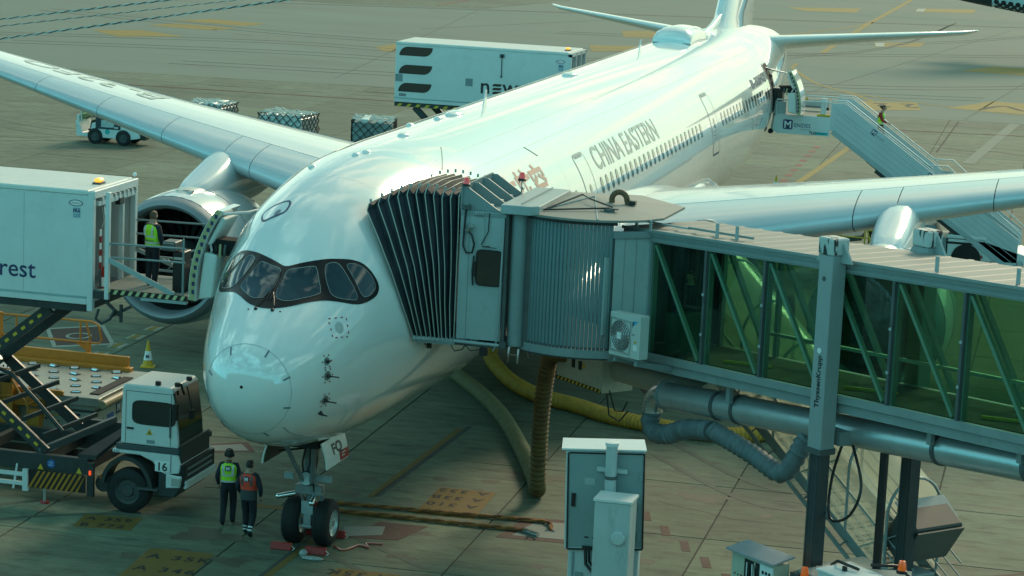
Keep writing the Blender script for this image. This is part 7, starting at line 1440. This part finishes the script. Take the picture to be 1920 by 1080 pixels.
# chocks and rope at the nose wheel
def chock(x, y, rz, label):
    t = thing('wheel_chock', label, 'wheel chock', (x, y, 0), rz, 'red chocks at the nose wheels')
    MB().prism([(-.24, -.11, .0), (-.24, .11, 0), (-.24, .05, .15), (-.24, -.05, .17)], (.48, 0, 0)).build('chock_body', RED, t, world=False, bevel=.02); MB().tube([(.24, -.05, .1), (.32, -.09, .06), (.28, -.14, .03)], .008, 5).build('chock_cord', WHITEPR, t, world=False); return t
chock(-.42, 3.92, .08, 'red chock in front of the wheel nearer the walking workers'); chock(.40, 3.86, .05, 'red chock in front of the nose wheel nearer the ropes'); chock(.36, 5.3, .1, 'red chock wedged behind the nose wheel on the rope side'); chock(-.36, 5.3, .1, 'red chock wedged behind the wheel nearer the workers')
rp = MB().tube(spline([(.62, 4.5, .02), (.9, 4.3, .02), (1.1, 4.8, .02), (1.35, 4.7, .02), (1.2, 5.0, .02), (1.55, 5.1, .02)], .08), .028, 6).build('chock_rope', REDPR, None, smooth=60); tag(rp, 'tangled orange-red rope lying beside the right nose wheel', 'rope')
rag = MB().ball((.48, 3.4, .03), .26, .10, .04).ball((.2, 3.6, .06), .09, .12, .09).build('crumpled_bag', mat('bag_grey', (.32, .35, .34), .5, var=.3, scale=12, bump=.8), None, smooth=70); tag(rag, 'crumpled pale bag on the ground in front of the nose wheel chock', 'bag')
ROPE = mat('rope_brown', (.34, .125, .03), .8, var=.25, scale=10); ROPE2 = mat('rope_rust', (.20, .07, .02), .8, var=.25, scale=10)
def rope(path, r, label):
    C_ = spline(path, .10); t = thing('ground_cable', label, 'cable', tuple(path[0]), 0, 'twisted cables between the nose wheel and the service pit')
    for ph, m_ in ((0, ROPE), (PI, ROPE2)):
        pts = []
        for k, p in enumerate(C_):
            d = (C_[min(k+1, len(C_)-1)]-C_[max(k-1, 0)]); sd, u = frame(d); a = k*.95+ph; pts.append(p+(sd*math.cos(a)+u*math.sin(a))*r*.55)
        MB().tube(pts, r*.75, 6).build('strand', m_, t, smooth=60)
rope([(-.5, 7.9, .05), (.6, 8.02, .05), (2.2, 8.12, .05), (3.9, 8.30, .05), (4.55, 8.25, .06), (4.72, 7.95, .07), (4.78, 7.75, .0)], .045, 'farther twisted brown cable lying on the concrete to the service pit')
rope([(-.3, 7.3, .05), (.8, 7.33, .05), (2.4, 7.36, .05), (3.9, 7.42, .05), (4.25, 7.35, .06)], .045, 'nearer twisted brown cable ending in a bright metal plug')
pg_ = MB().cyl((4.22, 7.38, .06), (4.62, 7.12, .06), .055, 12).build('cable_plug', CHROME, None, smooth=40); tag(pg_, 'bright metal plug at the end of the nearer ground cable', 'plug')
for x, y in ((4.85, 7.72), (4.68, 7.70), (4.42, 6.95), (4.6, 6.93)): MB().box(x-.025, x+.025, y-.02, y+.02, .008, .05).build('pit_bolt', CHROME, None, kind='structure')
ldr = thing('step_ladder', 'small aluminium step ladder standing under the bridge by the belly', 'ladder', (-.6, 25.4, 0))
for x in (-.95, -.65): MB().bar((x, 25.4, 0), (x+.05, 25.7, 1.6), .05).build('side_rail', ALU, ldr)
for k in range(5): MB().bar((-.94+.01*k, 25.45+.055*k, .3*k+.25), (-.63+.01*k, 25.45+.055*k, .3*k+.25), .04).build('rung', ALU, ldr)
for x in (-.9, -.6): MB().bar((x+.05, 26.3, 0), (x, 25.7, 1.6), .04).build('rear_leg', ALU, ldr)
# striped cables high in front of the camera
CW, CB = mat('wire_pale', (.42, .46, .43), .5, var=.15), mat('wire_dark', (.06, .08, .07), .5, var=.2)
P0 = [((14.09, -40.1, 15.21), (14.58, -39.96, 15.29)), ((14.10, -40.11, 15.19), (14.79, -39.91, 15.30)), ((14.10, -40.11, 15.15), (14.96, -39.86, 15.31))]
for i, (a, c) in enumerate(P0):
    a, c = V(a), V(c); d = (c-a).normalized(); A = a-d*9; L_ = 22; t = thing('overhead_cable', ['topmost twisted two-tone cable across the upper left corner', 'thin middle twisted cable across the upper left corner', 'lowest thick twisted cable across the upper left corner'][i], 'cable', tuple(A), 0, 'twisted cables across the upper left corner')
    r = (.0021, .0013, .0023)[i]; n = int(L_/.0055)
    sd, u = frame(d)
    for ph, m_ in ((0, CW), (PI, CB)):
        pts = [A+d*(k*.0055)+(sd*math.cos(k*.85+ph)+u*math.sin(k*.85+ph))*r*.7 for k in range(n)]
        MB().tube(pts, r*.85, 4).build('strand', m_, t, smooth=60)
# tail of another aircraft at the upper right
oth = thing('dotted_airliner', 'tail end of another airliner with black dots on pale grey at the upper right corner', 'airliner', (20, 152, 0))
DG, DD = mat('dotted_grey', (.55, .60, .60), .35, var=.04, coat=.4), mat('dot_black', (.015, .02, .022), .45, var=.1)
def tsec(x):
    t = (x-0.5)/22; r = .28+1.70*min(max(t, 0), 1)**.62; zb = 4.62-2.3*min(max(t*1.25, 0), 1)**.85; return zb+r, r
secs = []
for x in (.4, .6, 1.2, 2, 3, 4.5, 6, 8, 10, 13, 16, 19, 22.5, 34, 42):
    zc, r = tsec(min(x, 22.5)); secs.append([V((x, 152+r*math.cos(2*PI*k/32), zc+r*math.sin(2*PI*k/32))) for k in range(32)])
ofs = MB().loft(secs).build('fuselage', DG, oth, smooth=60)
secs = []
for x in (.38, .6, 1.2, 2, 3, 3.9):
    zc, r = tsec(x); secs.append([V((x, 152+(r+.03)*math.cos(2*PI*k/32), zc+(r+.03)*math.sin(2*PI*k/32))) for k in range(32)])
MB().loft(secs).build('tail_cone', mat('tail_black', (.02, .03, .028), .4, var=.1), oth, smooth=60)
for i in range(16):
    for j in range(7):
        x = 4.25+i*.55+(.27 if j % 2 else 0); a = R(205+j*17); zc, r = tsec(x); rr = max(.10, min(.20, .06+.022*(7-j)+.012*i))
        if x > 12.5: continue
        nrm = V((-.12, math.cos(a), math.sin(a))).normalized(); c = V((x, 152+r*math.cos(a), zc+r*math.sin(a))); MB().lathe([(-.01, rr), (.016, rr), (.017, .001)], c, nrm, 16).build('dot', DD, ofs)
MB().loft([airsec((3.5, 150.9, 6.1), (8.3, 150.9, 5.95), .09, axis='z'), airsec((2.6, 146, 6.5), (4.6, 146, 6.45), .08, axis='z')]).build('tailplane', mat('tailplane_grey', (.30, .36, .36), .4, var=.05), oth, smooth=50); MB().loft([airsec((3.5, 153.2, 6.1), (8.3, 153.2, 5.95), .09, axis='z'), airsec((2.6, 158, 6.5), (4.6, 158, 6.45), .08, axis='z')]).build('tailplane', mat('tailplane_grey', (.3, .36, .36), .4), oth, smooth=50)
MB().loft([[V((x, 152+s*w, z)) for x, s, w, z in ((4, 0, 0, 6.2), (9, 1, .25, 6.4), (12, 0, 0, 6.4), (9, -1, .25, 6.4))], [V((x, 152+s*w, z)) for x, s, w, z in ((1.5, 0, 0, 12.5), (3, 1, .1, 12.5), (4.2, 0, 0, 12.5), (3, -1, .1, 12.5))]]).build('fin', DG, oth, smooth=40)
wheel(oth, 30, 151, .6, .4, name='main_wheel'); wheel(oth, 30, 153, .6, .4, name='main_wheel'); MB().cyl((30, 152, .6), (30, 152, 2.5), .2, 12).build('gear_leg', STEEL, oth)

# ------------------------------------------------------------------ people
def human(t, pose, mats, hair, headrot=0.0, scale=1.0, seat=False):
    """one continuous body grown on a posed skeleton, coloured by region; hair, eyes and vest are children"""
    J = dict(pel=(0, 0, .95), wst=(0, .0, 1.10), chs=(0, .0, 1.30), nkb=(0, .01, 1.47), nkt=(0, .0, 1.54), hed=(0, -.01, 1.61),
             shl=(-.18, 0, 1.41), ell=(-.25, .03, 1.14), wrl=(-.25, -.05, .90), shr=(.18, 0, 1.41), elr=(.25, .03, 1.14), wrr=(.25, -.05, .90),
             hpl=(-.095, 0, .90), knl=(-.10, -.02, .50), anl=(-.10, .03, .09), tol=(-.11, -.15, .04), hpr=(.095, 0, .90), knr=(.10, -.02, .50), anr=(.10, .03, .09), tor=(.11, -.15, .04))
    J.update(pose); J = {k: V(v)*scale for k, v in J.items()}
    keys = list(J); E = [('pel', 'wst'), ('wst', 'chs'), ('chs', 'nkb'), ('nkb', 'nkt'), ('nkt', 'hed'), ('chs', 'shl'), ('shl', 'ell'), ('ell', 'wrl'), ('chs', 'shr'), ('shr', 'elr'), ('elr', 'wrr'), ('pel', 'hpl'), ('hpl', 'knl'), ('knl', 'anl'), ('anl', 'tol'), ('pel', 'hpr'), ('hpr', 'knr'), ('knr', 'anr'), ('anr', 'tor')]
    rad = dict(pel=(.155, .11), wst=(.14, .10), chs=(.165, .115), nkb=(.08, .08), nkt=(.064, .064), hed=(.06, .07), shl=(.085, .08), ell=(.062, .062), wrl=(.038, .034), shr=(.085, .08), elr=(.062, .062), wrr=(.038, .034), hpl=(.115, .115), knl=(.085, .085), anl=(.066, .066), tol=(.045, .04), hpr=(.115, .115), knr=(.085, .085), anr=(.066, .066), tor=(.045, .04))
    me = bpy.data.meshes.new('body'); me.from_pydata([tuple(J[k]) for k in keys], [(keys.index(a), keys.index(b)) for a, b in E], [])
    o = bpy.data.objects.new('body', me); COL.objects.link(o); md = o.modifiers.new('skin', 'SKIN'); sk_ = me.skin_vertices[0].data
    for i, k in enumerate(keys): sk_[i].radius = (rad[k][0]*scale, rad[k][1]*scale)
    sk_[0].use_root = True; o.modifiers.new('sub', 'SUBSURF').levels = 2
    bpy.context.view_layer.update(); m2 = bpy.data.meshes.new_from_object(o.evaluated_get(bpy.context.evaluated_depsgraph_get())); bpy.data.objects.remove(o); bpy.data.meshes.remove(me)
    bm = bmesh.new(); bm.from_mesh(m2); bpy.data.meshes.remove(m2)
    def seg(p):
        best = None
        for a, b in E:
            A, B = J[a], J[b]; d = B-A; t_ = max(0, min(1, (p-A).dot(d)/d.length_squared)); q = (p-(A+d*t_)).length
            if best is None or q < best[0]: best = (q, a, b, t_)
        return best
    for f in bm.faces:
        _, a, b, t_ = seg(f.calc_center_median())
        if b in ('nkt', 'hed'): mi = 0
        elif a in ('anl', 'anr'): mi = 3
        elif a in ('pel', 'hpl', 'hpr', 'knl', 'knr') and b != 'wst': mi = 2
        elif a == 'pel' and t_ < .35: mi = 2
        elif a in ('ell', 'elr') and t_ > .93: mi = 0
        else: mi = 1
        f.material_index = mi
        if b in ('anl', 'anr') and t_ > .62 and len(mats) > 4 and (.66 < t_ < .74 or .82 < t_ < .90): f.material_index = 4
    # head with face, and hands with five fingers, joined into the same mesh
    hb = bmesh.new(); hc = J['hed']+V((0, -.015, .045))*scale
    bmesh.ops.create_uvsphere(hb, u_segments=20, v_segments=14, radius=1.0)
    for v in hb.verts:
        x, y, z = v.co; sxh, syh, szh = .081, .102, .122
        if z < -.2: sxh *= 1-.28*min(1, (-z-.2)/.7)
        q = V((x*sxh, y*syh, z*szh))
        if y < -.75 and -.35 < z < .12 and abs(x) < .24: q.y -= .022*(1-abs(x)/.24)*(1-(abs(z+.12)/.28))
        if y < -.7 and -.62 < z < -.46 and abs(x) < .4: q.y -= .005
        if y < -.6 and .05 < z < .32 and .16 < abs(x) < .55: q.y += .008
        if abs(x) > .93 and -.2 < z < .25 and -.1 < y < .4: q.x *= 1.17
        v.co = hc+(MX.Rotation(headrot, 3, 'Z') @ q)*scale
    tm = bpy.data.meshes.new('tmp'); hb.to_mesh(tm); hb.free(); n0 = len(bm.faces); bm.from_mesh(tm); bpy.data.meshes.remove(tm); bm.faces.ensure_lookup_table()
    for f in bm.faces[n0:]: f.material_index = 0
    hm = MB()
    for s_, el, wr in ((-1, 'ell', 'wrl'), (1, 'elr', 'wrr')):
        d = (J[wr]-J[el]).normalized(); sd, u = frame(d, V((0, 1, 0.01))); w0 = J[wr]
        hm.tube([w0-d*.02*scale, w0+d*.05*scale, w0+d*.095*scale], [.026*scale, .036*scale, .030*scale], 8)
        for i, (off, L_) in enumerate(((-.027, .065), (-.009, .078), (.009, .072), (.026, .055))):
            b0 = w0+d*.085*scale+u*off*scale; hm.tube([b0, b0+(d*L_*.5+sd*(-s_)*.008)*scale, b0+(d*L_*.9+sd*(-s_)*.030)*scale], [.010*scale, .009*scale, .007*scale], 6)
        b0 = w0+d*.03*scale-u*.028*scale; hm.tube([b0, b0+(d*.035-u*.022)*scale, b0+(d*.068-u*.02)*scale], [.012*scale, .010*scale, .008*scale], 6)
    tm = bpy.data.meshes.new('tmp'); tm.from_pydata([tuple(p) for p in hm.v], [], hm.f); n0 = len(bm.faces); bm.from_mesh(tm); bpy.data.meshes.remove(tm); bm.faces.ensure_lookup_table()
    for f in bm.faces[n0:]: f.material_index = 0
    bmesh.ops.recalc_face_normals(bm, faces=bm.faces)
    body = bpy.data.meshes.new('body'); bm.to_mesh(body); bm.free(); body.shade_smooth(); ob = link('body', body, list(mats), t)
    hr = MB(); Rz = MX.Rotation(headrot, 3, 'Z')
    rings = []
    for i in range(9):
        a = R(-22+112*i/8); zz = math.sin(a); rr = math.cos(a); rings.append([hc+(Rz @ V((.087*rr*math.cos(2*PI*k/18), .109*rr*math.sin(2*PI*k/18)*(1.0 if math.sin(2*PI*k/18) > -.2 or zz > .45 else .72), (.128*zz if zz < .8 else .128*(.8+.6*(zz-.8)))+(.035 if math.sin(2*PI*k/18) < -.3 and zz < .3 else 0))))*scale for k in range(18)])
    hr.loft(rings); hr.build('hair', hair, t, world=False, smooth=70)
    for s_ in (-1, 1):
        MB().ball(hc+(Rz @ V((s_*.030, -.088, .012)))*scale, .011*scale, None, None, 8, 6).build('eye', mat('eye_dark', (.02, .015, .012), .2), t, world=False)
    MB().ball(hc+(Rz @ V((0, -.088, -.062)))*scale, .022*scale, .006*scale, .005*scale, 8, 5).build('mouth', mat('lip', (.25, .09, .07), .5), t, world=False)
    return J
def vest(t, J, m, length=.36, lower=None, tape=True, k=1.0, back='M', tilt=None, logo=True, hem=.0):
    """sleeveless hi-vis vest as a shell round the torso"""
    rings = []; c0, c1 = J['pel'], J['chs']; ax = J['nkb']-J['pel']
    def at(f, sx_, sy_, n=28):
        p = J['pel']+ax*f; return [p+V((sx_*math.copysign(abs(math.cos(2*PI*i/n))**.85, math.cos(2*PI*i/n)), sy_*math.copysign(abs(math.sin(2*PI*i/n))**.85, math.sin(2*PI*i/n)), 0)) for i in range(n)]
    prof = [(hem, .185, .145), (.2, .178, .138), (.42, .185, .140), (.62, .200, .148), (.80, .205, .145), (.92, .175, .120), (1.0, .095, .090)]
    v_ = MB().loft([at(f, a*k, b*k) for f, a, b in prof if f >= hem], caps=False).build('vest', m, t, world=False, smooth=60)
    if lower: MB().loft([at(f, a*k+.002, b*k+.002) for f, a, b in ((hem-.02, .186, .146), (.12, .18, .14), (.30, .181, .139))], caps=False).build('vest_lower_panel', lower, v_, world=False, smooth=60)
    if tape:
        for f in ((.16, .24), (.44, .52)) if not lower else ():
            MB().loft([at(f[0], .186*k, .146*k), at(f[1], .189*k, .146*k)], caps=False).build('reflective_band', REFL, v_, world=False, smooth=60)
        for s_ in (-1, 1):
            p = [J['pel']+ax*f+V((s_*sx_, sy_, 0)) for f, sx_, sy_ in ((.50, .10, .140*k), (.75, .115, .142*k), (.93, .11, .105*k))]; MB().bar(p[0], p[1], .05, .012, up=V((0, 1, 0))).bar(p[1], p[2], .05, .012, up=V((0, 1, .4))).build('reflective_band', REFL if not lower else GREY_D, v_, world=False)
            p = [J['pel']+ax*f+V((s_*sx_, -sy_, 0)) for f, sx_, sy_ in ((.50, .10, .140*k), (.75, .115, .142*k), (.93, .11, .105*k))]; MB().bar(p[0], p[1], .05, .012, up=V((0, 1, 0))).bar(p[1], p[2], .05, .012, up=V((0, 1, -.4))).build('reflective_band', REFL if not lower else GREY_D, v_, world=False)
    if logo:
        c = J['pel']+ax*.80+V((0, .150*k, 0)); MB().prism([c+V((.062*a, .004, .062*b)) for a, b in oval(1, 1, 16, 7)], (0, .008, 0)).build('back_logo', BLUEPR, v_, world=False)
        text('M', .115, WHITEPR, v_, (c.x, c.y+.013, c.z-.042), (-1, 0, 0), (0, 0, 1), 'back_letter', bold=.004, align='CENTER', world=False, depth=.002)
    return v_
TROU = mat('navy_trousers', (.010, .013, .019), .85, var=.25, scale=14, bump=.3); SHOE = mat('black_shoes', (.012, .012, .012), .5, var=.2); GRYV = mat('vest_grey_panel', (.05, .058, .06), .85, var=.15)
# walkers (faces away from the camera: local -Y is the front, so turn by PI)
w1 = thing('person', 'worker in lime yellow vest and ear defenders walking away under the nose', 'person', (-2.2, 5.25, 0), PI+.2, 'ground workers walking under the nose')
J = human(w1, dict(knl=(-.10, -.12, .52), anl=(-.10, -.02, .10), tol=(-.10, -.20, .06), anr=(.10, .16, .12), knr=(.10, .0, .50), tor=(.11, .02, .03), wrl=(-.27, .02, .88), elr=(.26, .06, 1.14), wrr=(.24, -.08, .92)), [SKIN, NAVY, TROU, SHOE], HAIR)
vest(w1, J, HIVIS, hem=.18)
MB().ball(J['hed']+V((-.088, .0, .04)), .03, .045, .055).ball(J['hed']+V((.088, .0, .04)), .03, .045, .055).tube([J['hed']+V((-.088, 0, .09)), J['hed']+V((-.06, 0, .165)), J['hed']+V((0, 0, .185)), J['hed']+V((.06, 0, .165)), J['hed']+V((.088, 0, .09))], .012, 6).build('ear_defenders', BLACK, w1, world=False, smooth=60)
w2 = thing('person', 'worker in red vest with grey lower half and reflective ankle bands, walking away', 'person', (-1.45, 4.55, 0), PI-.05, 'ground workers walking under the nose')
J = human(w2, dict(knl=(-.10, -.05, .50), anl=(-.10, .16, .12), tol=(-.10, .03, .03), knr=(.10, -.10, .50), anr=(.10, -.08, .09), tor=(.10, -.26, .05), ell=(-.30, .05, 1.14), wrl=(-.27, -.04, .94), elr=(.27, .05, 1.13), wrr=(.22, -.10, .95)), [SKIN, NAVY, TROU, SHOE, REFL], HAIR)
vest(w2, J, HIRED, lower=GRYV, k=1.04, hem=-.12)
# man with phone on the catering platform, seen from behind at an angle
w3 = thing('person', 'man in bright lime vest holding a red phone to his ear on the catering platform', 'person', (-4.60, 6.3, PZ-.03), PI-.35)
J = human(w3, dict(elr=(.33, -.10, 1.24), wrr=(.15, -.13, 1.50), ell=(-.24, -.02, 1.14), wrl=(-.16, -.16, 1.0)), [SKIN, NAVY, TROU, SHOE], HAIRB, scale=1.0)
vv = vest(w3, J, HIVIS, logo=False, hem=.0); text('newrest', .10, BLUEPR, vv, (.14, .148, 1.08), (-1, 0, 0), (0, 0, 1), 'back_letter', world=False, depth=.006)
ph = MB().box(.085, .10, -.10, .0, 1.56, 1.70).build('phone', mat('phone_red', (.55, .08, .06), .4), None); ph.matrix_world = wm(w3); tag(ph, 'red mobile phone held at the ear of the man on the platform', 'phone')
# woman going down the passenger stairs
xs_ = 6.95
w4 = thing('person', 'woman with dark bun and lime vest over red shirt going down the stairs', 'person', (xs_, 51.15, flz(xs_)-.25), PI/2)
J = human(w4, dict(knr=(.10, -.14, .58), anr=(.10, -.05, .20), tor=(.10, -.20, .14), ell=(-.26, -.10, 1.18), wrl=(-.26, -.30, 1.10), nkb=(0, -.03, 1.47), nkt=(0, -.06, 1.55), hed=(0, -.09, 1.63)), [SKIN, mat('dark_red_shirt', (.25, .012, .015), .8, var=.15), TROU, SHOE], HAIR, scale=.95)
vest(w4, J, HIVIS, logo=False, k=.95, hem=.12); MB().ball(J['hed']+V((0, .10, .08)), .05).build('hair_bun', HAIR, w4, world=False, smooth=60)
# tractor driver, seated, facing left (-X)
w5 = thing('person', 'driver in orange vest sitting at the wheel of the small tow tractor', 'person', (-32.36, 66.65, .12), -PI/2)
J = human(w5, dict(pel=(0, .0, .88), hpl=(-.10, 0, .86), hpr=(.10, 0, .86), knl=(-.16, -.44, .90), knr=(.14, -.44, .90), anl=(-.16, -.50, .50), anr=(.14, -.50, .50), tol=(-.16, -.66, .46), tor=(.14, -.66, .46), ell=(-.27, -.18, 1.18), wrl=(-.14, -.42, 1.14), elr=(.27, -.18, 1.18), wrr=(.14, -.42, 1.14)), [SKIN, mat('grey_shirt', (.05, .05, .05), .8), mat('dark_green_trousers', (.03, .035, .02), .8), SHOE], HAIR)
vest(w5, J, HIORG, logo=False, hem=.1)
# person in the rear door, and one inside the bridge
w6 = thing('person', 'dark-haired person standing just inside the open rear door of the airliner', 'person', (2.62, 50.55, 5.32), 2.2)
human(w6, dict(), [SKIN, TROU, TROU, SHOE], HAIR, scale=.93)
cl = thing('cleaning_cart', 'black equipment cart parked in the rear doorway at the top of the stairs', 'cart', (2.95, 50.5, 5.5)); MB().box(2.78, 3.2, 50.25, 50.8, 5.56, 6.42).build('case', BLACK, cl, bevel=.03)
for k in range(5): MB().tube([(2.85+.07*k, 50.24, 6.35), (2.88+.06*k, 50.21, 6.0+.05*(k % 2)), (2.84+.08*k, 50.24, 5.7)], .018, 5).build('hose', GREY_D if k % 2 else mat('olive_dark', (.05, .055, .03), .7), cl)
MB().box(2.8, 3.18, 50.27, 50.78, 6.42, 6.46).build('tray', GREY_D, cl)
for x in (2.85, 3.13): MB().cyl((x, 50.3, 5.53), (x, 50.36, 5.53), .035, 10).build('caster', RUBBER, cl)
pin = BM @ V((.30, .85, 4.87))
w7 = thing('person', 'person in dark clothes standing inside the first glazed bay of the bridge', 'person', tuple(pin), -.3)
human(w7, dict(), [SKIN, TROU, TROU, SHOE], HAIR)
